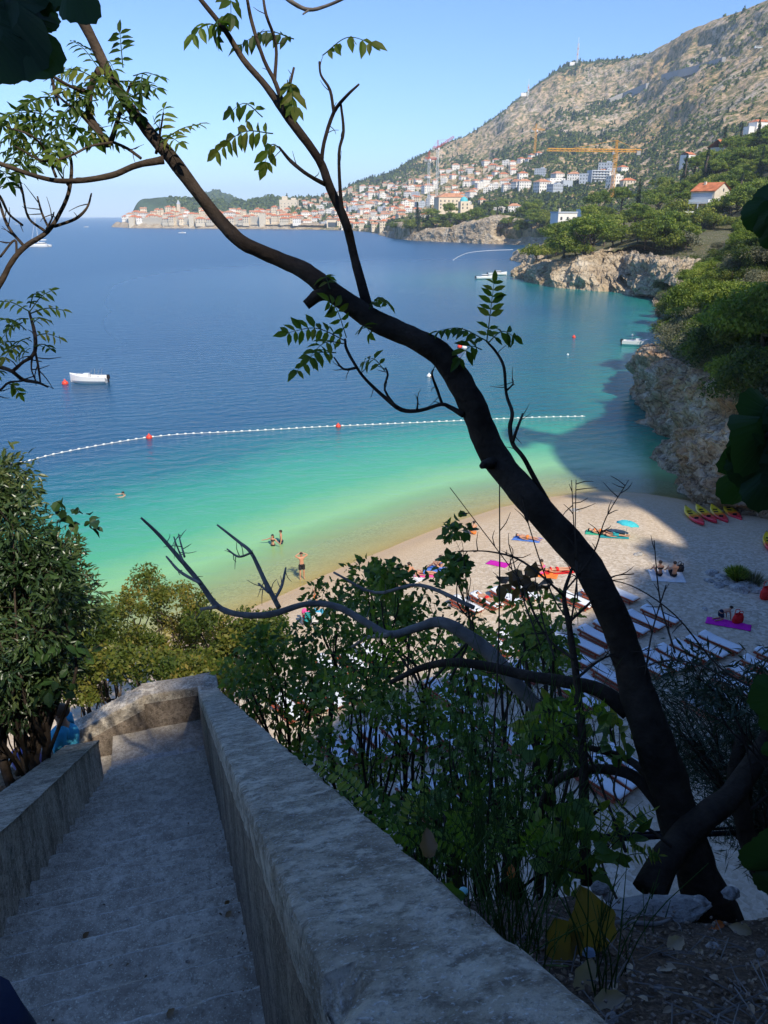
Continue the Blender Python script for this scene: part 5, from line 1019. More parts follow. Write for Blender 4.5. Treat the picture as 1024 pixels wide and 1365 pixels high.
# buoy rope
rope_px = [(-20, 622), (27, 617), (70, 606), (120, 596), (165, 588), (199, 583), (240, 579), (300, 576), (360, 573), (420, 569.5), (451, 568), (520, 565), (600, 561.5), (700, 557), (780, 555)]
rp = catmull([tuple(G(u, v)) for u, v in rope_px], 400); seg = np.r_[0, np.cumsum(np.linalg.norm(np.diff(rp, axis=0), axis=1))]
r0 = thing('buoy_rope', rp[200], 0, 'long line of small pale floats marking off the swimming area', 'buoy line'); o0 = np.array(rp[200]); B = MB(); B.tube(rp-o0+[0, 0, .01], .025, 4); B.build('rope', MAT['float_white'], r0, rnd=False)
def at_s(x): return np.array([np.interp(x, seg, rp[:, i]) for i in range(3)])
fm = None; cnt = 0
for x in np.arange(.5, seg[-1], .78):
    if fm is None: B = MB(); B.lathe([(0, -.13), (.06, -.12), (.085, -.04), (.085, .04), (.06, .12), (0, .13)], n=8); fo = B.build('float', MAT['float_white'], r0, smooth=True, rnd=False); fm = fo.data
    else: fo = bpy.data.objects.new('float', fm); COL.objects.link(fo); fo.parent = r0
    p = at_s(x); d = at_s(x+.3)-p; fo.location = p-o0+[0, 0, .03]; fo.rotation_euler = (math.pi/2, 0, math.atan2(d[1], d[0])-math.pi/2); cnt += 1
    if cnt > 98 and x < 0: break
print('floats', cnt)
def buoy(label, u, v, mat, s, group=None):
    e = thing('buoy', G(u, v), 0, label, 'buoy', group); B = MB(); B.lathe([(0, -.3*s), (.5*s, -.1*s), (.55*s, .15*s), (.42*s, .45*s), (.15*s, .62*s), (.12*s, .8*s), (0, .82*s)], n=14); B.build('body', MAT[mat], e, smooth=True, rnd=False)
    B = MB(); B.tube([(-.07*s, 0, .8*s), (0, 0, .95*s), (.07*s, 0, .8*s)], .03*s, 6, sm=3); B.build('ring', MAT['steel'], e, rnd=False); return e
buoy('red buoy on the float line above the lone swimmer', 199, 584, 'float_red', .55); buoy('red buoy on the float line in mid picture', 451, 569, 'float_red', .5)
buoy('small orange buoy beside the open white motorboat', 87, 512, 'float_red', .75); buoy('red buoy far out near the right-hand cliff', 765, 450, 'float_red', .6)
buoy('red buoy seen between the pinnate leaves and the trunk', 613, 463, 'float_red', .8); buoy('white buoy beside the red one near the leaning trunk', 619, 464, 'float_white', .8); buoy('white buoy left of the leaning trunk', 572, 502, 'float_white', .6); buoy('tiny white buoy off the right-hand cliff', 757, 473, 'float_white', .3); buoy('white buoy above the small boat by the cliff', 843, 447, 'float_white', .35)
q = G(575, 503); person('swimmer just left of the leaning trunk, farther out than the float line', (q.x, q.y, -.02), 2.0, 'swim')
fl = catmull([tuple(G(604, 347)), tuple(G(614, 341)), tuple(G(628, 336.5)), tuple(G(655, 334)), tuple(G(684, 333))], 40); B = MB(); B.tube(fl-fl[0]+[0, 0, .05], .13, 5); o = B.build('float_line', MAT['float_white'], rnd=False); o.location = fl[0]; tag(o, 'thin curved white float line on the water in front of the sea cave', 'float line')
# plants, rocks on the beach
MAT['beach_rock'] = rockmat('beach_rock', [(0.26, 0.24, 0.22), (0.45, 0.43, 0.40), (0.60, 0.58, 0.55)], 2.2, .05, (0.36, 0.30, 0.24))
def rock(label, p, s, seed, mat='beach_rock', group=None, name='rock', sq=.6, n=18):
    th = np.linspace(0, 2*np.pi, n*2); ph = np.linspace(0, np.pi, n); T, Ph = np.meshgrid(th, ph, indexing='ij'); D = np.stack([np.cos(T)*np.sin(Ph), np.sin(T)*np.sin(Ph), np.cos(Ph)], -1)
    rr = 1+.35*fbm(D+seed*7, 1.4, 4, .5, seed)+.12*np.round(fbm(D+seed, 2.2, 2, .5, seed+5)*3)/3; B = MB(); B.grid(D*rr[..., None]*np.array(s)*np.array([1, 1, sq])); o = B.build(name, MAT[mat], smooth=False, rnd=False); o.location = p; o.rotation_euler = (0, 0, seed); return tag(o, label, 'rock', group)
for i, (u, v, s) in enumerate([(950, 765, .45), (962, 772, .5), (972, 779, .4), (958, 781, .35), (985, 786, .55), (998, 781, .5), (1010, 788, .4), (975, 768, .35), (946, 775, .3), (1003, 770, .4), (990, 773, .35)]):
    rock('pale angular rock in the pile around the beach shrub', gb(u, v), (s, s*.8, s*.8), i+1, group='rocks around the beach shrub')
for i, (u, v, s) in enumerate([(767, 681, .4), (852, 739, .35), (940, 812, .2), (1008, 672, 1.2), (1022, 668, 1.5)]): rock(['flat rock at the shaded waterline', 'lone rock on open pebbles above the seated couple', 'small stone left of the purple mat', 'boulder at the foot of the cliff behind the kayaks', 'larger boulder at the cliff foot, at the right edge'][i], gb(u, v), (s, s*.7, s*.6), i+31)
def tuft(name, label, p, n, h, sp, leaf, seed, cat='shrub', w_=.02):
    g = np.random.default_rng(seed); B = MB(); a = g.uniform(0, 6.28, n); le = g.uniform(.1, 1, n)*sp; base = np.stack([np.cos(a)*le*.3, np.sin(a)*le*.3, 0*a], 1); tip = np.stack([np.cos(a)*le, np.sin(a)*le, h*g.uniform(.6, 1, n)*(1-.4*(le/sp)**2)], 1); s = unit(np.cross(tip-base, rdir(n, g)))*w_; md = (base+tip)/2+[0, 0, .08*h]
    V = np.stack([base-s, base+s, md+s, md-s, tip], 1); i = np.arange(n)[:, None]*5; r = g.random(n); B.add(V.reshape(-1, 3), i+np.array([[0, 1, 2, 3]]), 0, r); B.more(i+np.array([[3, 2, 4]])+B.n-5*n, 0); B.r[3][-1] = r; o = B.build(name, leaf); o.location = p; return tag(o, label, cat)
tuft('beach_shrub', 'round bright green shrub growing from the rock pile on the beach', gb(982, 775)+Vector((0, 0, .1)), 900, .95, .85, MAT['leaf_pine'], 3)
tuft('beach_grass', 'thin grey-green grasses beside the round beach shrub', gb(1004, 780), 260, 1.0, .9, MAT['leaf_grey'], 4, 'grass plant', .012)
# ------------------------------------------------------------ stairs and parapets
MAT['step_edge'] = concrete('worn_step_edge', (0.44, 0.41, 0.37), (0.28, 0.26, 0.23), (0.62, 0.59, 0.54), 0.5, 0.8, 0.012)
def S3(a, b, z): return np.array([a*DH[0]+b*DB[0], a*DH[1]+b*DB[1], z])
ZF = 18.45
def stair_grid():
    prof = []; a = -2.6; k = 0; run = .29; rise = run*SLP
    while a < 8.69:
        z = ZF-SLP*a; prof += [(a+.004, z-.012), (a+.018, z-.001), (a+run*.5, z-.006), (a+run-.02, z-.002), (a+run-.003, z-.014), (a+run, z-.03), (a+run+.002, z-rise+.004)]; a += run
    zl = ZF-SLP*a; prof += [(a+.01, zl), (a+.3, zl), (9.62, zl)]
    return np.array(prof), zl
prof, ZL = stair_grid()
nb = 46; bb = np.linspace(-1.06, .15, nb); A = np.array([[S3(a, b, z) for b in bb] for a, z in prof])
n1 = fbm(A, 3.0, 4, .5, 101); n2 = fbm(A, 18, 3, .5, 103); A[..., 2] += n1*.008+n2*.004; A += (n2*.007)[..., None]*np.array([DH[0], DH[1], 0])+(fbm(A, 2.2, 2, .5, 105)*.006)[..., None]*np.array([DH[0], DH[1], 0])
B = MB(); B.grid(A, flip=False); mi = np.zeros((len(prof)-1, nb-1), int); kk = np.arange(len(prof)-1) % 7; mi[(kk == 6) | (kk == 0) | (kk == 3)] = 1; mi = np.where(fbm(A[:-1, :-1], 6, 3, .6, 111) > -.25, mi, 0); B.m[4][0] = mi.ravel()
# landing to the left and the second flight going down to the left
st = [(0.15, ZL), (-.60, ZL)]; b_ = -.60; z = ZL
prof2 = [(-1.04+1.02, ZL+.001)]
P2 = [(-.55, ZL)]
for k in range(16): P2 += [(b_+.02, z), (b_, z-.012), (b_-.003, z-.15)]; z -= .155; b_ -= .34
P2.append((b_, z)); A2 = np.array([[S3(a, b, z) for a in np.linspace(7.6, 9.65, 20)] for b, z in P2]); A2[..., 2] += fbm(A2, 5, 3, .5, 107)*.010; B.grid(A2)
A3 = np.array([[S3(a, b, ZL+.002) for a in np.linspace(8.69, 9.65, 10)] for b in np.linspace(-.56, -1.05, 3)]) if False else None
stairs = tag(B.build('stairs', [MAT['step'], MAT['step_edge']], smooth=False, rnd=False), kind='structure')
def wall_run(name, parent, a0, a1, b0, b1, ztop, hin, hout, seed, mt='parapet_top', ms='parapet_side', along='a', chip=None, ms2=None):
    """a wall along one stair axis: cross-section [b0 inner, b1 outer], top following ztop(t)"""
    L = abs(a1-a0); nt = max(6, int(L/.035)); ts = np.linspace(a0, a1, nt); w_ = b1-b0; sg = 1
    cs = [(0, -hin), (0, -hin*.66), (0, -hin*.33), (0, -.10), (.0, -.022), (.006, -.005), (.020, 0)]+[(w_*f, 0) for f in (.2, .32, .44, .56, .68, .8)]+[(w_-.020, 0), (w_-.006, -.006), (w_, -.025), (w_, -.2), (w_, -hout*.5), (w_, -hout)]
    hi = np.linspace(-hin, -.05, 14); cs = [(0, h) for h in hi]+cs[4:]
    A = []
    for t_ in ts:
        z = ztop(t_); A.append([(S3(t_, b0+c, z+h) if along == 'a' else S3(b0+c, t_, z+h)) for c, h in cs])
    A = np.array(A); n = fbm(A, 4, 4, .55, seed); n2 = fbm(A, 30, 3, .6, seed+3); tp = np.array([1.0 if h > -.06 else .7 for c, h in cs]); ed = np.array([1.0 if (-.05 < h < -.005) else 0 for c, h in cs])
    ctr = A.mean(1, keepdims=True); d = unit(np.cross(np.gradient(A, axis=0), np.gradient(A, axis=1)))
    if (d[nt//2, 16+2, 2]) < 0: d = -d
    A = A+d*((n*.008+n2*.007)*tp[None])[..., None]; e_n = np.clip(fbm(A, 9, 3, .6, seed+9), 0, 1); A[..., 2] -= e_n*ed[None]*.035
    if chip is not None:
        for cpt, r, dep_ in chip:
            q = np.linalg.norm((A-cpt)/np.array([r, r, r*1.4]), axis=-1); A[..., 2] -= dep_*np.exp(-q**4)*(1+.4*n2)
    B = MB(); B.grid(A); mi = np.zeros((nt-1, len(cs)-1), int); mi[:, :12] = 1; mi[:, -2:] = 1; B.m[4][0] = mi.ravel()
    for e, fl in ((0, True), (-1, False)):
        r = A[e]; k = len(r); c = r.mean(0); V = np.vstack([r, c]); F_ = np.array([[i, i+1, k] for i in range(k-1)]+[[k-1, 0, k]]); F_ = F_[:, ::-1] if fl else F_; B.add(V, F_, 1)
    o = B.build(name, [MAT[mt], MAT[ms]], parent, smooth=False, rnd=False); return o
rt = lambda a: max(19.45-SLP*a, 13.80) if a < 9.0 else 13.80+(19.45-SLP*9.0-13.80)*max(0, (9.5-a)/.5)
pw = thing('parapet_wall', (0, 0, 0), 0, 'thick weathered concrete parapet down the right side of the stairs and round the landing', 'parapet')
cp = DP(412, 1300, 1.04); wall_run('side_wall', pw, -2.4, 9.93, .140, .425, rt, 1.25, 4.0, 201, chip=[(np.array(cp), .055, .10), (np.array(DP(400, 1275, 1.10)), .03, .04)])
wall_run('end_wall', pw, .22, -.62, 9.60, 9.93, lambda b: 13.80, 1.2, 4.0, 203, along='b')
wall_run('lower_wall', pw, -.60, -7.0, 9.58, 9.91, lambda b: 13.80+(b+.60)*.43, 2.2, 4.0, 205, along='b')
lw = thing('low_wall', (0, 0, 0), 0, 'lower concrete wall along the left side of the stairs, ending before the landing', 'wall')
wall_run('wall_body', lw, -2.4, 7.9, -1.04, -1.37, lambda a: ZF+.68-SLP*a, 1.0, 3.0, 207, 'left_wall', 'left_wall')

# soil pocket beside the parapet
def soil_z(x, y):
    e = y+0.12*np.sin(x*2.3)+.05*np.sin(x*9); top = 18.93-0.77*(y-0.7)-0.10*np.maximum(0, x-0.5)
    return np.minimum(top, 19.3)-sstep(1.62, 2.3, e)*1.3-np.maximum(0, e-2.3)*1.5
X, Y = np.meshgrid(np.linspace(.10, 4.2, 330), np.linspace(-.6, 3.4, 320), indexing='ij'); a_, b__ = ab(X, Y); X = X+np.maximum(0, .44-b__)*1.0
Z = soil_z(X, Y); pn = np.stack([X, Y, Z], -1); Z = Z+fbm(pn, 3, 4, .6, 211)*.05+fbm(pn, 26, 4, .65, 213)*.018
a_, b__ = ab(X, Y); lim = 19.45-SLP*a_-.04; Z = np.where(b__ < .75, np.minimum(Z, lim+np.maximum(0, b__-.46)*1.0), Z)
B = MB(); B.grid(np.stack([X, Y, Z], -1)); soil = tag(B.build('soil', MAT['soil'], smooth=False, rnd=False), kind='structure'); BVS = bvh_of(soil)
FG = [BVS, BVK, BVB]
# ------------------------------------------------------------ near plants
MAT['bark_dark'] = simple('dark_tree_bark', (0.058, 0.044, 0.034), .95, .1, .5, 9, 1.0, .012)
MAT['bark_pale'] = simple('grey_dead_wood', (0.20, 0.18, 0.16), .9, .1, .35, 14, .8, .006)
MAT['leaf_ash'] = leafmat('pinnate_leaf', [(0.04, 0.075, 0.014), (0.07, 0.13, 0.02), (0.14, 0.20, 0.03), (0.22, 0.20, 0.05)], .5)
MAT['leaf_fig'] = leafmat('fig_leaf', [(0.022, 0.050, 0.018), (0.035, 0.08, 0.022), (0.06, 0.11, 0.03)], .3)
MAT['leaf_laurel'] = leafmat('laurel_leaf', [(0.022, 0.045, 0.018), (0.035, 0.07, 0.024), (0.06, 0.10, 0.03), (0.11, 0.13, 0.04)], .25, .35, .5)
MAT['leaf_shrub'] = leafmat('deciduous_shrub_leaf', [(0.055, 0.105, 0.03), (0.10, 0.18, 0.045), (0.16, 0.25, 0.055), (0.27, 0.30, 0.06)], .4)
MAT['leaf_lit'] = leafmat('olive_green_leaf', [(0.045, 0.075, 0.014), (0.085, 0.12, 0.02), (0.16, 0.17, 0.03), (0.26, 0.20, 0.045)], .4)
MAT['leaf_bright'] = leafmat('bright_fern_leaf', [(0.10, 0.18, 0.02), (0.17, 0.27, 0.03), (0.24, 0.34, 0.04)], .45)
MAT['leaf_needle'] = leafmat('fine_needle_twig', [(0.025, 0.045, 0.030), (0.04, 0.065, 0.042), (0.06, 0.085, 0.05)], .15)
MAT['leaf_dry'] = leafmat('dry_brown_leaf', [(0.12, 0.07, 0.035), (0.26, 0.16, 0.085), (0.42, 0.31, 0.19), (0.58, 0.48, 0.34)], .2)
def leaves(B, base, d, up, L, W_, m=0, r=.5, fold=.12, curl=.15):
    """many pointed folded leaves: base (n,3), direction d, upper side up"""
    base = np.asarray(base, float); n = len(base); d = unit(d); s = unit(np.cross(d, up)); u_ = np.cross(s, d); L = np.broadcast_to(np.asarray(L, float), (n,))[:, None]; W_ = np.broadcast_to(np.asarray(W_, float), (n,))[:, None]
    q = lambda a, b, c: base+d*L*a+s*W_*b+u_*(L*c)
    V = np.stack([q(0, 0, 0), q(.28, -.42, fold*.5), q(.30, 0, 0), q(.28, .42, fold*.5), q(.62, -.42, fold*.5-curl*.3), q(.64, 0, -curl*.3), q(.62, .42, fold*.5-curl*.3), q(1, 0, -curl)], 1)
    i = np.arange(n)[:, None]*8; b = B.n; r = np.broadcast_to(np.asarray(r, float), (n,)); B.add(V.reshape(-1, 3), i+np.array([[1, 2, 5, 4]]), m, r)
    for f in ([2, 3, 6, 5],): B.f[4].append(i+np.array([f])+b); B.m[4].append(np.full(n, m)); B.r[4].append(r)
    for f in ([0, 2, 1], [0, 3, 2], [4, 5, 7], [5, 6, 7]): B.f[3].append(i+np.array([f])+b); B.m[3].append(np.full(n, m)); B.r[3].append(r)
def pinnate(B, BT, p0, p1, sag, n, L, W_, g, r=None, hang=.35):
    p0, p1 = np.array(p0, float), np.array(p1, float); mid_ = (p0+p1)/2+np.array([0, 0, sag]); C = catmull([p0, mid_, p1], 2*n+2); BT.tube(C, np.linspace(.0022, .0008, len(C)), 4, cap=False)
    T = unit(np.gradient(C, axis=0)); k = np.arange(2, 2*n+1, 2); k = k[g.random(len(k)) > .06]; c = C[k]; tt = T[k]; side = unit(np.cross(tt, unit(np.array([.1, -.55, .8])+.3*g.normal(size=3)))); up = np.cross(side, tt)
    tone = g.random() if r is None else r
    for s in (-1, 1):
        d = side*s*.95+tt*.38+np.array([0, 0, -hang])+g.normal(size=c.shape)*.10; Lf = L*g.uniform(.8, 1.1, len(k))*(1-.25*np.abs(np.linspace(-1, 1, len(k)))**2)
        leaves(B, c, d, up+.25*g.normal(size=c.shape), Lf, W_*Lf/L, 0, np.clip(tone+g.normal(size=len(k))*.14, 0, 1), .16, .15)
    leaves(B, c[-1:], tt[-1:], up[-1:], L, W_, 0, tone)
def br(B, pts, d0, d1, sub=4, m=0, wob=.10, seed=1, n=9):
    """a limb seen through (px, py, width_px) points lying at depth d0..d1"""
    k = len(pts); ds = [d0+(d1-d0)*i/(k-1) for i in range(k)]; jit = np.random.default_rng(seed).normal(size=k)*.02; ds = [d+j for d, j in zip(ds, jit)]
    Q = [tuple(DP(p[0], p[1], d)) for p, d in zip(pts, ds)]; W_ = [p[2]*d/FPX/2 for p, d in zip(pts, ds)]; B.tube(Q, W_, n, m, sm=sub, wob=wob, seed=seed); return Q
def twiglets(B, Q, n, L, r, g):
    Q = catmull(np.array(Q), 60)
    for _ in range(n):
        i = g.integers(8, 58); T = unit(Q[i+1]-Q[i]); d = unit(T*.5+rdir(1, g)[0]*.8); B.tube([Q[i], Q[i]+d*L*.5, Q[i]+d*L*.9+rdir(1, g)[0]*L*.2], [r, r*.8, r*.4], 5, sm=2)
g = np.random.default_rng(12)
tree = thing('leaning_tree', DP(930, 1180, 2.7), 0, 'large dark leaning tree whose bent bare trunk crosses the whole view', 'tree'); TO = np.array(tree.location)
class OB(MB):
    def __init__(s, o): super().__init__(); s.o = np.array(o)
    def build(s, *a, **k): s.v = [x-s.o for x in s.v]; return super().build(*a, **k)
B = OB(TO)
trunk = [(955, 1230, 86), (930, 1165, 63), (905, 1090, 62), (878, 1005, 60), (852, 930, 54), (832, 860, 47), (803, 790, 45), (768, 735, 44), (705, 665, 43), (658, 605, 42), (627, 535, 40), (592, 478, 37), (556, 453, 34), (500, 427, 33), (440, 387, 30), (408, 362, 26), (368, 344, 22), (322, 322, 21), (290, 290, 20), (262, 255, 19), (230, 212, 21), (190, 165, 17), (152, 112, 15), (122, 50, 15), (98, 5, 18), (86, -40, 17)]
br(B, [(a, b, c*.88) for a, b, c in trunk], 2.7, 2.6, 5, wob=.16, seed=3, n=16)
br(B, [(446, 392, 20), (428, 392, 18), (408, 407, 13)], 2.66, 2.62, 3, wob=.3, seed=5); br(B, [(672, 618, 24), (655, 617, 18), (643, 621, 9)], 2.68, 2.62, 3, wob=.3, seed=6)
tk = B.build('trunk', MAT['bark_dark'], tree, smooth=True, rnd=False)
B = OB(TO)
up_ = br(B, [(492, 415, 15), (473, 345, 12), (462, 300, 12), (440, 250, 12), (425, 212, 11), (385, 157, 12), (355, 115, 9), (325, 80, 8), (300, 40, 7), (268, 0, 6), (250, -25, 6)], 2.66, 2.55, 5, seed=7)
tw = [br(B, [(382, 155, 8), (368, 112, 6), (352, 80, 5), (336, 30, 5), (329, -5, 4)], 2.6, 2.58, 4, seed=8), br(B, [(366, 110, 5), (368, 60, 4), (355, 20, 4), (350, -10, 3)], 2.6, 2.5, 4, seed=9),
      br(B, [(464, 310, 5), (455, 270, 5), (452, 205, 4), (458, 175, 4), (454, 135, 3)], 2.6, 2.55, 4, seed=10), br(B, [(428, 222, 6), (432, 190, 5), (445, 150, 5), (462, 128, 4), (479, 112, 2.5)], 2.6, 2.5, 4, seed=11),
      br(B, [(445, 150, 4), (440, 120, 4), (428, 100, 3), (426, 82, 3)], 2.58, 2.55, 4, seed=12), br(B, [(434, 246, 6), (412, 234, 5), (388, 215, 5), (372, 196, 3)], 2.6, 2.5, 4, seed=13),
      br(B, [(378, 150, 5), (385, 120, 4), (392, 90, 3)], 2.6, 2.6, 3, seed=14), br(B, [(218, 213, 11), (183, 220, 8), (148, 234, 8), (100, 241, 7), (60, 238, 6), (0, 218, 6), (-35, 203, 6)], 2.6, 2.4, 5, seed=15),
      br(B, [(133, 92, 10), (121, 118, 9), (119, 150, 9), (130, 172, 9), (142, 192, 9), (150, 183, 7), (160, 150, 5), (175, 110, 3)], 2.6, 2.55, 4, seed=16), br(B, [(152, 190, 4), (170, 198, 4), (188, 211, 4)], 2.58, 2.6, 3, seed=17),
      br(B, [(-25, 45, 4), (0, 60, 4), (55, 92, 4), (100, 118, 4), (138, 127, 3.5)], 2.2, 2.6, 4, seed=18), br(B, [(78, 140, 4), (70, 108, 4), (66, 85, 3), (64, 65, 3)], 2.5, 2.5, 4, seed=19), br(B, [(135, 182, 5), (105, 150, 4), (80, 130, 3), (70, 108, 3)], 2.56, 2.5, 4, seed=20),
      br(B, [(75, 236, 4), (60, 200, 3), (40, 180, 3), (10, 170, 2)], 2.5, 2.4, 4, seed=21), br(B, [(150, 190, 4), (120, 195, 3), (95, 207, 3), (60, 215, 3), (20, 195, 2)], 2.58, 2.4, 4, seed=22),
      br(B, [(208, 205, 4), (213, 180, 3), (218, 150, 2)], 2.6, 2.55, 3, seed=23), br(B, [(732, 672, 8), (714, 640, 7), (698, 610, 6), (684, 592, 6), (680, 570, 6), (683, 550, 5), (675, 525, 4), (672, 490, 4), (662, 470, 3.5), (649, 455, 3)], 2.66, 2.6, 4, seed=24),
      br(B, [(748, 700, 12), (740, 685, 10), (732, 672, 8)], 2.68, 2.66, 3, seed=25), br(B, [(683, 590, 5), (690, 570, 4), (697, 552, 3)], 2.6, 2.6, 3, seed=26), br(B, [(676, 520, 3), (684, 512, 2), (683, 505, 2)], 2.6, 2.6, 2, seed=27),
      br(B, [(618, 553, 9), (600, 543, 6), (588, 539, 5), (560, 547, 5), (535, 546, 6), (510, 527, 5), (487, 505, 4), (474, 487, 4), (462, 465, 4), (460, 452, 3)], 2.68, 2.6, 4, seed=28),
      br(B, [(530, 545, 4), (513, 520, 3), (517, 500, 3), (514, 490, 2)], 2.64, 2.6, 3, seed=29), br(B, [(590, 540, 4), (583, 520, 4), (576, 500, 3), (578, 492, 2)], 2.64, 2.6, 3, seed=30), br(B, [(476, 490, 4), (458, 492, 3), (445, 476, 2)], 2.62, 2.6, 3, seed=31), br(B, [(556, 546, 3), (557, 535, 2), (556, 530, 2)], 2.62, 2.6, 2, seed=41)]
br(B, [(838, 948, 26), (800, 920, 20), (760, 910, 17), (700, 900, 15), (650, 888, 13), (600, 883, 11), (560, 891, 9), (520, 910, 6)], 2.7, 2.9, 5, seed=32)
br(B, [(905, 1110, 26), (880, 1072, 20), (845, 1035, 16), (800, 1025, 13), (750, 1035, 12), (727, 1060, 10), (720, 1090, 9)], 2.7, 2.9, 5, seed=33); br(B, [(885, 1060, 16), (860, 1030, 12), (832, 1010, 10), (787, 997, 8)], 2.7, 2.8, 4, seed=34)
for q in tw: twiglets(B, q, 3, .05, .0016, g)
B.build('branches', MAT['bark_dark'], tree, smooth=True, rnd=False)
B, BT = OB(TO), OB(TO)
def pl(x0, y0, x1, y1, d=2.56, sag=.012, n=6, L=.052, W_=.021, r=None, hang=.35):
    px_ = math.hypot(x1-x0, y1-y0); n = max(4, int(px_/9)); pinnate(B, BT, DP(x0, y0, d+g.normal()*.05), DP(x1, y1, d+g.normal()*.07), sag, n, L, W_, g, r, hang)
UL = [(131, 90, 98, 55), (164, 90, 160, 42), (131, 107, 82, 92), (178, 101, 216, 104), (190, 100, 188, 128), (142, 82, 153, 96), (140, 112, 160, 142), (110, 125, 82, 120), (77, 131, 36, 139), (63, 153, 8, 157), (55, 164, 8, 182), (49, 191, 3, 204), (68, 175, 79, 219), (27, 175, 38, 216), (87, 153, 107, 186), (104, 186, 123, 189), (213, 195, 219, 142), (214, 190, 268, 165), (216, 186, 242, 192), (0, 227, 14, 246), (120, 130, 90, 150), (125, 140, 100, 172), (150, 120, 180, 138), (160, 130, 175, 160), (110, 110, 95, 135), (70, 140, 50, 178), (95, 160, 60, 190), (150, 150, 165, 178), (100, 100, 70, 112), (145, 100, 120, 125), (40, 160, 20, 190), (160, 108, 200, 122), (60, 200, 45, 225), (30, 200, 12, 222), (118, 160, 135, 190), (88, 190, 70, 212), (20, 150, 2, 172), (75, 160, 92, 205), (64, 65, 58, 70)]
for q in UL: pl(*q, L=.052, W_=.019)
for q in UL[6:14]+UL[20:36]: pl(q[0]+g.normal()*10, q[1]+g.normal()*9, q[2]+g.normal()*12, q[3]+g.normal()*12, L=.048, W_=.018)
for q in [(300, 38, 247, 60), (290, 36, 292, 52), (310, -8, 308, 26), (392, 52, 318, 62), (430, 74, 497, 58), (350, 156, 306, 150), (364, 178, 287, 204), (372, 196, 352, 222), (385, 110, 393, 150), (384, 112, 384, 135)]: pl(*q, L=.066, W_=.032, sag=.035, hang=.75)
for q in [(462, 455, 381, 444), (462, 450, 437, 400), (458, 458, 408, 480), (448, 470, 392, 498), (478, 445, 495, 447), (492, 412, 517, 405), (513, 494, 483, 486), (440, 385, 428, 378)]: pl(*q, L=.056, W_=.025, r=.75, sag=.03)
for q in [(650, 455, 574, 444), (650, 458, 687, 450), (642, 466, 610, 482)]: pl(*q, L=.060, W_=.026, sag=.03, hang=.5, r=.45)
pinnate(B, BT, DP(649, 455, 2.6), DP(659, 374, 2.6), 0, 9, .052, .022, g, .7, .0)
B.build('leaves', MAT['leaf_ash'], tree); BT.build('leaf_stalks', MAT['leaf_shrub'], tree, rnd=False)

def stem_thing(name, label, cat, limbs, d0, d1, mat, seed, twn=0, group=None):
    o0 = DP(limbs[0][0][0], limbs[0][0][1], d0); e = thing(name, o0, 0, label, cat, group); B = OB(o0); gg = np.random.default_rng(seed)
    for i, L_ in enumerate(limbs): q = br(B, L_, d0, d1, 5, seed=seed+i, wob=.14, n=10); (twiglets(B, q, twn, .07, .002, gg) if twn else None)
    B.build('branches', MAT[mat], e, smooth=True, rnd=False); return e, o0
stem_thing('dead_branch', 'long pale grey dead branch reaching left over the beach trees', 'branch', [
    [(735, 960, 18), (690, 915, 20), (655, 872, 20), (612, 840, 17), (585, 829, 15), (558, 836, 12), (520, 846, 11), (490, 831, 10), (450, 809, 9), (410, 805, 8), (360, 819, 9), (320, 819, 8), (290, 808, 8), (266, 776, 7), (240, 745, 6), (212, 713, 5), (188, 690, 3)],
    [(372, 810, 7), (352, 772, 6), (335, 737, 5), (318, 722, 4), (290, 700, 2.5)], [(366, 800, 4), (376, 780, 4), (381, 757, 2.5)], [(358, 790, 3), (345, 778, 3)], [(268, 778, 4), (240, 762, 4), (222, 742, 2.5)], [(290, 809, 5), (268, 812, 4)], [(246, 752, 3), (236, 728, 2), (232, 716, 2)], [(335, 737, 3), (318, 742, 3), (303, 732, 2)], [(246, 742, 3), (240, 720, 2), (238, 712, 1.5)], [(520, 846, 8), (490, 850, 5), (470, 862, 4)], [(632, 780+30, 6), (560, 780, 5), (500, 790, 4), (445, 763, 3)]], 2.9, 3.3, 'bark_pale', 300, 5)
stem_thing('crooked_stem', 'second trunk leaning right across the foot of the leaning tree', 'trunk', [[(865, 1190, 46), (885, 1150, 40), (915, 1112, 38), (945, 1085, 35), (975, 1060, 32), (1010, 1010, 28), (1040, 960, 24)]], 2.45, 2.8, 'bark_dark', 320)
stem_thing('crooked_stem', 'thin dark trunk at the right edge beside the leaning tree', 'trunk', [[(1015, 1165, 26), (998, 1125, 24), (988, 1075, 24), (980, 1030, 20), (990, 980, 16)]], 2.9, 2.95, 'bark_dark', 330)
sap, so_ = stem_thing('sapling', 'thin upright dark sapling just left of the leaning trunk', 'sapling', [[(782, 1180, 16), (779, 1100, 14), (777, 1000, 12), (768, 900, 10), (758, 830, 8), (752, 795, 6), (760, 765, 4), (776, 720, 3)], [(752, 795, 4), (725, 770, 3), (690, 745, 3), (650, 735, 2), (610, 735, 1.5)], [(758, 830, 4), (790, 800, 3), (815, 770, 2), (845, 765, 1.5)], [(766, 880, 4), (730, 850, 3), (705, 800, 3), (700, 760, 2)], [(768, 905, 4), (800, 880, 3), (830, 868, 2)], [(776, 990, 4), (740, 960, 3), (715, 915, 2)], [(760, 840, 3), (770, 760, 2), (765, 700, 1.5), (762, 640, 1)], [(752, 790, 2.5), (790, 740, 2), (808, 690, 1.5), (838, 640, 1)]], 2.55, 2.7, 'bark_dark', 340, 12)
B = OB(so_); gg = np.random.default_rng(3); c0 = np.array(DP(700, 776, 2.6)); n = 16; leaves(B, c0+gg.normal(size=(n, 3))*[.03, .02, .02], rdir(n, gg), rdir(n, gg), .055, .045, 0, gg.random(n)*.3, .2, .6); B.build('withered_leaves', MAT['leaf_dry'], sap)

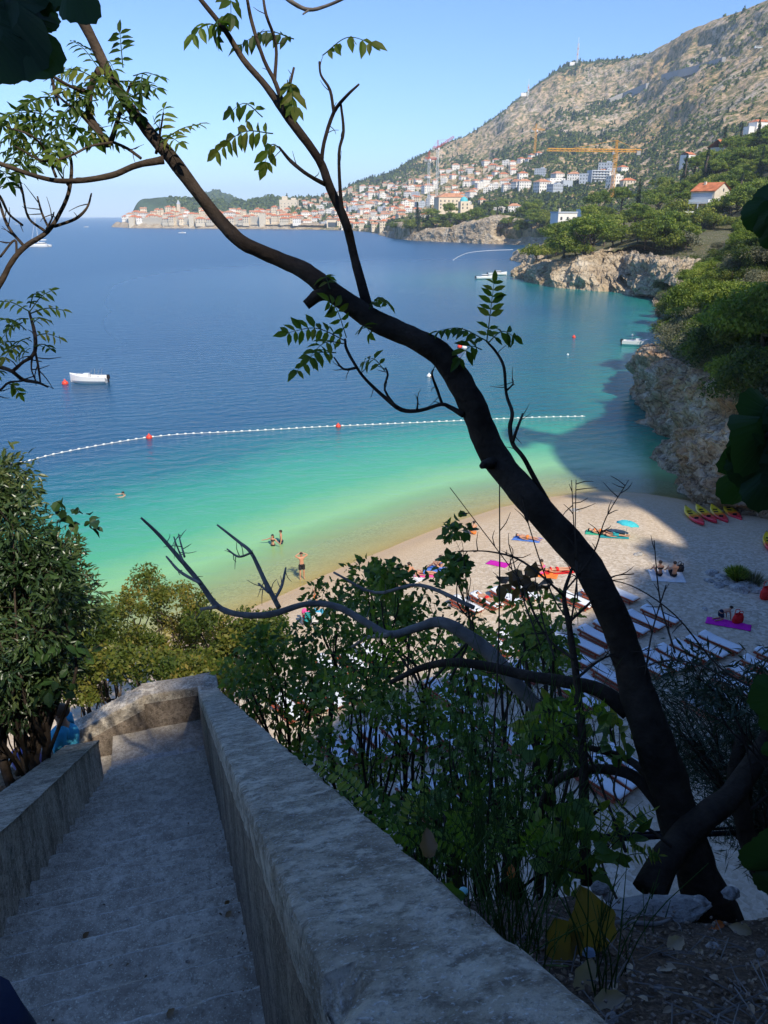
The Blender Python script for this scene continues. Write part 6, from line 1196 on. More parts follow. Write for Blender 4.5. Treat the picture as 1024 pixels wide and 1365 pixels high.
# leafy shrubs: clumps of real leaves carried on branching stems
def poly_pts(poly, n, g, mind=0):
    poly = np.array(poly, float); lo, hi = poly.min(0), poly.max(0); out = []
    while len(out) < n:
        q = lo+(hi-lo)*g.random((n*3, 2)); q = q[in_poly(q[:, 0], q[:, 1], [tuple(p) for p in poly])]; out += list(q)
    return np.array(out[:n])
def shrub(name, label, cat, base, poly, nt, dr, cr, nl, ls, mat, seed, asp=.5, bark='bark_dark', stems=4, r0=.03, group=None, bias=0.0, up=.35, style='leaf', thin=1.0, squash=.75):
    g = np.random.default_rng(seed); base = np.array(base, float); e = thing(name, base, 0, label, cat, group); q = poly_pts(poly, nt, g); d = g.uniform(dr[0], dr[1], nt)
    T = np.array([DP(a, b, c) for (a, b), c in zip(q, d)]); B = OB(base); ang = T-base; order = np.argsort(ang[:, 0]); 
    grp = np.array_split(order, stems)
    for gi in grp:
        if not len(gi): continue
        c = T[gi].mean(0); k1 = base+(c-base)*.35+g.normal(size=3)*.06*np.linalg.norm(c-base)*.5; k2 = base+(c-base)*.7+g.normal(size=3)*.05*np.linalg.norm(c-base); bs = base+g.normal(size=3)*[.12, .12, 0]
        B.tube([bs, k1, k2, c], [r0, r0*.75, r0*.55, r0*.3], 7, sm=5, wob=.12, seed=seed); S_ = catmull([bs, k1, k2, c], 30)
        for j in gi:
            a = S_[g.integers(8, 28)]; m_ = (a+T[j])/2+g.normal(size=3)*.10*np.linalg.norm(T[j]-a)+np.array([0, 0, .05]); B.tube([a, m_, T[j]], [r0*.36, r0*.22, r0*.07], 5, sm=4); SS = catmull([a, m_, T[j]], 12)
            for _ in range(5):
                p = SS[g.integers(5, 12)]; B.tube([p, p+rdir(1, g)[0]*cr*.8+[0, 0, cr*.2]], [r0*.07, r0*.03], 4, cap=False)
    B.build('stems', MAT[bark], e, smooth=True, rnd=False)
    idx = np.repeat(np.arange(nt), nl); dd_ = rdir(len(idx), g); rad = g.random(len(idx))**.5; crs = cr*g.uniform(.6, 1.25, nt)
    p = T[idx]+dd_*np.array([1, 1, squash])*(crs[idx]*rad)[:, None]; tone = g.random(nt); r = np.clip(tone[idx]*.7+.12+g.normal(size=len(idx))*.16+bias, 0, 1); sz = ls*g.uniform(.6, 1.25, len(idx))
    B = OB(base)
    if style == 'leaf': leaves(B, p, dd_+rdir(len(idx), g)*.9+[0, 0, -.1], rdir(len(idx), g)*.8+[0, 0, up*2], sz, sz*asp, 0, r, .15, .2)
    else: leaf_quads(B, p, unit(dd_*.4+rdir(len(idx), g)), sz, asp, 0, r, g, .0)
    B.build('leaves', MAT[mat], e); return e
def gz(x, y): return Vector((x, y, ground_z(x, y, FG, 60) or 2))
# dark laurel-like tree on the left
pb_ = Vector((-3.6, 6.2, bank_z(np.array([-3.6]), np.array([6.2]))[0]-.2))
shrub('laurel_tree', 'dense dark glossy-leaved tree filling the left edge above the low wall', 'tree', pb_, [(-60, 630), (0, 610), (25, 665), (60, 710), (92, 730), (115, 775), (100, 835), (70, 890), (30, 930), (-60, 960)], 95, (6.4, 8.6), .30, 260, .085, 'leaf_laurel', 401, .32, stems=5, r0=.06)
shrub('fig_tree', 'dark broad-leaved fig branches hanging over the low wall at left', 'tree', pb_+Vector((-.7, 1.4, 0)), [(60, 690), (105, 690), (105, 760), (95, 850), (115, 920), (60, 930), (20, 850)], 14, (6.4, 7.4), .20, 22, .11, 'leaf_fig', 402, .75, stems=3, r0=.04)
shrub('laurel_shrub', 'low dark foliage between the left wall and the trunk of the laurel-like tree', 'shrub', pb_+Vector((-.3, .5, .3)), [(-60, 880), (95, 860), (112, 905), (50, 925), (20, 960), (-60, 1000)], 30, (6.6, 8.2), .22, 170, .08, 'leaf_laurel', 403, .34, stems=4, r0=.03)
# sunlit trees below the landing
for i, (poly, Yb, lb) in enumerate([([(150, 800), (185, 762), (225, 770), (270, 800), (285, 850), (220, 890), (160, 880)], 26, 'sunlit olive-green tree with two rounded tops at the edge of the turquoise water'),
                                    ([(255, 800), (310, 818), (372, 815), (375, 860), (330, 900), (262, 905)], 24, 'sunlit olive-green bush right of the double-topped tree, under the dead branch'),
                                    ([(85, 830), (140, 815), (160, 870), (140, 930), (90, 930)], 22, 'half shaded bush between the dark laurel and the sunlit trees'),
                                    ([(160, 872), (262, 880), (330, 900), (300, 925), (200, 895), (150, 915)], 20, 'low shaded bush right behind the landing wall')]):
    c = np.mean(np.array(poly), 0); bp = P(c[0], c[1]+10, Yb-3); bp = Vector((bp.x, bp.y, (ground_z(bp.x, bp.y, FG, 60) or 1)-.2))
    shrub('olive_green_tree', lb, 'tree', bp, poly, 44 if i < 2 else 28, (Yb-2.2, Yb+1.2), .50, 260, .14, 'leaf_lit', 410+i, .5, stems=4, r0=.08, style='quad')
# shrubs right of the parapet
SH = [([(300, 905), (345, 850), (400, 860), (440, 930), (400, 1010), (350, 965), (310, 940)], (9, 12), .34, 'leafy shrub right behind the landing corner of the parapet'),
      ([(380, 810), (440, 790), (500, 800), (540, 860), (520, 930), (430, 920), (385, 870)], (8, 11), .32, 'leafy shrub under the middle of the dead branch'),
      ([(440, 930), (540, 900), (590, 960), (600, 1050), (520, 1080), (450, 1040), (400, 1010)], (6, 8.5), .27, 'airy shrub beside the middle of the sloping parapet'),
      ([(470, 770), (520, 745), (600, 800), (660, 830), (640, 870), (560, 860), (500, 800)], (7, 9), .26, 'shrub whose top overlaps the bathers on the sand'),
      ([(600, 850), (670, 820), (720, 850), (730, 900), (690, 930), (620, 930)], (5.5, 7.5), .25, 'leafy shrub left of the leaning trunk over the loungers'),
      ([(680, 800), (735, 800), (752, 850), (745, 910), (700, 890)], (4.5, 5.6), .20, 'dense dark shrub touching the leaning trunk'),
      ([(600, 930), (700, 930), (800, 960), (800, 1040), (700, 1080), (600, 1060)], (4, 6), .22, 'tangled shrub under the long dark lower branch'),
      ([(510, 1050), (620, 1060), (720, 1080), (700, 1130), (600, 1150), (540, 1130)], (3.2, 4.6), .17, 'low shrub growing right against the outer face of the parapet')]
for i, (poly, dr, cr, lb) in enumerate(SH):
    c = np.mean(np.array(poly), 0); bp = DP(c[0]+20, c[1]+140, (dr[0]+dr[1])/2-.4); bp = Vector((bp.x, bp.y, (ground_z(bp.x, bp.y, FG, 60) or 1)-.1)); dm = (dr[0]+dr[1])/2
    shrub('leafy_shrub', lb, 'shrub', bp, poly, [24, 26, 20, 14, 14, 9, 16, 18][i], dr, cr, 85, .0085*dm+.011, 'leaf_shrub', 430+i, .58, stems=5, r0=.020+.0015*dm)
# two thin leaf sprays against the sand
shrub('leaf_spray', 'slender twig with small round leaves standing up against the sunlit sand', 'shrub', DP(640, 900, 4.2), [(595, 705), (620, 700), (640, 740), (600, 790), (585, 750)], 9, (4.0, 4.4), .07, 34, .05, 'leaf_shrub', 450, .8, stems=2, r0=.008)
shrub('leaf_spray', 'slender leafy twig just right of the dead branch fork', 'shrub', DP(520, 900, 4.6), [(485, 762), (525, 752), (530, 790), (500, 800)], 8, (4.4, 4.8), .09, 34, .05, 'leaf_shrub', 451, .8, stems=2, r0=.008)
# fine needled growth at right
shrub('needle_shrub', 'dark fine-needled shrub spreading over the foot of the leaning trunk at right', 'shrub', DP(1060, 1180, 2.9), [(860, 905), (920, 895), (960, 930), (1050, 940), (1060, 1090), (960, 1060), (900, 1020), (850, 960)], 60, (2.95, 3.9), .18, 190, .075, 'leaf_needle', 460, .05, stems=6, r0=.014, style='quad')
shrub('needle_shrub', 'thin open needled twigs in front of the bottom right loungers', 'shrub', DP(1060, 1100, 2.6), [(860, 860), (900, 930), (1000, 960), (1060, 930), (1060, 860), (980, 880)], 26, (2.4, 2.9), .10, 50, .05, 'leaf_needle', 461, .16, stems=6, r0=.006, style='quad')
shrub('needle_shrub', 'low dark needled undergrowth right of the two crossing trunk feet', 'shrub', DP(1050, 1200, 3.3), [(960, 1050), (1050, 1050), (1050, 1165), (985, 1160), (950, 1110)], 22, (3.1, 3.8), .14, 120, .07, 'leaf_needle', 464, .06, stems=5, r0=.012, style='quad')
shrub('broad_leaf_vine', 'broad green leaves climbing around the trunk below the dark lower branch', 'vine', DP(840, 1120, 2.5), [(690, 930), (760, 925), (830, 960), (840, 1010), (780, 990), (720, 1000)], 16, (2.6, 2.9), .06, 7, .065, 'leaf_shrub', 462, .8, stems=3, r0=.006, bias=.25)
shrub('broad_leaf_vine', 'broad dark leaves low between the sapling and the two trunks', 'vine', DP(800, 1180, 2.4), [(700, 1090), (780, 1060), (850, 1110), (840, 1160), (740, 1160)], 18, (2.3, 2.7), .07, 7, .06, 'leaf_shrub', 463, .8, stems=3, r0=.005, bias=.15)
# bright pinnate sprays low down
def fern(label, name, lst, mat, d, L, W_, seed, hang=.2, cat='plant'):
    global g
    g = np.random.default_rng(seed); o0 = DP(lst[0][0], lst[0][1], d); e = thing(name, o0, 0, label, cat); B, BT = OB(o0), OB(o0)
    for x0, y0, x1, y1 in lst: n = max(5, int(math.hypot(x1-x0, y1-y0)/7)); dd_ = d+g.normal()*.12; pinnate(B, BT, DP(x0, y0, dd_), DP(x1, y1, dd_+g.normal()*.05), .02, n, L, W_, g, None, hang)
    B.build('leaves', MAT[mat], e); BT.build('stalks', MAT['leaf_shrub'], e, rnd=False)
fern('yellow-green pinnate leaves under the dead branch', 'pinnate_sapling', [(540, 880, 480, 845), (540, 880, 520, 840), (545, 880, 570, 848), (530, 890, 440, 905), (545, 885, 600, 862), (535, 885, 470, 870)], 'leaf_bright', 2.9, .042, .016, 501)
fern('yellow-green pinnate sprig against the middle of the lower branch', 'pinnate_sapling', [(770, 960, 720, 950), (775, 955, 760, 925), (770, 965, 735, 985), (775, 985, 700, 975), (775, 960, 800, 940)], 'leaf_bright', 2.5, .040, .014, 502)
fern('feathery green fern fronds left of the two crossing trunks', 'fern', [(800, 1130, 870, 1080), (800, 1130, 850, 1115), (800, 1125, 830, 1075), (800, 1120, 800, 1070), (810, 1150, 880, 1140), (790, 1120, 770, 1075)], 'leaf_shrub', 2.4, .034, .007, 503)
fern('low plant with small bright leaflets beside the upper soil edge', 'pinnate_sapling', [(640, 1150, 560, 1110), (640, 1150, 600, 1090), (645, 1150, 680, 1100), (650, 1150, 710, 1130), (560, 1130, 500, 1090), (560, 1130, 520, 1110), (700, 1150, 740, 1120), (690, 1150, 720, 1100)], 'leaf_bright', 2.1, .034, .015, 504)
fern('dull green pinnate leaves growing along the parapet top edge', 'pinnate_sapling', [(520, 1105, 440, 1060), (530, 1110, 480, 1050), (540, 1110, 560, 1050), (545, 1115, 600, 1060), (600, 1120, 640, 1050), (500, 1080, 430, 1020)], 'leaf_shrub', 2.4, .040, .018, 505)
# big near leaves
def lobed_leaf(B, c, d, up, s, g, r=.4, lobes=True):
    c = np.array(c); d = unit(d); sd = unit(np.cross(d, up)); u_ = np.cross(sd, d); n = 40; th = np.linspace(-2.9, 2.9, n); rr = .55+.45*np.abs(np.cos(th*1.25))**.7 if lobes else .62+.38*np.cos(th/2); rr = rr*(1-.08*np.abs(np.sin(th*9))); x = rr*np.cos(th)*s*.62+s*.35; y = rr*np.sin(th)*s*(.55 if lobes else .55)
    ring = c+d*x[:, None]+sd*y[:, None]+u_*(-.15*s*(y/s/.5)[:, None]**2+.04*s*np.sin(th*4)[:, None]-.12*(x/s)[:, None]**2*s); md = c+d*(x[:, None]*.5+.0)+sd*y[:, None]*.45+u_*(.01*s); cc = c+d*s*.12
    k = B.n; V = np.vstack([ring, md, cc]); F_ = [[i, i+1, n+i+1, n+i] for i in range(n-1)]; B.add(V, F_, 0, r); B.f[3].append(np.array([[n+i, n+i+1, 2*n] for i in range(n-1)])+k); B.m[3].append(np.zeros(n-1, int)); B.r[3].append(np.full(n-1, r))
def leaf_bunch(name, label, lst, d, stem, mat='leaf_fig', seed=1, lobes=True, bark='bark_dark'):
    g = np.random.default_rng(seed); o0 = DP(*stem[0][:2], d); e = thing(name, o0, 0, label, 'branch'); B = OB(o0); br(B, stem, d, d, 4, seed=seed); B.build('stem', MAT[bark], e, smooth=True, rnd=False); B = OB(o0)
    for x0, y0, x1, y1, rv in lst: a, b = np.array(DP(x0, y0, d+g.normal()*.02)), np.array(DP(x1, y1, d+g.normal()*.04)); lobed_leaf(B, a, b-a, np.array([.2*g.normal(), -.9, .35+.3*g.normal()]), np.linalg.norm(b-a), g, rv, lobes)
    B.build('leaves', MAT[mat], e)
leaf_bunch('fig_branch', 'big dark fig leaves hanging in the top left corner', [(5, -15, 30, 105, .3), (20, 0, 80, 35, .6), (10, 20, 62, 100, .7), (-25, 20, 15, 108, .35), (35, -30, 80, -2, .2), (-10, -10, 45, 50, .2), (60, -30, 85, 20, .35), (95, -30, 110, 28, .45)], 1.0, [(-40, -20, 7), (0, -5, 6), (40, -20, 5), (110, -35, 4)], seed=2)
leaf_bunch('fig_branch', 'dark fig leaves hanging at the right edge in front of the cliff', [(1030, 560, 985, 610, .5), (1040, 590, 970, 640, .3), (1020, 600, 982, 685, .6), (1035, 620, 1000, 680, .2), (1010, 580, 972, 615, .7), (1045, 560, 1010, 600, .4), (1030, 640, 1015, 672, .5), (1015, 560, 1030, 530, .4), (1045, 610, 1020, 660, .6)], 1.9, [(1080, 540, 8), (1040, 565, 6), (1015, 590, 5), (1000, 620, 3)], seed=3)
leaf_bunch('leafy_twig', 'twig with three dark drooping leaves at the right edge by the headland trees', [(1030, 272, 990, 300, .3), (1035, 285, 1008, 318, .4), (1040, 300, 1018, 335, .2), (1040, 290, 1022, 240, .3)], 1.6, [(1070, 260, 5), (1040, 275, 4), (1028, 285, 3)], seed=4, lobes=False)
leaf_bunch('leafy_twig', 'dark leafy twig at the right edge in front of the bottom loungers', [(1045, 930, 1000, 925, .5), (1050, 950, 1012, 965, .6), (1055, 1000, 1015, 1010, .4), (1050, 1160, 985, 1150, .8), (1045, 1150, 995, 1130, .6), (1050, 1180, 1000, 1175, .7), (1060, 1130, 1015, 1115, .5)], 2.0, [(1080, 1190, 6), (1060, 1100, 5), (1050, 950, 4)], seed=5, lobes=False)
# branches at the left edge
lt, lo_ = stem_thing('bare_branch', 'bare forked branch in front of the sailing boat at the left edge', 'branch', [
    [(-30, 420, 9), (0, 378, 8), (14, 352, 7), (32, 330, 7), (64, 308, 6), (84, 276, 5), (93, 250, 5), (95, 215, 4), (84, 188, 3)], [(72, 302, 4), (100, 292, 4), (116, 277, 3), (122, 258, 2)], [(32, 328, 4), (10, 300, 4), (-5, 255, 3)], [(22, 345, 3), (20, 320, 3), (0, 343, 3)], [(66, 306, 3), (56, 284, 3), (50, 262, 2)], [(60, 308, 4), (38, 290, 3), (30, 255, 3), (25, 235, 2)], [(62, 306, 3), (70, 290, 2), (72, 283, 1.5)], [(-20, 240, 4), (0, 262, 4), (12, 285, 3), (30, 300, 3)], [(93, 250, 3), (80, 232, 2), (75, 222, 2)]], 2.7, 2.7, 'bark_dark', 360, 3)
lt2, lo2 = stem_thing('leafy_branch', 'small branch with pinnate leaves at the left edge above the dark tree', 'branch', [[(-30, 478, 7), (0, 489, 6), (16, 495, 5), (31, 506, 5), (51, 510, 4), (64, 516, 2)], [(16, 495, 4), (29, 484, 4), (45, 472, 5), (47, 448, 5), (39, 415, 3)], [(47, 468, 3), (51, 488, 3), (54, 510, 2)], [(43, 475, 3), (42, 492, 2), (48, 508, 2)], [(-20, 530, 4), (0, 520, 3), (12, 510, 3), (30, 508, 2)]], 2.4, 2.4, 'bark_dark', 370, 3)
B, BT = OB(lo2), OB(lo2); g = np.random.default_rng(9)
for x0, y0, x1, y1 in [(40, 415, 72, 386), (39, 415, -5, 402), (40, 418, 88, 414), (38, 425, 12, 436), (42, 432, 66, 427), (45, 448, 83, 452), (45, 462, 70, 466), (40, 450, 15, 470), (20, 455, -8, 470), (30, 430, 0, 455), (35, 440, 5, 425), (38, 470, 22, 478), (12, 512, 27, 526), (5, 495, -12, 505), (40, 410, 50, 390), (28, 460, 5, 480)]: pl(x0, y0, x1, y1, d=2.4, L=.036, W_=.015)
B.build('leaves', MAT['leaf_ash'], lt2); BT.build('leaf_stalks', MAT['leaf_shrub'], lt2, rnd=False)
stem_thing('bare_branch', 'short bare twig poking in at the top edge', 'branch', [[(370, -15, 6), (388, 2, 6), (412, 13, 5), (440, 6, 4), (470, -8, 4)], [(412, 13, 3), (404, 19, 2)]], 2.3, 2.3, 'bark_pale', 380)
# upright bare weeds
wd_, wo_ = stem_thing('dry_stalks', 'thin bare stalks rising in front of the sunbathers left of the trunk', 'dry stalks', [[(760, 830, 2.5), (735, 790, 2), (705, 700, 1.5), (690, 640, 1)], [(650, 1100, 3), (663, 900, 2.5), (666, 780, 2), (666, 645, 1.5)], [(700, 800, 2), (690, 770, 1.5), (600, 650, 1)], [(770, 800, 2), (767, 720, 1.5), (768, 640, 1.2)], [(720, 860, 2.5), (695, 790, 2), (680, 730, 1.2)], [(740, 880, 2.5), (722, 820, 2), (712, 760, 1.2)], [(900, 870, 2.5), (880, 800, 2), (872, 720, 1.2)], [(860, 900, 2.5), (870, 840, 2), (888, 780, 1.5)], [(1030, 930, 3), (960, 890, 2.5), (900, 820, 2), (840, 780, 1.5), (780, 770, 1.5)], [(1030, 960, 3), (960, 900, 2), (900, 880, 2), (850, 890, 1.2)]], 2.4, 2.6, 'bark_dark', 390, 5)

# green broom stems and grass by the soil
def stalks(name, label, pts, n, seed, mat, hpx=(120, 220), d=(1.9, 2.3), w_=.0016, cat='plant', lean=.25):
    g = np.random.default_rng(seed); o0 = DP(pts[0][0], pts[0][1], (d[0]+d[1])/2); e = thing(name, o0, 0, label, cat); B = OB(o0); pts = np.array(pts, float)
    for i in range(n):
        q = pts[g.integers(0, len(pts))]+g.normal(size=2)*[16, 8]; dd_ = g.uniform(*d); h = hit(q[0], q[1], [BVS], .3); p0 = np.array(h) if h else np.array(DP(q[0], q[1], dd_)); H = g.uniform(*hpx)/FPX*dd_; l = g.normal(size=2)*lean*H
        p1 = p0+[l[0]*.35, l[1]*.35, H*.5]; p2 = p0+[l[0], l[1], H]; B.tube([p0-[0, 0, .02], p1, p2], [w_, w_*.8, w_*.4], 4, sm=3, cap=False)
        for _ in range(3): t_ = g.uniform(.3, .9); c = p0+(p2-p0)*t_; B.tube([c, c+np.array([g.normal()*.3, g.normal()*.3, 1])*H*.2], [w_*.6, w_*.3], 4, cap=False)
    B.build('stalks', MAT[mat], e, rnd=False); return e
stalks('broom_plant', 'clump of thin upright green stems in front of the big yellowed leaf', [(665, 1290), (690, 1300), (650, 1260), (700, 1260), (680, 1330)], 50, 601, 'leaf_shrub', (90, 190))
stalks('broom_plant', 'upright green stems growing at the upper edge of the soil by the parapet', [(560, 1180), (600, 1190), (640, 1200), (630, 1180)], 42, 602, 'leaf_shrub', (80, 170))
stalks('broom_plant', 'sparse green stems right of the yellowed leaf', [(800, 1330), (815, 1300), (790, 1280)], 16, 603, 'leaf_shrub', (90, 200))
stalks('tall_grass', 'tall thin grass and twigs behind the soil, left of the sapling', [(640, 1140), (700, 1150), (740, 1160), (600, 1130)], 70, 604, 'leaf_shrub', (120, 330), (2.3, 2.9))
# cable
e = thing('cable', DP(815, 1117, 3.2), 0, 'black cable stretched level behind the two crossing trunks', 'cable'); o0 = np.array(e.location); B = OB(o0); B.tube([DP(800, 1119, 3.2), DP(900, 1114, 3.2), DP(1060, 1106, 3.2)], .011, 8, sm=5); B.tube([DP(800, 1114, 3.24), DP(900, 1108, 3.24), DP(1060, 1099, 3.24)], .006, 8, sm=5); B.build('cable_run', MAT['black_cloth'], e, smooth=True, rnd=False)
# litter
def on_soil(u, v): return hit(u, v, [BVS], .3) or DP(u, v, 1.5)
rng2 = np.random.default_rng(77); n = 1700; u = rng2.uniform(480, 1080, n); v = rng2.uniform(1150, 1420, n); pts = [hit(a, b, [BVS], .3) for a, b in zip(u, v)]; pts = np.array([tuple(p) for p in pts if p]); a_, b__ = ab(pts[:, 0], pts[:, 1]); pts = pts[b__ > .47]
B = MB(); n = len(pts); sz = rng2.uniform(.004, .020, n)*np.where(rng2.random(n) < .10, 2.0, 1); leaves(B, pts+[0, 0, .006], rdir(n, rng2)*[1, 1, .25], rng2.normal(size=(n, 3))*.35+[0, 0, 1], sz, sz*rng2.uniform(.25, .8, n), 0, rng2.random(n), .2, .35); MAT['leaf_litter'] = leafmat('leaf_litter', [(0.08, 0.05, 0.03), (0.15, 0.095, 0.055), (0.24, 0.165, 0.10), (0.44, 0.34, 0.23)], .1); tag(B.build('leaf_litter', MAT['leaf_litter']), kind='stuff')
B = MB(); n = 160; pp = pts[rng2.integers(0, len(pts), n)]
for p in pp: d = rdir(1, rng2)[0]*[1, 1, .15]*rng2.uniform(.02, .09); B.tube([p+[0, 0, .006]-d, p+[0, 0, .012], p+d+[0, 0, .006]], .0014, 4, cap=False)
tag(B.build('twig_litter', MAT['bark_pale'], rnd=False), kind='stuff')
B = MB(); n = 900; pp = pts[rng2.integers(0, len(pts), n)]+rng2.normal(size=(n, 3))*[.03, .03, 0]
for p in pp: s = rng2.uniform(.0015, .005); B.box(p+[0, 0, s*.2], (s*2, s*1.5, s*1.2), Matrix.Rotation(rng2.uniform(0, 3), 4, 'Z'), taper=.7)
tag(B.build('soil_gravel', simple('soil_crumbs', (.26, .20, .15), .95), rnd=False), kind='stuff')
def dry_leaf(B, d, s, g, r, wd=.34, curl=.35):
    d = unit(d); up = unit(np.array([0, -.5, 1.0])+g.normal(size=3)*.25); sd = unit(np.cross(d, up)); u_ = np.cross(sd, d); n = 15; t_ = np.linspace(0, 1, n); hw = wd*s*np.sin(np.pi*t_**.8)**.75*(1+.10*np.sin(t_*17+g.random()*6)); k = np.linspace(-1, 1, 7); ph = g.random()*6
    A = np.array([[d*s*(a-.5)+sd*h*c+u_*s*(curl*.5*(c*c)*np.sin(np.pi*a)*.8+curl*.35*np.sin(a*3+ph)+.03*np.sin(c*7+a*9+ph)) for c in k] for a, h in zip(t_, hw)]); B.grid(A, 0, r); B.tube([A[0, 3]-d*s*.22, A[0, 3]], [s*.012, s*.015], 5)
def one_leaf(label, u, v, s, mat, r, tilt, seed, lobes=True, rz=0.0):
    g = np.random.default_rng(seed); p = on_soil(u, v); B = MB(); dry_leaf(B, (math.cos(rz), math.sin(rz)*.6, tilt), s*1.35, g, r, .42 if s > .06 else .30, .30 if s > .06 else .5); o = B.build('fallen_leaf', MAT[mat], smooth=True); o.location = p+Vector((0, 0, .012+s*.6*min(1, tilt))); return tag(o, label, 'leaf')
MAT['leaf_yellow'] = leafmat('yellowed_leaf', [(0.20, 0.13, 0.03), (0.32, 0.22, 0.06)], .4); MAT['leaf_orange'] = leafmat('orange_leaf', [(0.45, 0.12, 0.03), (0.5, 0.16, 0.04)], .3)
one_leaf('large yellowed leaf standing upright among green stems on the soil', 775, 1262, .105, 'leaf_yellow', .6, 1.5, 3, False, rz=1.7); one_leaf('smaller pale yellowed leaf leaning left of the large one', 748, 1278, .07, 'leaf_yellow', .2, .9, 4, False, rz=2.0)
one_leaf('small orange leaf standing at the upper soil edge', 681, 1172, .020, 'leaf_orange', .5, .6, 5, False, 1.5); one_leaf('orange-brown leaf on dark soil near the pale stick', 956, 1240, .026, 'leaf_orange', .1, .1, 6, False, .3); one_leaf('tiny orange leaf at the parapet edge', 630, 1225, .02, 'leaf_orange', .9, .1, 7, False, .2)
one_leaf('fresh green leaf lying at the parapet edge', 600, 1198, .05, 'leaf_shrub', .5, .1, 8, False, -.4); one_leaf('curled pinkish-beige leaf near the bottom of the soil', 780, 1318, .05, 'leaf_dry', .95, .5, 9, False, 1.2); one_leaf('cream dry leaf beside the curled beige leaf at the bottom', 812, 1343, .042, 'leaf_dry', .9, .15, 10, False, .3)
one_leaf('brown shrivelled leaf at the far soil edge behind the broom stems', 570, 1140, .04, 'leaf_dry', .1, .8, 11, False, 1.6); one_leaf('brown dry leaf in the middle of the bare soil', 900, 1265, .04, 'leaf_dry', .6, .2, 12, False, .8); one_leaf('brown dry leaf towards the right edge of the soil', 985, 1245, .04, 'leaf_dry', .7, .1, 13, False, 2.6)
o = None; p = on_soil(783, 1275)+Vector((0, 0, .008)); e = thing('bottle_cap', p, 0, 'pale blue fluted bottle cap lying on the soil', 'bottle cap'); e.rotation_euler = (1.1, .3, 0); B = MB(); th = np.linspace(0, 2*np.pi, 43)[:-1]; V = np.array([[[(r+(.0007*math.cos(21*a) if k > 1 else 0))*math.cos(a), (r+(.0007*math.cos(21*a) if k > 1 else 0))*math.sin(a), z] for a in th] for k, (r, z) in enumerate([(.0005, .009), (.011, .009), (.014, .007), (.0155, -.004), (.0135, -.004), (.012, .006)])]); B.grid(np.concatenate([V, V[:, :1]], 1)); MAT['cap_blue'] = simple('pale_blue_metal', (.42, .55, .72), .4, .5, .05); B.build('cap', MAT['cap_blue'], e, rnd=False)
p = on_soil(618, 1190); e = thing('plastic_cap', p, .3, 'small turquoise plastic cap at the upper edge of the soil', 'cap'); B = MB(); B.lathe([(0.0005, .008), (.007, .008), (.009, .006), (.009, 0), (.008, 0), (.008, .005)], n=20); MAT['cap_turq'] = simple('turquoise_plastic', (.25, .55, .55), .4); B.build('cap', MAT['cap_turq'], e, smooth=True, rnd=False)
rock('broad pale mortar slab at the edge of the soil beside the tree foot', on_soil(868, 1215)+Vector((0, .01, -.012)), (.15, .05, .035), 71, n=30).rotation_euler = (0.1, 0, 0.12); rock('small pink-grey stone by the tall grass at the soil edge', on_soil(800, 1185), (.018, .012, .022), 72)
p = on_soil(845, 1240); e = thing('stick', p, .1, 'pale peeled stick lying on the soil below the mortar slab', 'stick'); B = MB(); B.tube([(-.10, 0, .012), (-.03, .01, .018), (.05, 0, .014), (.10, .012, .01)], [.006, .007, .006, .004], 8, sm=4, wob=.15); B.build('wood', MAT['bark_pale'], e, smooth=True, rnd=False)
for i, (u, v, s) in enumerate([(810, 1195, .03), (935, 1200, .03), (975, 1190, .04), (880, 1295, .02), (700, 1292, .012), (950, 1262, .035), (1015, 1272, .03), (845, 1302, .012), (880, 1320, .03), (815, 1360, .03), (560, 1322, .01)]): rock('loose stone on the dark soil', on_soil(u, v), (s*.5, s*.35, s*.3), 80+i, group='loose stones on the soil', n=10)
for i, (u, v) in enumerate([(170, 1225), (115, 1248), (250, 1282), (303, 1205), (60, 1155), (228, 1352), (305, 1220)]):
    p = bvh_of(stairs).ray_cast(Vector((0, 0, CZ)), ray(u, v).normalized())[0] if i == 0 else STB.ray_cast(Vector((0, 0, CZ)), ray(u, v).normalized())[0]
    if i == 0: STB = bvh_of(stairs)
    if p is None: continue
    if i in (1, 3, 6, 5): B = MB(); dry_leaf(B, (.6, .7, .1), .035, rng2, .3); o = B.build('fallen_leaf', MAT['leaf_dry'], smooth=True); o.location = p+Vector((0, 0, .008)); tag(o, ['', 'brown leaf on the left end of a lower step', '', 'dark leaf on a step against the right parapet', '', 'brown leaf near the bottom of the stairs', 'second dark leaf close to the right parapet foot'][i], 'leaf')
    else: rock(['pale pebble on a middle step', '', 'dark flat stone on a lower step', '', 'pebble at the foot of the low left wall'][i], p, (.010, .007, .005), 95+i, n=8)
rs = np.random.default_rng(5); B = MB(); n = 620; aa_ = rs.uniform(.3, 9.4, n); bb_ = np.where(rs.random(n) < .55, .135-np.abs(rs.normal(size=n))*.05, np.where(rs.random(n) < .5, -1.03+np.abs(rs.normal(size=n))*.05, rs.uniform(-1, .1, n))); pts = []
for a__, b2 in zip(aa_, bb_):
    h, _n, _i, _d = STB.ray_cast(Vector((*S3(a__, b2, 0)[:2], 22)), Vector((0, 0, -1)))
    if h: pts.append(tuple(h))
pts = np.array(pts); n = len(pts); k = rs.random(n) < .45; sz = rs.uniform(.006, .022, n)
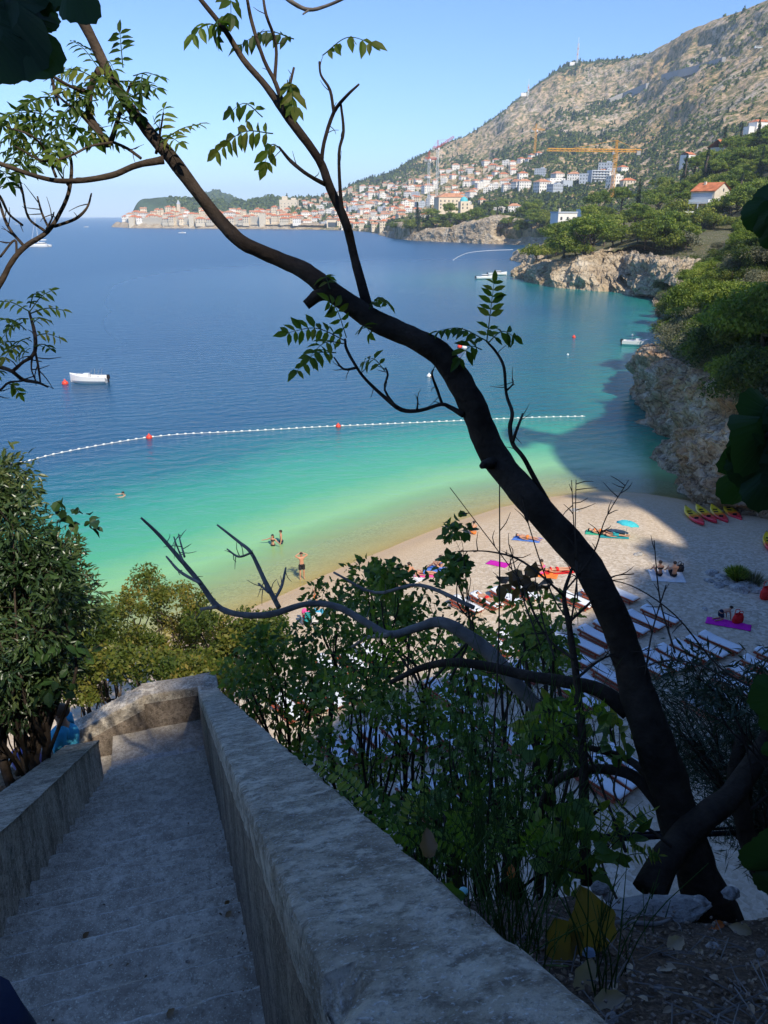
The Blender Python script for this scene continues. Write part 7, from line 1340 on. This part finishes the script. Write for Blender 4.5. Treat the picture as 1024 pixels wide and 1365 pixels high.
leaves(B, pts[k]+[0, 0, .004], rdir(k.sum(), rs)*[1, 1, .15], rs.normal(size=(k.sum(), 3))*.3+[0, 0, 1], sz[k], sz[k]*.5, 0, rs.random(k.sum()), .2, .3)
for p in pts[~k]: s = rs.uniform(.0015, .0045); B.box(p+[0, 0, s*.3], (s*2, s*1.6, s*1.3), Matrix.Rotation(rs.uniform(0, 3), 4, 'Z'), taper=.7)
tag(B.build('stair_debris', MAT['leaf_litter']), kind='stuff')
# people on the stairs
q = S3(8.6, -1.5, ZL-.155*3); person('person in a light blue shirt walking down the lower stairs behind the left wall', q, R_(100), 'step', [('shirt', 'sky_cloth'), ('shorts', 'lilac_cloth')], hair='hair2'); pz = ZL-.155*4
e = thing('bag', S3(9.4, -2.15, 13.80-.66-.02), .4, 'purple and white bag on the stair wall beside the person in light blue', 'bag'); B = MB(); B.lathe([(.16, 0), (.19, .1), (.17, .28), (.08, .33), (0, .3)], n=12, sy=.6); B.build('body', MAT['lilac_cloth'], e, smooth=True, rnd=False); B = MB(); B.tube([(-.1, 0, .28), (0, 0, .45), (.1, 0, .28)], .012, 6, sm=4); B.build('strap', MAT['white_cloth'], e, rnd=False)
q = S3(1.22, -.60, 17.72); q = np.array([-.585, .80, 0]); aa = q[0]*DH[0]+q[1]*DH[1]; q[2] = ZF-SLP*(aa-.1)-.02; person('person in dark navy clothes standing on the stairs at the bottom left corner', q, R_(8), 'arms_in', [('trousers', 'navy_cloth'), ('shirt', 'navy_cloth')]).rotation_euler = (0, R_(-11), R_(8))
h = hit(147, 905, [BVB, BVK]); 
if h: e = thing('rucksack', h, .5, 'blue and purple rucksack on pale ground seen above the low stair wall', 'bag'); B = MB(); B.lathe([(.25, 0), (.34, .15), (.32, .5), (.2, .68), (0, .7)], n=12, sy=.7); B.build('body', MAT['lilac_cloth'], e, smooth=True, rnd=False); B = MB(); B.lathe([(.2, .08), (.24, .15), (.2, .35), (0.01, .38)], (0, -.18, 0), n=10, sy=.6); B.build('pocket', MAT['blue_cloth'], e, smooth=True, rnd=False)
